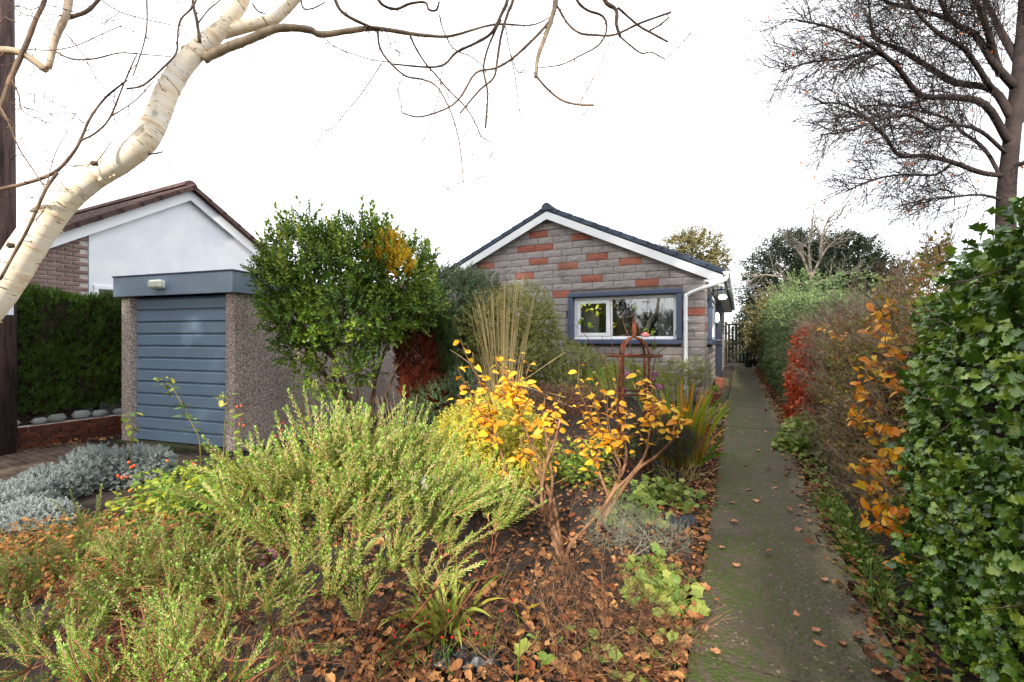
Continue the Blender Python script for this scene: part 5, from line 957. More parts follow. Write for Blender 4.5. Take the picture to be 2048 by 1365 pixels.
# orange beech sprigs growing out between the holly and the brown hedge
r = np.random.default_rng(103); be = thing('beech_hedge_plant', 'beech plant with yellow and orange autumn leaves poking out beside the holly', 'hedge plant', (.95, 3.8, 0)); stems = MB(); LP, LA, LN, LS = [], [], [], []
for (u, v, d) in [(1742, 640, 3.3), (1770, 690, 3.0), (1735, 705, 3.3), (1720, 740, 3.2), (1700, 770, 3.3), (1755, 760, 2.95), (1775, 660, 3.0), (1790, 740, 2.85), (1730, 790, 3.15), (1710, 800, 3.25), (1765, 820, 2.95), (1725, 845, 3.1), (1745, 875, 3.0), (1715, 870, 3.2), (1760, 900, 2.85), (1735, 925, 2.95), (1700, 930, 3.3), (1775, 850, 2.85), (1740, 985, 2.9), (1720, 1000, 2.95), (1760, 1010, 2.75), (1790, 980, 2.7), (1780, 1040, 2.65), (1715, 905, 3.1), (1800, 720, 2.8), (1760, 625, 3.15), (1690, 820, 3.4), (1745, 730, 3.1), (1785, 900, 2.75), (1735, 1050, 2.85), (1770, 1105, 2.6), (1700, 970, 3.2), (1730, 655, 3.3), (1660, 640, 4.4), (1780, 600, 3.2)]:
    tip = P(u + r.normal(0, 15), v + r.normal(0, 15), d + r.normal(0, .08)); root = np.array([1.05, tip[1] + .15, max(tip[2] - .35, .1)]); c = curve(root, tip, r, 7, .08, .05); stems.tube(c, np.linspace(.005, .0016, 7), 5)
    for k in range(int(r.integers(7, 13))):
        t = r.uniform(.55, 1); i = min(int(t * 6), 5); q = c[i] + (c[i + 1] - c[i]) * (t * 6 - i); LP.append(q + rdir(r, 1)[0] * .02); LA.append(rdir(r, 1)[0] + np.array([-.4, -.3, -.15])); LN.append(np.array([-.5, -.55, .6]) + rdir(r, 1)[0] * .5); LS.append(r.uniform(.042, .08))
LP, LA, LN, LS = map(np.array, (LP, LA, LN, LS)); leaf_parts(be, [leaf8(.31, .06, .15, wav=.015), leaf8(.29, .09, .3, side=.08), leaf8(.33, .04, -.12, wav=.02), leaf8(.28, .12, .2, side=-.1)], ML['orange'], LP, frames(LA, LN), LS); obj('stems', stems.mesh('stems', M['twig']), be, kind='stuff')
# brown twiggy mixed hedge
r = np.random.default_rng(104); mh = thing('mixed_hedge', 'half bare brown twiggy hedge between the holly and the copper beech', 'hedge', (1.4, 6, .1)); hedge_core(mh, (1.12, 3.9, .3), (1.8, 9.0, 1.3), 3, bumpy=.12)
twt = []
for _ in range(6):
    L = [stick(np.zeros(3), np.array([0, 1, 0]), .009, .004, 0)]
    for i in range(8):
        q = np.array([0, r.uniform(.2, .95), 0]); d = rdir(r, 1)[0] * .6 + np.array([0, .5, 0]); e = q + d * r.uniform(.2, .5); L.append(stick(q, e, .005, .0025, 0)); d2 = d + rdir(r, 1)[0] * .5; L.append(stick(q + (e - q) * .5, q + (e - q) * .5 + d2 * .2, .004, .002, 0))
    twt.append(merge(L))
mzt = ([3.4, 4.2, 5, 6, 7.5, 9], [1.72, 1.66, 1.60, 1.55, 1.55, 1.55]); mxf = ([3.4, 4.2, 5.5, 7, 9], [.98, .88, .86, .88, .95])
p, nn = hedge_points(r, 1500, 3.4, 9.1, mxf, mzt, .05, .9, .17, 4, .3); tb_ = MB(); scatter(tb_, twt, r, p, nn * .6 + rdir(r, len(p)) * .6 + UP * .6, (.16, .38)); obj('twigs', tb_.mesh('twigs', mat_rough('hedge_twig', '#6a584a', '#a8937d', 8, .8, .2, .002)), mh, kind='stuff')
p, nn = hedge_points(r, 13500, 3.4, 9.1, mxf, mzt, .02, .9, .2, 4, .3); lv = MB(); scatter(lv, [leaf8(.32, .08, .2), leaf2(.3)], r, p, rdir(r, len(p)) + UP * -.2, (.03, .058), nn + rdir(r, len(p)) * .7); obj('leaves', lv.mesh('leaves', ML['mixed_brown']), mh, kind='stuff')
# orange-brown top growth above the holly's end
p = np.array([P(u, v, d) for u, v, d in zip(r.uniform(1770, 1900, 700), r.uniform(0, 1, 700), r.uniform(3.2, 4.3, 700))]); uu = (p @ RT) / (p @ FW) * FPX + 1024; p[:, 2] = CAMZ + (p @ FW) / FPX * (HOR - (600 - (uu - 1770) * .75 + r.normal(0, 22, 700))); lv = MB(); scatter(lv, [leaf8(.3, .08, .2), leaf2(.3)], r, p, rdir(r, 700), (.03, .055)); obj('top_leaves', lv.mesh('top_leaves', ML['mixed_brown']), mh, kind='stuff'); b = MB(); sel = p[::7]; scatter(b, twt, r, sel - UP * .12, UP + rdir(r, len(sel)) * .5, (.18, .35)); obj('top_twigs', b.mesh('top_twigs', M['twig']), mh, kind='stuff')
# copper beech column
r = np.random.default_rng(105); q = gd(1600, 6.6); cb = thing('copper_beech', 'narrow copper beech with rusty red leaves at the path edge', 'hedge plant', (.85, 7.5, .18)); cl = [((.77, 7.2, .40), (.18, .55, .32)), ((.79, 7.4, .78), (.2, .6, .4)), ((.83, 7.6, 1.15), (.17, .42, .33)), ((.88, 7.75, 1.42), (.12, .3, .2))]
p, nn = clump_points(r, cl, 2600, .45, 1.05, .15, 4); lv = MB(); scatter(lv, [leaf8(.36, .08, .25, wav=.02), leaf8(.34, .1, .1)], r, p, rdir(r, len(p)) - UP * .3 + nn * .3, (.045, .075), nn + rdir(r, len(p)) * .5); obj('foliage', lv.mesh('foliage', ML['copper']), cb); b = MB()
for c, _ in cl: b.tube(curve((.86, 7.5, .1), c, r, 6, .05), np.linspace(.016, .005, 6), 5)
obj('stems', b.mesh('stems', M['bark']), cb)
# far green hedge
r = np.random.default_rng(106); fhg = thing('green_hedge', 'rounded grey green hedge running to the far gate past the copper beech', 'hedge', (1.6, 15, .2)); hedge_core(fhg, (1.15, 8.6, .25), (2.4, 23, 1.75), 4, .3)
p, nn = hedge_points(r, 9500, 8.3, 23, ([8.3, 9, 12, 23], [1.02, .85, .78, .85]), ([8.3, 9.3, 11, 14, 23], [1.7, 2.0, 2.2, 2.35, 2.3]), .05, 1.3, .14, 2.2, .3, .05); lv = MB(); tmg = [make_shoot(r, 1, 8, .45, leaf2(.3), (75, 30)) for _ in range(4)]; scatter(lv, tmg, r, p, nn * .8 + rdir(r, len(p)) * .6 + UP * .3, (.09, .17)); obj('foliage', lv.mesh('foliage', [ML['far_green'], M['twig']]), fhg)
for (u, v, d, rr, mt, lb) in ((1560, 640, 15, 55, 'holm', 'olive bush leaning over the hedge before the dark conifer'), (1510, 655, 20, 40, 'dark_conifer', 'dark green bush by the far gate below the aerial'), (1600, 610, 13, 50, 'far_green', 'fresh green bush bulging above the far hedge')):
    q = gd(u, d); mass_tree('background_bush', lb, q, [C(u, v, d, rr), C(u + rr * .5, v + 25, d, rr * .8), C(u - rr * .4, v + 35, d, rr * .8)], 900, ML[mt], .25, int(u), cat='bush', trunk_r=.05)

# ================================================================== SHRUBS
def bush(name, label, cat, base, clumps, n, leafm, shoots, sc, seed, up=.3, out=.9, rand=.5, stem_r=.012, bark='bark', lo=.5, stemw=None, keep=.6, foliage='foliage', nstem=None, nmain=99, lump=.16):
    r = np.random.default_rng(seed); t = thing(name, label, cat, tuple(base)); p, nn = clump_points(r, clumps, n, lo, 1.04, lump, 4.0, keep); lv = MB(); scatter(lv, shoots, r, p, nn * out + rdir(r, len(p)) * rand + UP * up, sc); obj(foliage, lv.mesh(foliage, [leafm, M['twig']]), t)
    b = MB(); main = np.zeros((0, 3))
    for i, (c, rr) in enumerate(clumps):
        c = np.asarray(c, float); s0 = np.asarray(base) if i < nmain else main[np.argmin(np.linalg.norm(main - (c * .55 + np.asarray(base) * .45), axis=1))]; s = curve(s0 + np.array([r.normal(0, stem_r * 2), r.normal(0, stem_r * 2), -.03]), c, r, 8, .07, .03); k_ = 1 if i < nmain else .45; b.tube(s, np.linspace(stem_r * k_ * r.uniform(.7, 1.1), stem_r * .3 * k_, 8), 7); main = np.concatenate([main, s[3:]]) if i < nmain else main
        for k in range(nstem or 5):
            e = c + rdir(r, 1)[0] * np.asarray(rr) * .8; b.tube(curve(s[int(r.integers(4, 8))], e, r, 6, .08), np.linspace(stem_r * .3, stem_r * .1, 6), 4)
    obj('stems', b.mesh('stems', M[bark], smooth=True), t); return t, r
rs = np.random.default_rng(200)
sh_ever = [make_shoot(rs, 1, 12, .33, leaf2(.29, .1, .05), (70, 25), .15, .012) for _ in range(5)]
sh_small = [make_shoot(rs, 1, 12, .27, leaf2(.33, .08, .05), (75, 40), .1, .012) for _ in range(5)]
sh_narrow = [make_shoot(rs, 1, 12, .32, leaf2(.18, .06, .08), (60, 25), .1, .01) for _ in range(5)]
sh_need = [make_shoot(rs, 1, 20, .2, leaf2(.1, .02, 0), (55, 30), .05, .012) for _ in range(4)]
ML['ever'] = mat_leaf('evergreen_leaf', ['#263f14', '#3f6022', '#5d7f28', '#88a035', '#b8bf42'], rough=.38, trans=.18, pscale=2.6, patch=.45, spec=.5)
ML['ever_light'] = mat_leaf('yellow_green_shoot_leaf', ['#4f7024', '#769230', '#a2b03e', '#c4c34c'], rough=.4, trans=.22)
ML['ever_yellow'] = mat_leaf('yellow_evergreen_leaf', ['#b98a12', '#d9ab1a', '#e6bd22', '#a8a526'], rough=.4, trans=.3)
ML['elae'] = mat_leaf('dull_green_leaf', ['#304524', '#4a623a', '#677d54', '#86976e'], rough=.45, trans=.15, pscale=3)
ML['varieg'] = mat_leaf('variegated_leaf', ['#56652f', '#7f8a45', '#aaa65c', '#6b7a38', '#c4bd7c'], rough=.45, trans=.25, pscale=4)
ML['euon'] = mat_leaf('golden_variegated_leaf', ['#6f7f22', '#a3a82e', '#cfc044', '#e2d468', '#c2b83e'], rough=.4, trans=.25, pscale=4)
ML['thuja'] = mat_leaf('red_brown_thuja', ['#421b10', '#662c18', '#874122'], rough=.6, trans=.1, pscale=2)
ML['thuja_g'] = mat_leaf('thuja_green', ['#20300f', '#34491a', '#4a5e22'], rough=.6, trans=.12)
ML['dwarf'] = mat_leaf('blue_green_dwarf_conifer', ['#17231b', '#263528', '#3a4a36'], rough=.6, trans=.08)
ML['spirea'] = mat_leaf('yellow_green_spirea', ['#55641c', '#7a8428', '#9ba038', '#8f7a34'], rough=.5, trans=.25)
ML['silver'] = mat_leaf('silver_leaf', ['#78827d', '#929b97', '#acb3b0', '#87918d'], rough=.8, trans=.15)
ML['rose'] = mat_leaf('rose_leaf', ['#37561a', '#54761f', '#7a9029', '#a3a430', '#c6b338'], rough=.4, trans=.25, pscale=3)
ML['cover'] = mat_leaf('autumn_ground_cover', ['#4a4a1c', '#6b5222', '#7d4a20', '#93602a', '#ad7a30', '#5e3c1c'], rough=.5, trans=.2, pscale=3, patch=.3)
ML['geran'] = mat_leaf('cranesbill_leaf', ['#4f6a2c', '#6c8438', '#8a9846', '#a8a452'], rough=.5, trans=.3, pscale=3)
ML['heath'] = mat_leaf('heath_green', ['#628430', '#8cae44', '#b2c866', '#d2dc94'], rough=.5, trans=.2, pscale=6, patch=.45)
ML['heath_tip'] = mat_leaf('heath_fresh_tip', ['#82a444', '#9cb858', '#b6c878'], rough=.5, trans=.25)
ML['heath_bud'] = mat_leaf('heath_bud', ['#d9b99a', '#e6cdb4', '#d9a58c'], rough=.6, trans=.1)
# big evergreen by the garage
eb = gd(735, 6.3); ecl = [C(600, 520, 6.2, 62, 62), C(580, 590, 6.0, 54, 40), C(650, 560, 6.2, 80, 75), C(720, 530, 6.4, 70, 70), C(790, 560, 6.4, 68, 66), C(828, 605, 6.3, 46, 46), C(700, 640, 6.1, 90, 60), C(600, 640, 6.0, 60, 40), C(765, 645, 6.3, 56, 42), C(612, 462, 6.2, 17, 38), C(655, 490, 6.3, 24, 30), C(728, 480, 6.4, 28, 34), C(770, 500, 6.4, 24, 32), C(825, 530, 6.5, 22, 30), C(550, 548, 6.0, 32, 22), C(600, 700, 6.0, 36, 30), C(640, 760, 5.9, 30, 18), C(720, 740, 6.0, 32, 20), C(548, 625, 5.95, 32, 16)]
big, r = bush('evergreen_shrub', 'large glossy evergreen shrub on bare stems in front of the garage side', 'shrub', eb, ecl, 3500, ML['ever'], sh_ever, (.14, .23), 201, up=.5, rand=.65, stem_r=.03, bark='barkbrown', lo=.42, nmain=8, lump=.3)
p, nn = clump_points(r, ecl[:6] + ecl[9:14], 620, .9, 1.12); q_ = (nn[:, 2] > .1) & (noise(p, 3.5, 2) > .05); p, nn = p[q_], nn[q_]; lv = MB(); scatter(lv, sh_ever, r, p, UP * 1.2 + nn * .5 + rdir(r, len(p)) * .25, (.2, .34)); obj('leading_shoots', lv.mesh('leading_shoots', [ML['ever_light'], M['twig']]), big)
p, nn = clump_points(r, [C(780, 505, 6.15, 28, 34), C(800, 535, 6.0, 22, 22), C(740, 520, 6.1, 12, 18)], 420, .5, 1.05); lv = MB(); scatter(lv, sh_ever, r, p, nn * .6 + UP * .9 + rdir(r, len(p)) * .3, (.09, .15)); obj('yellow_foliage', lv.mesh('yellow_foliage', [ML['ever_yellow'], M['twig']]), big, label='patch of bright yellow leaves near the top')
# others, back to front
bush('dull_green_shrub', 'rounded dull green evergreen shrub between the garage end and the bungalow', 'shrub', gd(925, 8.2), [C(905, 600, 8.2, 62, 62), C(950, 600, 8.3, 52, 50), C(880, 575, 8.3, 45, 36), C(930, 680, 8.2, 75, 60), C(870, 650, 8.0, 45, 60)], 3000, ML['elae'], sh_ever, (.10, .17), 202, up=.3, stem_r=.02)
bush('variegated_shrub', 'pale variegated shrub behind the tall straw stems', 'shrub', gd(1030, 7.8), [C(1040, 630, 7.8, 62, 56), C(975, 650, 7.7, 52, 52), C(1080, 650, 7.9, 36, 42), C(1020, 710, 7.6, 75, 55), C(930, 690, 7.6, 30, 40)], 3000, ML['varieg'], sh_small, (.10, .17), 203, stem_r=.016)
bush('low_variegated_shrub', 'low spreading variegated shrub under the bungalow window', 'shrub', gd(1140, 7.9), [C(1140, 725, 7.9, 55, 36), C(1190, 740, 8.0, 36, 24), C(1090, 740, 7.7, 45, 36), C(1130, 770, 7.6, 70, 30), C(1110, 690, 8.1, 26, 20)], 2000, ML['varieg'], sh_small, (.08, .14), 204, stem_r=.01)
bush('yellow_green_shrub', 'fine yellow green shrub at the foot of the downpipe', 'shrub', gd(1390, 8.3), [C(1350, 745, 8.5, 26, 24), C(1390, 740, 8.4, 22, 20), C(1300, 755, 8.2, 36, 22), C(1412, 748, 8.4, 16, 14), C(1350, 775, 8.1, 40, 20)], 900, ML['spirea'], sh_narrow, (.06, .11), 205, stem_r=.006)
bush('low_green_shrub', 'low green shrub behind the rusty obelisk below the sill', 'shrub', gd(1250, 7.0), [C(1250, 750, 7.0, 40, 26), C(1205, 770, 6.8, 36, 24), C(1290, 770, 6.9, 36, 22)], 1100, ML['rose'], sh_narrow, (.06, .11), 206, stem_r=.006)
bush('purple_leaf_plant', 'dull purple brown low plant behind the amber shrubs', 'plant', gd(1120, 5.6), [C(1110, 800, 5.6, 60, 26), C(1170, 800, 5.7, 40, 22)], 700, mat_leaf('purple_brown_leaf', ['#3c2420', '#5b352b', '#6d4a34'], trans=.2), sh_small, (.05, .09), 207, stem_r=.004)
t, r = bush('thuja', 'upright conifer with dead red brown foliage and a green side', 'conifer', gd(847, 6.8), [C(838, 715, 6.7, 44, 75), C(850, 780, 6.65, 46, 50), C(835, 660, 6.8, 30, 46)], 2600, ML['thuja'], tmy, (.09, .15), 208, up=.9, stem_r=.02, rand=.3)
p, nn = clump_points(r, [C(884, 700, 6.7, 26, 66), C(874, 650, 6.7, 24, 40)], 1000, .4, 1.03); lv = MB(); scatter(lv, tmy, r, p, nn * .5 + UP * .9 + rdir(r, len(p)) * .3, (.08, .13)); obj('green_foliage', lv.mesh('green_foliage', ML['thuja_g']), t, label='green living side of the conifer')
bush('green_ground_shrub', 'dark leafy undergrowth at the foot of the thuja', 'shrub', gd(900, 6.4), [C(880, 800, 6.4, 55, 40), C(930, 790, 6.5, 45, 50), C(820, 830, 6.2, 40, 20)], 1300, ML['elae'], sh_small, (.07, .12), 209, stem_r=.006)
bush('golden_euonymus', 'golden variegated mound behind the first amber shrub', 'shrub', gd(985, 3.75), [C(985, 870, 3.75, 92, 66), C(925, 890, 3.7, 60, 55), C(1045, 900, 3.75, 52, 55), C(985, 930, 3.65, 95, 45)], 3200, ML['euon'], sh_small, (.06, .095), 210, stem_r=.008)
bush('dwarf_conifer', 'dark blue green dwarf conifer mound beside the path', 'conifer', gd(1330, 4.65), [C(1315, 870, 4.5, 52, 30), C(1285, 880, 4.5, 36, 24), C(1355, 885, 4.45, 34, 22)], 1800, ML['dwarf'], sh_need, (.06, .1), 211, stem_r=.006)

# tall straw grass
def blades(mb, r, base, n, L, spread, w, tipdir=None, bend=.3, rad=.08, m=0, sides=0):
    for _ in range(n):
        a = r.uniform(0, 2 * math.pi); o = np.array([math.cos(a), math.sin(a), 0]); q = np.asarray(base) + o * rad * r.random(); ln = L * r.uniform(.7, 1.08); lean = spread * r.random() ** .7
        k = 6; pts = [q]; d = UP + o * lean + (0 if tipdir is None else tipdir)
        for i in range(k): d = d / np.linalg.norm(d); pts.append(pts[-1] + d * ln / k); d = d + o * bend * lean * (i / k) - UP * bend * .5 * lean * (i / k)
        pts = np.array(pts)
        if sides: mb.tube(pts, np.linspace(w, w * .5, k + 1), sides, m=m, cap=False)
        else:
            sd = np.cross(pts[-1] - pts[0], rdir(r, 1)[0]); sd /= np.linalg.norm(sd) + 1e-9; ws = w * np.array([.6, .9, 1, .95, .75, .45, .05]); V = np.concatenate([pts - sd * ws[:, None], pts + sd * ws[:, None]]); mb.add(V, Q=[[i, i + 1, k + 2 + i, k + 1 + i] for i in range(k)], m=m)
ML['straw'] = mat_leaf('straw_stem', ['#a38d58', '#c8b07a', '#dcc896'], rough=.6, trans=.1); ML['grassgreen'] = mat_leaf('grey_green_blade', ['#4a5c38', '#6d7c50', '#8d9668', '#a59d66'], rough=.5, trans=.25); ML['panicle'] = mat_leaf('seed_head', ['#8a7038', '#ab8f50'], rough=.8, trans=.2)
r = np.random.default_rng(220); q = gd(1005, 6.1); t = thing('golden_oat_grass', 'clump of tall straw coloured grass stems in front of the variegated shrub', 'grass', tuple(q)); b = MB(); blades(b, r, q, 72, 2.0, .20, .0055, bend=.15, rad=.14, sides=4); obj('stalks', b.mesh('stalks', ML['straw']), t)
b = MB(); blades(b, r, q, 260, .85, 1.0, .005, bend=1.2, rad=.16); obj('blades', b.mesh('blades', ML['grassgreen']), t); b = MB(); pp = []
for _ in range(420): a = r.uniform(0, 6.28); s = r.random() ** .6; h = r.uniform(1.5, 2.1); pp.append(q + np.array([math.cos(a) * s * .42, math.sin(a) * s * .42, h]))
scatter(b, [leaf2(.12)], r, np.array(pp), UP * .5 + rdir(r, 420), (.03, .06)); obj('seed_heads', b.mesh('seed_heads', ML['panicle']), t, kind='stuff')
for (u0, v0, d0, u1, v1, d1) in ((1000, 790, 5.9, 1130, 705, 5.6), (1010, 760, 5.9, 1130, 795, 5.4), (1040, 800, 5.8, 1120, 840, 5.3), (985, 760, 6, 900, 700, 5.8), (1045, 770, 5.9, 1145, 815, 5.3)): b = MB(); b.tube(curve(P(u0, v0, d0), P(u1, v1, d1), r, 5, .02), .004, 4); obj('stalk', b.mesh('stalk', ML['straw']), t)

# crocosmia
ML['croco'] = mat_leaf('crocosmia_blade', ['#4f7a22', '#6f962c', '#9aa634', '#c98f2c', '#a84c2a'], rough=.45, trans=.3, pscale=3, patch=.2); r = np.random.default_rng(221); q = gd(1362, 4.9); t = thing('crocosmia', 'clump of upright sword leaves turning red and yellow beside the path', 'plant', tuple(q)); b = MB(); blades(b, r, q, 120, .92, .40, .014, bend=.5, rad=.2); blades(b, r, q + np.array([.1, -.05, 0]), 16, .65, 1.3, .013, bend=.8, rad=.1); obj('blades', b.mesh('blades', ML['croco']), t)

# rusty obelisk
q = gd(1268, 4.6); ob = thing('obelisk', 'rusty iron plant obelisk with domed top and pointed finial', 'plant support', tuple(q)); RZ0 = 1.225; cx, cy, cz = q; LR = .175
for k in range(4):
    a = math.pi / 4 + k * math.pi / 2 + .35; o = np.array([math.cos(a), math.sin(a), 0]); b = MB(); b.tube([q + o * (LR + .02) - UP * .1, q * [1, 1, 0] + o * LR + UP * RZ0], .014, 8); obj('leg', b.mesh('leg', M['rust'], smooth=True), ob)
for k in range(2):
    a = math.pi / 4 + k * math.pi / 2 + .35; o = np.array([math.cos(a), math.sin(a), 0]); b = MB(); b.tube([q * [1, 1, 0] + o * LR * math.cos(s) + UP * (RZ0 + .185 * math.sin(s)) for s in np.linspace(0, math.pi, 17)], .012, 8); obj('hoop', b.mesh('hoop', M['rust'], smooth=True), ob)
for zz, rr in ((RZ0, .27), (.85, .19), (.45, .195)):
    an = np.linspace(0, 2 * math.pi, 33); b = MB(); b.tube([[cx + rr * math.cos(s), cy + rr * math.sin(s), zz] for s in an], .011, 6, cap=False); obj('ring', b.mesh('ring', M['rust'], smooth=True), ob)
b = MB(); b.lathe([(0, .0), (.022, .0), (.024, .03), (.014, .045), (.03, .06), (.022, .12), (.012, .18), (.0, .225)], (cx, cy, RZ0 + .18), 10); obj('finial', b.mesh('finial', M['rust'], smooth=True), ob)
# climbing rose on it
r = np.random.default_rng(222); ML['roseflower'] = mat_leaf('pink_petal', ['#e08a94', '#eda3a8', '#f2bcae'], rough=.5, trans=.3); rz = thing('climbing_rose', 'thin climbing rose with one pink bloom on the rusty obelisk', 'rose', tuple(q + [.1, .05, 0])); b = MB(); ends = []
for lst in ([(1270, 960), (1235, 800), (1205, 720), (1170, 670), (1142, 643)], [(1265, 960), (1240, 800), (1225, 700), (1221, 640), (1220, 596)], [(1275, 960), (1275, 800), (1262, 700), (1245, 640), (1230, 600)], [(1285, 960), (1290, 800), (1300, 720), (1285, 680), (1270, 640), (1262, 620)], [(1290, 960), (1300, 800), (1312, 716), (1345, 685), (1352, 662), (1366, 650)], [(1280, 960), (1295, 760), (1305, 700), (1311, 670)], [(1268, 950), (1215, 760), (1210, 705), (1203, 672)], [(1300, 940), (1290, 820), (1268, 720), (1258, 770)]):
    pts = smooth_line(px(lst, 4.65, 4.5), 4); b.tube(pts, np.linspace(.006, .002, len(pts)), 5); ends.append(pts)
obj('stems', b.mesh('stems', mat_rough('rose_stem', '#4a2f26', '#6f4a3a', 12, .6, .2, .002)), rz); lp = np.array([P(u + r.normal(0, 5), v + r.normal(0, 5), 4.55) for u, v in [(1180, 640), (1185, 625), (1165, 650), (1172, 610), (1195, 620), (1290, 660), (1305, 655), (1310, 665), (1300, 690), (1235, 650), (1230, 613), (1270, 618), (1190, 615), (1160, 640), (1305, 690), (1210, 735), (1320, 720)] for _ in range(3)]); leaf_parts(rz, [leaf8(.33, .08, .2), leaf8(.3, .1, .1)], ML['rose'], lp, frames(rdir(r, len(lp)) - UP * .3, rdir(r, len(lp)) * .5 + UP), r.uniform(.04, .065, len(lp)))
fc = P(1291, 676, 4.45); b = MB()
for k in range(16): a = k * 2.4; rr = .008 + .0022 * k; d = np.array([math.cos(a) * rr, math.sin(a) * rr, .02 - .0012 * k]); b.inst(leaf8(.5, .2, -.25), (fc + d * .6)[None], frames((d + UP * (.05 - .0025 * k))[None], (UP * .3 - d / np.linalg.norm(d) + 1e-4)[None]), [.045])
obj('bloom', b.mesh('bloom', ML['roseflower'], smooth=True), rz, label='single pink rose bloom')
# sedum / hydrangea heads
ML['sedum'] = mat_leaf('dusky_purple_head', ['#5f2f52', '#7d4668', '#9a6a78', '#b48f88'], rough=.7, trans=.2); r = np.random.default_rng(223)
for k, (u, v, d, s, lb) in enumerate(((1252, 753, 4.95, .075, 'pink purple flower head just right of the obelisk leg'), (1243, 783, 4.9, .07, 'lower dusky flower head behind the obelisk leg'), (1300, 762, 5.0, .07, 'dusky flower head inside the far obelisk leg'), (1318, 778, 4.9, .075, 'purple flower head beside the crocosmia'), (1308, 750, 5.05, .06, 'small uppermost purple flower head by the crocosmia'))):
    c = P(u, v, d); bq = gd(u, d); t = thing('hydrangea_stem', lb, 'flower', tuple(bq), 'dusky flower heads round the obelisk'); b = MB(); n = 110; dd = rdir(r, n); dd[:, 2] = np.abs(dd[:, 2]) * .8; scatter(b, [leaf8(.5, .1, .1)], r, c + dd * s * .85, np.cross(dd, rdir(r, n)), (.018, .03), nrm=dd); obj('flower_head', b.mesh('flower_head', ML['sedum']), t); b = MB(); b.tube(curve(bq, c, r, 5, .03), .005, 5); obj('stem', b.mesh('stem', M['twig']), t)

# ================================================================== THE AMBER SHRUBS
def amber(label, base, forks, tips, d0, d1, seed, gname):
    r = np.random.default_rng(seed); t = thing('amber_shrub', label, 'shrub', tuple(base)); b = MB(); nodes = []
    for lst in forks:
        pts = smooth_line(np.concatenate([[base + np.array([0, 0, -.04])], [P(u, v, d) for u, v, d in lst]]), 5); n = len(pts); w0 = .015; rad = np.linspace(w0, .006, n) * (1 + .12 * np.sin(np.arange(n) * 1.7)); b.tube(pts, rad, 9); nodes += list(pts[n // 3:])
    nodes = np.array(nodes); LP, LA, LN, LS = [], [], [], []
    for (u, v, nl) in tips:
        tip = P(u, v, r.uniform(d0, d1)); low = nodes[nodes[:, 2] < tip[2] - .02]; low = low if len(low) else nodes; j = np.argmin(np.linalg.norm((low - tip) * [1, 1, .5], axis=1) + r.uniform(0, .06, len(low))); c = curve(low[j], tip, r, 9, .07, .0); b.tube(c, np.linspace(.0045, .0016, 9), 5)
        a0 = r.uniform(0, 6.28)
        for k in range(nl + 3 if nl > 3 else nl):
            f = 1 - .55 * (k / max(nl - 1, 1)); i = min(int(f * 8), 7); q = c[i] + (c[i + 1] - c[i]) * (f * 8 - i); a = a0 + k * 2.4; o = np.array([math.cos(a), math.sin(a), r.uniform(-.35, .35)]); LP.append(q + o * .012); LA.append(o); LN.append(UP * .8 - FW * .55 + rdir(r, 1)[0] * .6); LS.append(r.uniform(.042, .078) * (.8 if k == 0 else 1))
    for _ in range(26):     # bare side twigs
        q = nodes[r.integers(0, len(nodes))]; e = q + rdir(r, 1)[0] * [.16, .16, .05] + UP * r.uniform(.02, .16); b.tube(curve(q, e, r, 6, .12), np.linspace(.0035, .0012, 6), 4)
    obj('stems', b.mesh('stems', M['barkpale'], smooth=True), t); LP, LA, LN, LS = map(np.array, (LP, LA, LN, LS))
    leaf_parts(t, [leaf8(.29, .07, .3, wav=.02), leaf8(.31, .12, .15, side=.1, wav=.03), leaf8(.28, .08, .55, side=-.12, wav=.025), leaf8(.25, .16, .25, wav=.035), leaf8(.32, .06, -.2, side=.08, wav=.035), leaf8(.27, .14, .7, side=.15, wav=.03)], ML['shrub_orange'], LP, frames(LA, LN), LS)
bA = gv(1128, 1122)
amber('amber leaved shrub with forked peeling trunk, nearer the camera', bA, [[(1120, 1085, 2.84), (1095, 1040, 2.86), (1088, 990, 2.88), (1080, 930, 2.9), (1050, 860, 2.92), (1030, 800, 2.95)], [(1118, 1090, 2.84), (1100, 1020, 2.82), (1105, 960, 2.8), (1095, 900, 2.8), (1090, 850, 2.8)], [(1090, 1030, 2.86), (1045, 990, 2.9), (1020, 960, 2.95), (1000, 900, 3.0), (985, 850, 3.0)], [(1140, 1090, 2.83), (1160, 1068, 2.8), (1190, 1035, 2.76)], [(1105, 1000, 2.84), (1065, 930, 2.9), (1040, 880, 2.95)], [(1085, 1010, 2.84), (1090, 940, 2.78), (1110, 880, 2.76), (1120, 840, 2.75)]],
      [(922, 682, 7), (945, 705, 4), (915, 735, 6), (935, 765, 6), (985, 715, 4), (1010, 715, 7), (1048, 705, 5), (1060, 728, 5), (980, 745, 5), (1020, 748, 6), (960, 775, 7), (1000, 775, 8), (1040, 765, 8), (935, 800, 5), (975, 810, 8), (1010, 805, 8), (1050, 800, 7), (1090, 795, 5), (1105, 815, 5), (1120, 790, 4), (950, 840, 7), (985, 845, 8), (1030, 840, 6), (1080, 835, 5), (1110, 830, 5), (925, 860, 5), (960, 870, 6), (1040, 900, 5), (1035, 915, 4), (1075, 850, 4), (1105, 925, 3), (965, 935, 2), (1110, 945, 2), (910, 800, 4), (915, 790, 4), (1060, 770, 6)], 2.75, 3.0, 301, '')
bB = gv(1192, 1052)
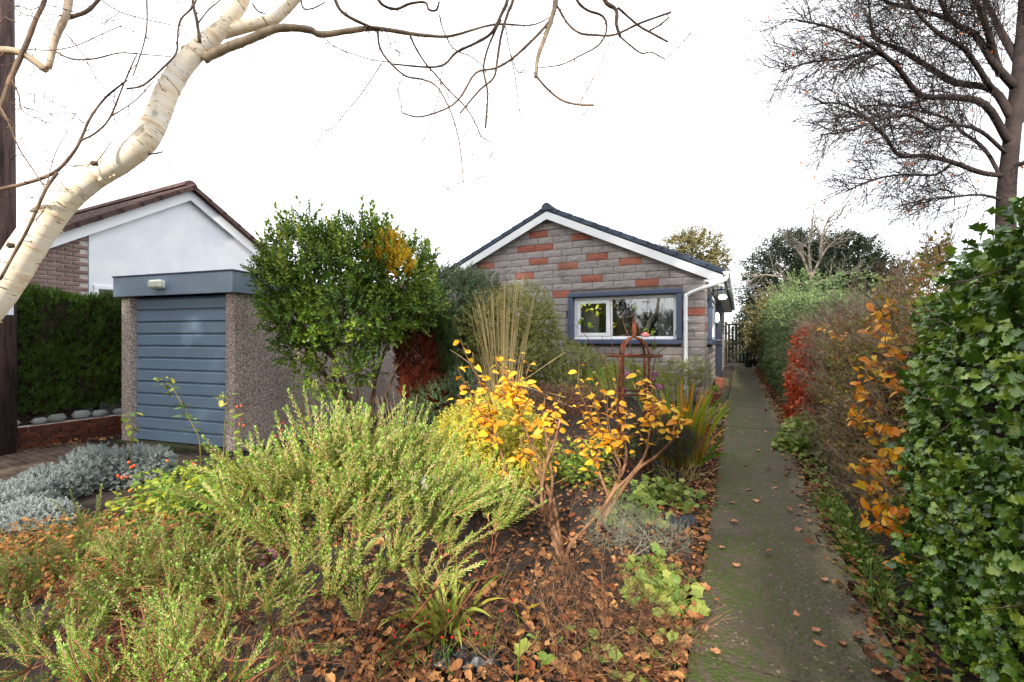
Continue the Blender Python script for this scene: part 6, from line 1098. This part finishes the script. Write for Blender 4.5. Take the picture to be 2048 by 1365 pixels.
amber('amber leaved shrub around the obelisk foot, farther from the camera', bB, [[(1205, 1020, 3.36), (1230, 980, 3.36), (1262, 950, 3.36), (1290, 910, 3.34), (1300, 860, 3.3), (1310, 810, 3.3)], [(1225, 985, 3.37), (1250, 930, 3.4), (1250, 880, 3.42), (1230, 830, 3.45)], [(1265, 950, 3.36), (1310, 915, 3.3), (1345, 880, 3.25), (1360, 850, 3.22)], [(1215, 1000, 3.38), (1200, 950, 3.42), (1190, 900, 3.45), (1180, 850, 3.48)], [(1230, 980, 3.38), (1240, 930, 3.3), (1210, 880, 3.25)]],
      [(1160, 728, 6), (1168, 762, 6), (1190, 745, 2), (1200, 765, 5), (1225, 760, 3), (1272, 742, 5), (1285, 760, 5), (1290, 785, 6), (1215, 795, 6), (1235, 800, 6), (1180, 830, 6), (1195, 815, 5), (1245, 845, 7), (1260, 820, 6), (1300, 805, 7), (1320, 800, 6), (1340, 815, 7), (1352, 840, 8), (1365, 815, 4), (1290, 835, 6), (1310, 830, 5), (1270, 850, 5), (1190, 855, 6), (1160, 850, 5), (1150, 880, 6), (1170, 890, 6), (1180, 915, 6), (1210, 880, 5), (1230, 870, 6), (1140, 905, 4), (1255, 905, 2), (1170, 935, 3), (1155, 815, 4), (1330, 855, 6), (1180, 965, 1)], 3.2, 3.5, 302, '')

# ================================================================== THE HEATHS IN FRONT
def heath_spray(r, L=.17, n=44):
    """a feathery shoot along +Y: short needle twigs set at an angle round the stem, fresh tip, pale buds"""
    out = [stick(np.zeros(3), np.array([0, L * .9, 0]), .0026, .0012, m=1)]
    for i in range(n):
        t = .06 + .86 * i / n; a = i * 2.39996 + r.uniform(-.3, .3); e = math.radians(48 - 14 * t + r.uniform(-8, 8)); o = np.array([math.cos(a), 0, math.sin(a)]); d = o * math.sin(e) + np.array([0, 1, 0]) * math.cos(e); ll = (.024 - .013 * t) * r.uniform(.7, 1.2)
        q = np.array([0, L * t, 0]); mid = q + d * ll * .6 + np.array([0, .0015, 0]); end = q + d * ll + np.array([0, .004, 0])
        s1 = stick(q, mid, .0008, .0014, 0); s2 = stick(mid, end, .0014, .0006, 0); out += [s1, s2]
    for i in range(14):
        a = i * 2.4; t = .93 + .07 * i / 14; o = np.array([math.cos(a), 0, math.sin(a)]); d = o * .55 + np.array([0, .8, 0]); out.append(place_tm(leaf2(.28), np.array([0, L * t, 0]), frames(d[None], (np.array([0, 1., 0]) - o)[None])[0], .011)); out[-1][2][:] = 2
    if r.random() < .5:
        for i in range(6): a = i * 2.4 + 1; t = r.uniform(.55, .92); o = np.array([math.cos(a), .5, math.sin(a)]) * .0065; V, T, m_ = ico(.0024, 3); out.append((V * [1, 1.3, 1] + o + np.array([0, L * t, 0]), T[::2], m_[::2]))
    return merge(out)
rh_ = np.random.default_rng(400); HS = [heath_spray(rh_, L) for L in (.15, .18, .21, .24, .27, .19)]
def heath(name, label, base, stems, nodes, per, sc, seed, lift=1.0, spread=.62, lm='heath', tipm='heath_tip'):
    r = np.random.default_rng(seed); t = thing(name, label, 'heath', tuple(base)); b = MB(); sp = []
    for lst in stems: pts = smooth_line(np.concatenate([[base + np.array([r.normal(0, .02), r.normal(0, .02), -.03])], [P(*q) for q in lst]]), 5); b.tube(pts, np.linspace(.0085, .003, len(pts)), 7); sp += list(pts[len(pts) // 4:])
    sp = np.array(sp); pos, ax = [], []
    for (u, v, d, k) in nodes:
        c = P(u, v, d); low = sp[sp[:, 2] < c[2] - .03]; low = low if len(low) else sp; j = np.argmin(np.linalg.norm(low - c, axis=1)); cv = curve(low[j], c, r, 7, .08, -.05); b.tube(cv, np.linspace(.0045, .0022, 7), 5); od = c - base; od[2] = 0; od = od / (np.linalg.norm(od) + .25)
        for i in range(max(3, int(per * k) // 4)):       # sub-clusters that fan upwards
            d1 = UP * lift + rdir(r, 1)[0] * spread + od * .45; d1 /= np.linalg.norm(d1); e = c + d1 * r.uniform(.02, .10); b.tube(curve(c, e, r, 4, .08), np.linspace(.0024, .0014, 4), 4)
            for _ in range(4): d2 = d1 + rdir(r, 1)[0] * .42 + UP * .12; pos.append(e - d1 * r.uniform(0, .03)); ax.append(d2)
    pos, ax = np.array(pos), np.array(ax); lv = MB(); scatter(lv, HS, r, pos, ax, sc); obj('foliage', lv.mesh('foliage', [ML[lm], M['heathstem'], ML[tipm], ML['heath_bud']]), t)
    for _ in range(170):      # fine bare twigs low down
        q = sp[r.integers(0, len(sp))]; b.tube(curve(q, q + rdir(r, 1)[0] * [.16, .16, .05] + UP * r.uniform(.02, .18), r, 6, .12), np.linspace(.0022, .001, 6), 4)
    obj('stems', b.mesh('stems', M['barkred'], smooth=True), t)
ML['heath_near'] = mat_leaf('heath_fresh_green', ['#6a9a34', '#8fb848', '#aecb62', '#c6d884'], rough=.5, trans=.25, pscale=6)
ML['heath_dark'] = mat_leaf('heath_deep_green', ['#426424', '#5f862e', '#829e40', '#9fb256'], rough=.5, trans=.2, pscale=6, patch=.45)
M['heathstem'] = mat_rough('pale_heath_stem', '#9a6a48', '#c2946c', 20, .7, .2, .001)
h1 = gd(640, 1.95)
heath('tree_heath', 'tall pale green heath with feathery upright sprays in the middle foreground', h1, [[(572, 1300, 1.93), (570, 1180, 1.9), (568, 1080, 1.88), (560, 1010, 1.86)], [(575, 1200, 1.9), (540, 1120, 1.87), (490, 1060, 1.85)], [(700, 1330, 1.95), (760, 1240, 1.95), (800, 1150, 1.93), (790, 1060, 1.92)], [(690, 1330, 1.95), (850, 1290, 1.97), (940, 1190, 2.0), (985, 1110, 2.0)], [(650, 1320, 1.93), (680, 1220, 1.88), (690, 1120, 1.86), (680, 1030, 1.85)], [(740, 1310, 1.96), (840, 1220, 1.98), (900, 1120, 2.0), (900, 1040, 2.0)]],
      [(470, 1035, 1.83, .8), (510, 985, 1.88, 1), (560, 1010, 1.84, 1.1), (610, 990, 1.86, 1.3), (655, 960, 1.9, 1.3), (600, 1050, 1.82, 1.2), (690, 1000, 1.85, 1.4), (735, 955, 1.92, 1.4), (780, 985, 1.9, 1.4), (830, 975, 1.96, 1.4), (870, 1010, 1.98, 1.4), (900, 1035, 1.94, 1.4), (930, 1030, 2.02, 1.1), (985, 1075, 2.0, .9), (1000, 1060, 2.03, .8), (850, 1075, 1.88, 1.4), (780, 1060, 1.85, 1.4), (720, 1080, 1.82, 1.3), (650, 1070, 1.8, 1.2), (640, 930, 1.95, .8), (700, 925, 1.95, .9), (800, 930, 1.98, .8), (560, 1110, 1.8, .7), (600, 1130, 1.82, .8), (640, 1140, 1.8, .8), (520, 1090, 1.85, .7), (590, 1190, 1.75, .7), (650, 1220, 1.7, .7), (720, 1250, 1.72, .5), (840, 1190, 1.85, .5), (780, 1150, 1.8, .9), (690, 1170, 1.78, .8), (880, 1120, 1.9, .8), (730, 1010, 1.82, 1.2), (820, 1040, 1.86, 1.2)], 22, (.85, 1.2), 401)
h2 = gd(250, 1.75)
heath('tree_heath', 'darker bushy heath filling the near corner below the birch', h2, [[(250, 1330, 1.7), (270, 1240, 1.65), (280, 1150, 1.62)], [(230, 1330, 1.7), (150, 1250, 1.68), (110, 1170, 1.66)], [(270, 1330, 1.7), (380, 1250, 1.65), (440, 1170, 1.65)], [(200, 1350, 1.7), (70, 1290, 1.68), (20, 1200, 1.7)]],
      [(60, 1195, 1.7, 1), (110, 1175, 1.75, 1), (150, 1125, 1.8, .8), (190, 1175, 1.68, 1), (240, 1145, 1.7, 1.2), (290, 1130, 1.72, 1.2), (270, 1170, 1.6, 1.3), (340, 1165, 1.62, 1.3), (390, 1155, 1.66, 1.2), (430, 1125, 1.75, 1), (330, 1210, 1.55, 1.3), (230, 1230, 1.55, 1.2), (400, 1210, 1.55, 1.2), (460, 1170, 1.65, 1), (480, 1230, 1.5, 1), (530, 1210, 1.55, .8), (540, 1260, 1.5, .8), (160, 1240, 1.58, 1), (40, 1260, 1.62, .9), (90, 1280, 1.55, .8), (450, 1280, 1.42, 1), (360, 1280, 1.42, 1), (20, 1175, 1.8, .7), (60, 1340, 1.4, .8), (10, 1310, 1.5, .8), (130, 1330, 1.38, .8), (560, 1310, 1.42, .6), (180, 1085, 1.9, .5), (400, 1085, 1.85, .6)], 25, (.5, .78), 402, lift=.7, spread=.8, lm='heath_dark')
h3 = gd(330, .95)
heath('tree_heath', 'closest bright green heath shoots along the bottom edge of the picture', h3, [[(330, 1500, .95), (320, 1420, .93)], [(300, 1500, .95), (220, 1420, .93)], [(350, 1500, .95), (450, 1430, .95)]],
      [(190, 1385, .92, .5), (250, 1390, .95, .7), (320, 1370, .96, .8), (390, 1370, .98, .7), (450, 1385, .97, .6), (300, 1420, .9, .7), (140, 1420, .95, .5), (400, 1430, .93, .5)], 20, (.45, .65), 403, lift=.9, spread=.6, lm='heath_near')

# pink flower beside the heath stem
r = np.random.default_rng(410); c = P(540, 1108, 2.02); q = gd(540, 2.05); t = thing('pink_flower', 'small pink flower sprig among the heath stems', 'flower', tuple(q)); b = MB(); scatter(b, [leaf8(.45, .1, .1)], r, c + r.normal(0, .022, (16, 3)), rdir(r, 16), (.02, .035)); obj('petals', b.mesh('petals', mat_leaf('bright_pink_petal', ['#d683a8', '#e6a3c0'], trans=.3)), t); b = MB(); b.tube(curve(q, c, r, 5, .05), .002, 4); obj('stem', b.mesh('stem', ML['geran']), t)

# ================================================================== LOW PLANTS
sh_silver = [make_shoot(rs, 1, 18, .42, leaf2(.2, .03, .02), (75, 30), .1, .03, sm=0) for _ in range(4)]
for k, (u, d, rr, h, lb) in enumerate(((10, 4.15, .30, .22, 'silver grey santolina mound at the edge of the picture by the pole foot'), (105, 4.55, .30, .26, 'silver grey santolina mound second from the pole foot'), (190, 4.9, .30, .36, 'tallest silver grey santolina mound on the drive edge'), (275, 5.1, .29, .32, 'silver grey santolina mound nearest the garage door'), (60, 3.85, .22, .15, 'low silver grey santolina mound in front of its row'))):
    q = gd(u, d); bush('santolina', lb, 'plant', q, [(q + UP * h * .35, (rr, rr, h * .75)), (q + np.array([.15, .1, h * .55]), (rr * .5, rr * .5, h * .5)), (q + np.array([-.12, .02, h * .5]), (rr * .5, rr * .5, h * .55))], 1500, ML['silver'], sh_silver, (.045, .075), 420 + k, up=.5, rand=.8, stem_r=.005, bark='barkgrey')
def patch(name, label, cat, pts, n, leafm, tms, sc, seed, hz=.12, rad=.25, kind=None, stems=True):
    """low spreading plant: leaves on short stalks around the given spots"""
    r = np.random.default_rng(seed); pts = [np.asarray(p_) for p_ in pts]; t = thing(name, label, cat, tuple(np.mean(pts, 0))); k = r.integers(0, len(pts), n); a = r.uniform(0, 6.28, n); s = np.sqrt(r.random(n)) * rad; P0 = np.array(pts)[k]; p = P0 + np.stack([np.cos(a) * s, np.sin(a) * s, 0 * a], -1); p[:, 2] = g(p[:, 0], p[:, 1]) + .02 + hz * r.random(n) * (1.15 - (s / rad) ** 2); nrm = UP + rdir(r, n) * .55 - FW * .15; ax = np.stack([np.cos(a), np.sin(a), r.normal(0, .25, n)], -1) + rdir(r, n) * .7
    lv = MB(); scatter(lv, tms, r, p, ax, sc, nrm); obj('foliage', lv.mesh('foliage', leafm, smooth=False), t, kind=kind)
    if stems:
        b = MB()
        for i in range(0, n, 3): b.tube([P0[i] + r.normal(0, .03, 3) * [1, 1, 0], (P0[i] + p[i]) / 2 + UP * .02, p[i]], .0016, 3, cap=False)
        obj('stems', b.mesh('stems', ML['geran']), t)
    return t
LB = [leaf8(.36, .07, .2, wav=.02), leaf8(.34, .1, .1, side=.08), leaf2(.32)]; LO = [leaf_lobed(0, 5, k) for k in range(4)]
rose_bush = patch('rose_ground_cover', 'green rose bush with orange hips in front of the garage door', 'rose', [gd(u, d) for u, d in ((330, 4.3), (400, 4.4), (470, 4.5), (540, 4.6), (600, 4.7), (430, 3.9), (510, 4.0), (360, 3.7), (450, 3.5), (530, 3.6), (620, 4.2))], 5200, ML['rose'], LB, (.035, .065), 430, .36, .42)
patch('rose_ground_cover', 'yellowing low rose growth below the evergreen shrub', 'rose', [gd(u, d) for u, d in ((650, 4.9), (720, 5.1), (790, 5.2), (860, 5.1), (690, 4.4), (760, 4.5), (830, 4.6), (640, 3.8))], 3000, ML['rose'], LB, (.035, .06), 431, .24, .42)
patch('autumn_ground_cover', 'low ground cover turning orange and brown beside the santolina', 'ground cover', [gd(u, d) for u, d in ((20, 3.2), (90, 3.3), (160, 3.4), (230, 3.4), (60, 2.8), (140, 2.8), (220, 2.8), (300, 3.1), (370, 3.1), (300, 2.6), (-30, 2.7), (380, 2.6))], 5200, ML['cover'], [leaf8(.42, .08, .2, wav=.03), leaf2(.4)], (.022, .042), 432, .22, .36)
# tall rose stems with leaves and hips
r = np.random.default_rng(433); ML['hip'] = mat_leaf('rose_hip', ['#c8361c', '#dd5526', '#e2743a'], rough=.3, trans=0)
def tall_stem(label, base, lst, d, leaves, hips=0, ls=(.05, .08), heads=0):
    q = gd(*base); t = thing('rose_plant', label, 'rose', tuple(q)); pts = smooth_line(np.concatenate([[q], px(lst, d)]), 4); b = MB(); b.tube(pts, np.linspace(.006, .0025, len(pts)), 5); obj('stem', b.mesh('stem', mat_rough('olive_stem', '#55502a', '#7c7038', 10, .6, .2, .002)), t); n = leaves; i = r.integers(len(pts) // 3, len(pts), n); p = pts[i] + rdir(r, n) * .03; a = rdir(r, n) * [1, 1, .35]; leaf_parts(t, [leaf8(.3, .08, .25), leaf8(.28, .05, .1)], ML['rose'], p + a * .02, frames(a, UP + rdir(r, n) * .5), r.uniform(*ls, n))
    if heads:
        b = MB(); e = pts[-1]; scatter(b, [leaf2(.3)], r, e + r.normal(0, .03, (heads, 3)), UP + rdir(r, heads) * .7, (.015, .03)); obj('seed_head', b.mesh('seed_head', ML['varieg']), t, kind='stuff')
    for k in range(hips): b = MB(); V, T, m_ = ico(.011); b.add(V * [1, 1, 1.15] + pts[-1 - 2 * k % len(pts)] + rdir(r, 1)[0] * .05, T=T); obj('rose_hip', b.mesh('rose_hip', ML['hip'], smooth=True), t)
tall_stem('tall leaning rose stem with leaves across the garage door', (400, 4.3), [(400, 890), (385, 850), (365, 810), (340, 770), (322, 760)], 4.2, 34, 0, heads=12)
tall_stem('rose stem with large leaves at the foot of the garage pillar', (262, 4.9), [(262, 880), (258, 850), (266, 828)], 4.8, 14, 0, (.07, .1))
tall_stem('slim rose stem with orange hips before the pebbledash wall', (455, 4.2), [(470, 900), (480, 860), (478, 830), (475, 822)], 4.1, 10, 5)
tall_stem('slim rose stem with orange hips further along the pebbledash wall', (560, 4.4), [(555, 900), (562, 870), (565, 856)], 4.3, 9, 4)
tall_stem('pale seed head stem rising in front of the pebbledash wall', (605, 4.5), [(606, 850), (604, 780), (598, 712)], 4.4, 6, 0, heads=22); tall_stem('branching seed head stem beside the evergreen trunk', (640, 4.4), [(640, 860), (632, 800), (630, 770)], 4.3, 8, 0, heads=40)
tall_stem('short rose stem with seed heads by the door edge', (445, 4.4), [(450, 840), (455, 800), (445, 795)], 4.3, 8, 0, heads=34)
rh2 = rose_bush
for (u, v, d) in ((258, 925, 4.3), (268, 932, 4.3), (236, 952, 4.1), (244, 956, 4.1), (254, 955, 4.15), (312, 960, 4.0), (334, 922, 4.4), (260, 982, 3.9), (387, 928, 4.2), (262, 935, 4.25)): b = MB(); V, T, m_ = ico(.014); b.add(V * [1, 1, 1.15] + P(u, v, d), T=T); obj('rose_hip', b.mesh('rose_hip', ML['hip'], smooth=True), rh2)
# cranesbills and little leafy plants along the bed
patch('cranesbill', 'light green lobed leaf plant beside the path past the first joint', 'plant', [gv(u, v) for u, v in ((1260, 1010), (1300, 1000), (1340, 1005), (1290, 1045), (1240, 1040), (1370, 1010), (1320, 980))], 330, ML['geran'], LO, (.045, .075), 440, .16, .17)
patch('cranesbill', 'yellowing lobed leaf plant at the path edge in front of the black sheet', 'plant', [gv(u, v) for u, v in ((1290, 1150), (1330, 1170), (1300, 1200), (1350, 1220))], 150, ML['geran'], LO, (.04, .07), 441, .14, .13)
patch('cranesbill', 'few yellow green leaves low at the bottom path edge', 'plant', [gv(u, v) for u, v in ((1340, 1260), (1300, 1300), (1250, 1340), (1180, 1300), (1080, 1320))], 40, ML['geran'], LO, (.04, .065), 442, .08, .1)
patch('cranesbill', 'fresh green leafy mound on the hedge side of the path', 'plant', [gv(u, v) for u, v in ((1590, 905), (1610, 895), (1625, 915), (1600, 880), (1640, 900))], 900, ML['geran'], LO, (.05, .075), 443, .34, .2)
patch('weeds', 'green weeds and leaves under the holly hedge edge', 'weed', [(.66, y, float(g(.66, y))) for y in np.arange(2.4, 7.5, .28)], 620, ML['geran'], LO + LB, (.025, .045), 444, .10, .12)
patch('weeds', 'green weeds between the crocosmia and the path', 'weed', [gv(u, v) for u, v in ((1430, 840), (1420, 815), (1440, 830), (1400, 860))], 260, ML['geran'], LO, (.04, .06), 445, .16, .14)
patch('leafy_undergrowth', 'mixed low leaves between the euonymus and the obelisk', 'plant', [gd(u, d) for u, d in ((1130, 4.6), (1180, 4.4), (1090, 4.4), (1220, 5.2), (1160, 5.0), (1060, 5.0), (1290, 5.4))], 1100, ML['rose'], LB, (.035, .06), 446, .3, .28)
# grass tufts on the hedge side
ML['grass'] = mat_leaf('fresh_grass', ['#3f5f1e', '#5f8228', '#83a03a'], rough=.5, trans=.3); r = np.random.default_rng(450); gt_ = MB()
for y in np.arange(2.9, 4.6, .055): q = np.array([r.uniform(.60, .74), y, 0]); q[2] = g(q[0], q[1]); blades(gt_, r, q, 9, .2, .9, .003, bend=.8, rad=.05)
for _ in range(26): q = np.array([r.uniform(-.26, -.2), r.uniform(1.6, 7), 0]); q[2] = g(q[0], q[1]); blades(gt_, r, q, 7, .09, 1, .0025, bend=.8, rad=.04)
for _ in range(30): q = np.array([r.uniform(.58, .7), r.uniform(1.8, 9), 0]); q[2] = g(q[0], q[1]); blades(gt_, r, q, 7, .13, 1, .0025, bend=.8, rad=.03)
tag(obj('grass', gt_.mesh('grass', ML['grass']), kind='stuff'), 'rough green grass along the hedge side of the path', 'grass')
# lavender with woody stems
ML['lav'] = mat_leaf('grey_lavender', ['#5f6658', '#7f8776', '#99a08e'], rough=.7, trans=.1); q = gv(1250, 1110); bush('lavender', 'straggly grey lavender on twisted woody stems beside the path', 'plant', q, [C(1215, 1060, 2.95, 44, 34), C(1290, 1065, 2.95, 52, 34), C(1340, 1080, 2.9, 34, 30), C(1250, 1035, 3.0, 36, 24)], 900, ML['lav'], sh_need, (.035, .065), 451, up=.8, stem_r=.008, bark='barkgrey', nstem=9)
# strap leaves and asparagus-like stems with red berries
ML['strap'] = mat_leaf('strap_leaf', ['#5f7a2c', '#86993c', '#a9ad50', '#b59c46'], rough=.45, trans=.3); r = np.random.default_rng(452); q = gv(905, 1260); t = thing('strap_leaf_plant', 'arching green strap leaves at the foot of the tall heath', 'plant', tuple(q)); b = MB(); blades(b, r, q, 34, .34, 1.1, .009, bend=1.3, rad=.12); blades(b, r, gv(870, 1230), 18, .3, 1.2, .008, bend=1.4, rad=.1); obj('blades', b.mesh('blades', ML['strap']), t)
ML['berry'] = mat_leaf('red_berry', ['#b81414', '#d42020'], rough=.25, trans=0); t = thing('berry_plant', 'thin green stems with small red berries at the bottom centre', 'plant', tuple(gv(900, 1340))); b = MB()
for (u, v) in [(850, 1242), (857, 1246), (872, 1167), (897, 1222), (800, 1252), (807, 1253), (788, 1265), (835, 1260), (790, 1275), (798, 1287), (817, 1281), (884, 1275), (904, 1275), (937, 1242), (952, 1267), (968, 1290), (917, 1302), (845, 1335), (862, 1322), (795, 1328), (1003, 1222), (1026, 1200), (938, 1250), (905, 1330), (760, 1300), (770, 1330)]:
    d = r.uniform(1.85, 2.0); e = P(u, v, d); q = np.array([e[0] + r.normal(0, .06), e[1] + r.normal(0, .06), 0]); q[2] = g(q[0], q[1]); c = curve(q, e, r, 7, .08); b.tube(c, np.linspace(.0022, .0009, 7), 4)
    for _ in range(3): i = r.integers(2, 6); b.tube(curve(c[i], c[i] + rdir(r, 1)[0] * .06 + UP * .03, r, 4, .1), [.0011, .001, .0008, .0006], 3)
    m2 = MB(); V, T, m_ = ico(.0062); m2.add(V + e, T=T); obj('berry', m2.mesh('berry', ML['berry'], smooth=True), t)
obj('stems', b.mesh('stems', ML['grass']), t)
# dry stalks and dead ferns
ML['dead'] = mat_leaf('dead_stalk', ['#3d271a', '#5a3d2a', '#7a5a40', '#94785a'], rough=.8, trans=.1); r = np.random.default_rng(453); b = MB(); pts = np.array([gv(r.uniform(1000, 1340), r.uniform(1150, 1380)) for _ in range(150)] + [gv(r.uniform(900, 1400), r.uniform(1000, 1380)) for _ in range(90)] + [gd(r.uniform(300, 1000), r.uniform(1.6, 2.6)) for _ in range(160)] + [gd(r.uniform(-60, 500), r.uniform(1.3, 2.2)) for _ in range(160)])
scatter(b, twt, r, pts, UP * .55 + rdir(r, len(pts)) * .9 * np.array([1, 1, .35]), (.12, .32)); tag(obj('dead_stalks', b.mesh('dead_stalks', ML['dead']), kind='stuff'), 'dry brown stalks and dead fern stems standing in the bed', 'dead stems')
q = gv(1370, 930); t = thing('dry_grass_tuft', 'dry pale grass tuft hanging below the dwarf conifer', 'grass', tuple(q)); b = MB(); blades(b, r, gd(1350, 4.45), 40, .28, 1.1, .003, bend=1.2, rad=.2); blades(b, r, gd(1390, 4.4), 24, .26, 1.2, .003, bend=1.3, rad=.12); obj('blades', b.mesh('blades', ML['straw']), t)
q = gd(790, 5.6); t = thing('dry_stem_heap', 'grey heap of dry stems below the evergreen shrub', 'dead stems', tuple(q)); b = MB(); scatter(b, twt, r, q + r.normal(0, .16, (26, 3)) * [1, 1, .2] + UP * .05, rdir(r, 26) * [1, 1, .4] + UP * .2, (.2, .45)); blades(b, r, gd(800, 6.0), 26, .75, .35, .004, bend=.3, rad=.2, sides=3); obj('stems', b.mesh('stems', ML['straw']), t)
# seedlings in the trough
r = np.random.default_rng(454); b = MB(); n = 160; p = np.stack([r.uniform(-.47, -.33, n), r.uniform(8.68, 9.02, n), r.uniform(.45, .55, n)], -1); scatter(b, LB, r, p, rdir(r, n) + UP * .6, (.03, .05)); obj('seedlings', b.mesh('seedlings', ML['geran']), t1)
# black plastic showing through
def sheet(u, v, w, h, label, seed):
    r = np.random.default_rng(seed); c = gv(u, v); n = 14; V = []; 
    for i in range(n):
        for j in range(n): a = (i / (n - 1) - .5) * w; e = (j / (n - 1) - .5) * h; p = c + RT * a + FW * e; x, y = p[0], p[1]; V.append([x, y, float(g(x, y)) + .012 + .05 * abs(math.sin(i * 1.1 + seed) * math.cos(j * .8 + seed)) + r.uniform(0, .02) - (.03 if i in (0, n - 1) or j in (0, n - 1) else 0)])
    b = MB(); V = np.array(V); ii = np.arange(n - 1)[:, None] * n + np.arange(n - 1)[None]; Q = np.stack([ii, ii + n, ii + n + 1, ii + 1], -1).reshape(-1, 4); b.add(V, Q=Q); b.add(V - UP * .004, Q=Q[:, ::-1]); tag(obj('plastic_sheet', b.mesh('plastic_sheet', M['black_plastic'], smooth=True)), label, 'plastic sheet', 'black plastic showing in the bed')
sheet(1365, 1050, .22, .16, 'crumpled black plastic sheet in the bed next to the path', 2); sheet(935, 1330, .30, .09, 'black plastic sheet edge at the bottom of the bed', 5); sheet(1375, 1010, .12, .1, 'small scrap of black plastic behind the crumpled one', 7)
# leaf litter
ML['litter'] = mat_leaf('dead_leaf', ['#1f120b', '#432715', '#6b4226', '#8f5f38', '#b0804f', '#7a3f20', '#54321d'], rough=.7, trans=.1, pscale=5, patch=.2); LT = [leaf8(.36, .12, .5, wav=.04), leaf8(.4, .2, -.3, side=.15, wav=.05), leaf8(.34, -.12, .35, side=-.2, wav=.04), leaf8(.42, .05, .15, wav=.06), leaf_lobed(0, 5, 9)]; r = np.random.default_rng(460)
def litter(n, fx, fy): x, y = fx(n), fy(n); return np.stack([x, y, g(x, y)], -1)
pts = [np.array([gv(u, v) for u, v in zip(r.uniform(620, 1460, 3300), HOR + 95 + 640 * r.random(3300) ** .75)])]; q = pts[0]; pts[0] = q[(q[:, 0] < -.24)]
pts.append(litter(1700, lambda n: -.19 - r.exponential(.13, n), lambda n: r.uniform(1.2, 9, n))); pts.append(litter(5200, lambda n: .64 + r.normal(0, .085, n), lambda n: r.uniform(1.2, 20, n))); pts.append(litter(4200, lambda n: r.uniform(-5.5, -.8, n), lambda n: r.uniform(.9, 6, n))); pts.append(litter(700, lambda n: -9.1 + r.normal(0, .1, n), lambda n: r.uniform(1, 4.6, n)))
lp = np.concatenate(pts); lp = lp[(noise(lp * [1, 1, 0], 2.6, 4) + noise(lp * [1, 1, 0], 7, 9) * .5 + r.normal(0, .35, len(lp)) > -.75) | (lp[:, 0] > -.45)]; n = len(lp); on = (lp[:, 0] > -.2) & (lp[:, 0] < .57); lp[:, 2] += np.where(on, .045, .012) + r.exponential(.012, n); lv = MB(); scatter(lv, LT, r, lp, rdir(r, n) * [1, 1, .25], (.013, .058), UP + rdir(r, n) * .45); tag(obj('leaf_litter', lv.mesh('leaf_litter', ML['litter'], smooth=False), kind='stuff'), 'brown fallen leaf litter covering the bed and path edges', 'leaves')
# single leaves lying on the path
mes = []
for t_ in LT[:4]: b = MB(); b.add(t_[0], T=t_[1], tm=t_[2]); mes.append(b.mesh('fallen_leaf', mat_leaf('pale_fallen_leaf%d' % len(mes), ['#8a4f30', '#b5744c', '#cf9468'], trans=.15), smooth=True))
spots = [(1412, 1270), (1625, 1282), (1626, 1300), (1450, 1110), (1420, 1190), (1430, 1215), (1500, 990), (1510, 1010), (1470, 1018), (1585, 1035), (1545, 905), (1520, 910), (1488, 940), (1460, 1055), (1560, 860), (1535, 870), (1600, 1070), (1650, 1180), (1480, 870), (1500, 840), (1575, 960), (1530, 1120), (1590, 1240), (1475, 1150), (1515, 800), (1540, 945), (1555, 985), (1440, 1330)]
for k, (u, v) in enumerate(spots):
    p_ = gv(u, v); p_[2] = gs(p_[0], p_[1]) + .048; o = bpy.data.objects.new('fallen_leaf', mes[k % 4]); COL.objects.link(o); s_ = r.uniform(.035, .06); o.matrix_world = Matrix.Translation(p_) @ Matrix.Rotation(r.uniform(0, 6.28), 4, 'Z') @ Matrix.Rotation(r.normal(0, .2), 4, 'X') @ Matrix.Scale(s_, 4); tag(o, 'single pale brown leaf lying on the concrete path', 'leaf', 'leaves lying singly on the path')
# yellow maple leaves on the litter
me_y = MB(); t_ = leaf_lobed(0, 5, 3); me_y.add(t_[0], T=t_[1], tm=t_[2]); me_y = me_y.mesh('maple_leaf', mat_leaf('yellow_maple_leaf', ['#a8902a', '#bda43c'], trans=.2))
for u, v, lb in ((1062, 1232, 'large yellow lobed leaf lying on the litter in the bottom centre'), (930, 1185, 'yellow lobed leaf among the strap leaves'), (964, 1115, 'small yellow leaf on bare soil beside the tall heath')):
    p_ = gv(u, v); p_[2] += .05; o = bpy.data.objects.new('maple_leaf', me_y); COL.objects.link(o); o.matrix_world = Matrix.Translation(p_) @ Matrix.Rotation(r.uniform(0, 6.28), 4, 'Z') @ Matrix.Rotation(.5, 4, 'X') @ Matrix.Scale(.05 if 'small' in lb else .085, 4); tag(o, lb, 'leaf')
# a stone at the foot of the wall, white plant labels
c = gd(590, 4.9); V, T, m_ = ico(1); b = MB(); b.add(V * (1 + .12 * noise(V, 2))[:, None] * [.2, .14, .1] + c + UP * .1, T=T); tag(obj('rock', b.mesh('rock', M['bark'], smooth=True)), 'dark rounded rock at the foot of the pebbledash wall', 'rock')
c = gv(905, 985); b = MB(); b.bevbox(c + np.array([-.45, -.08, 0]), c + np.array([.1, .1, .1]), .02); tag(obj('edging_stone', b.mesh('edging_stone', M['cobble'])), 'flat grey edging stone behind the tall heath', 'stone')
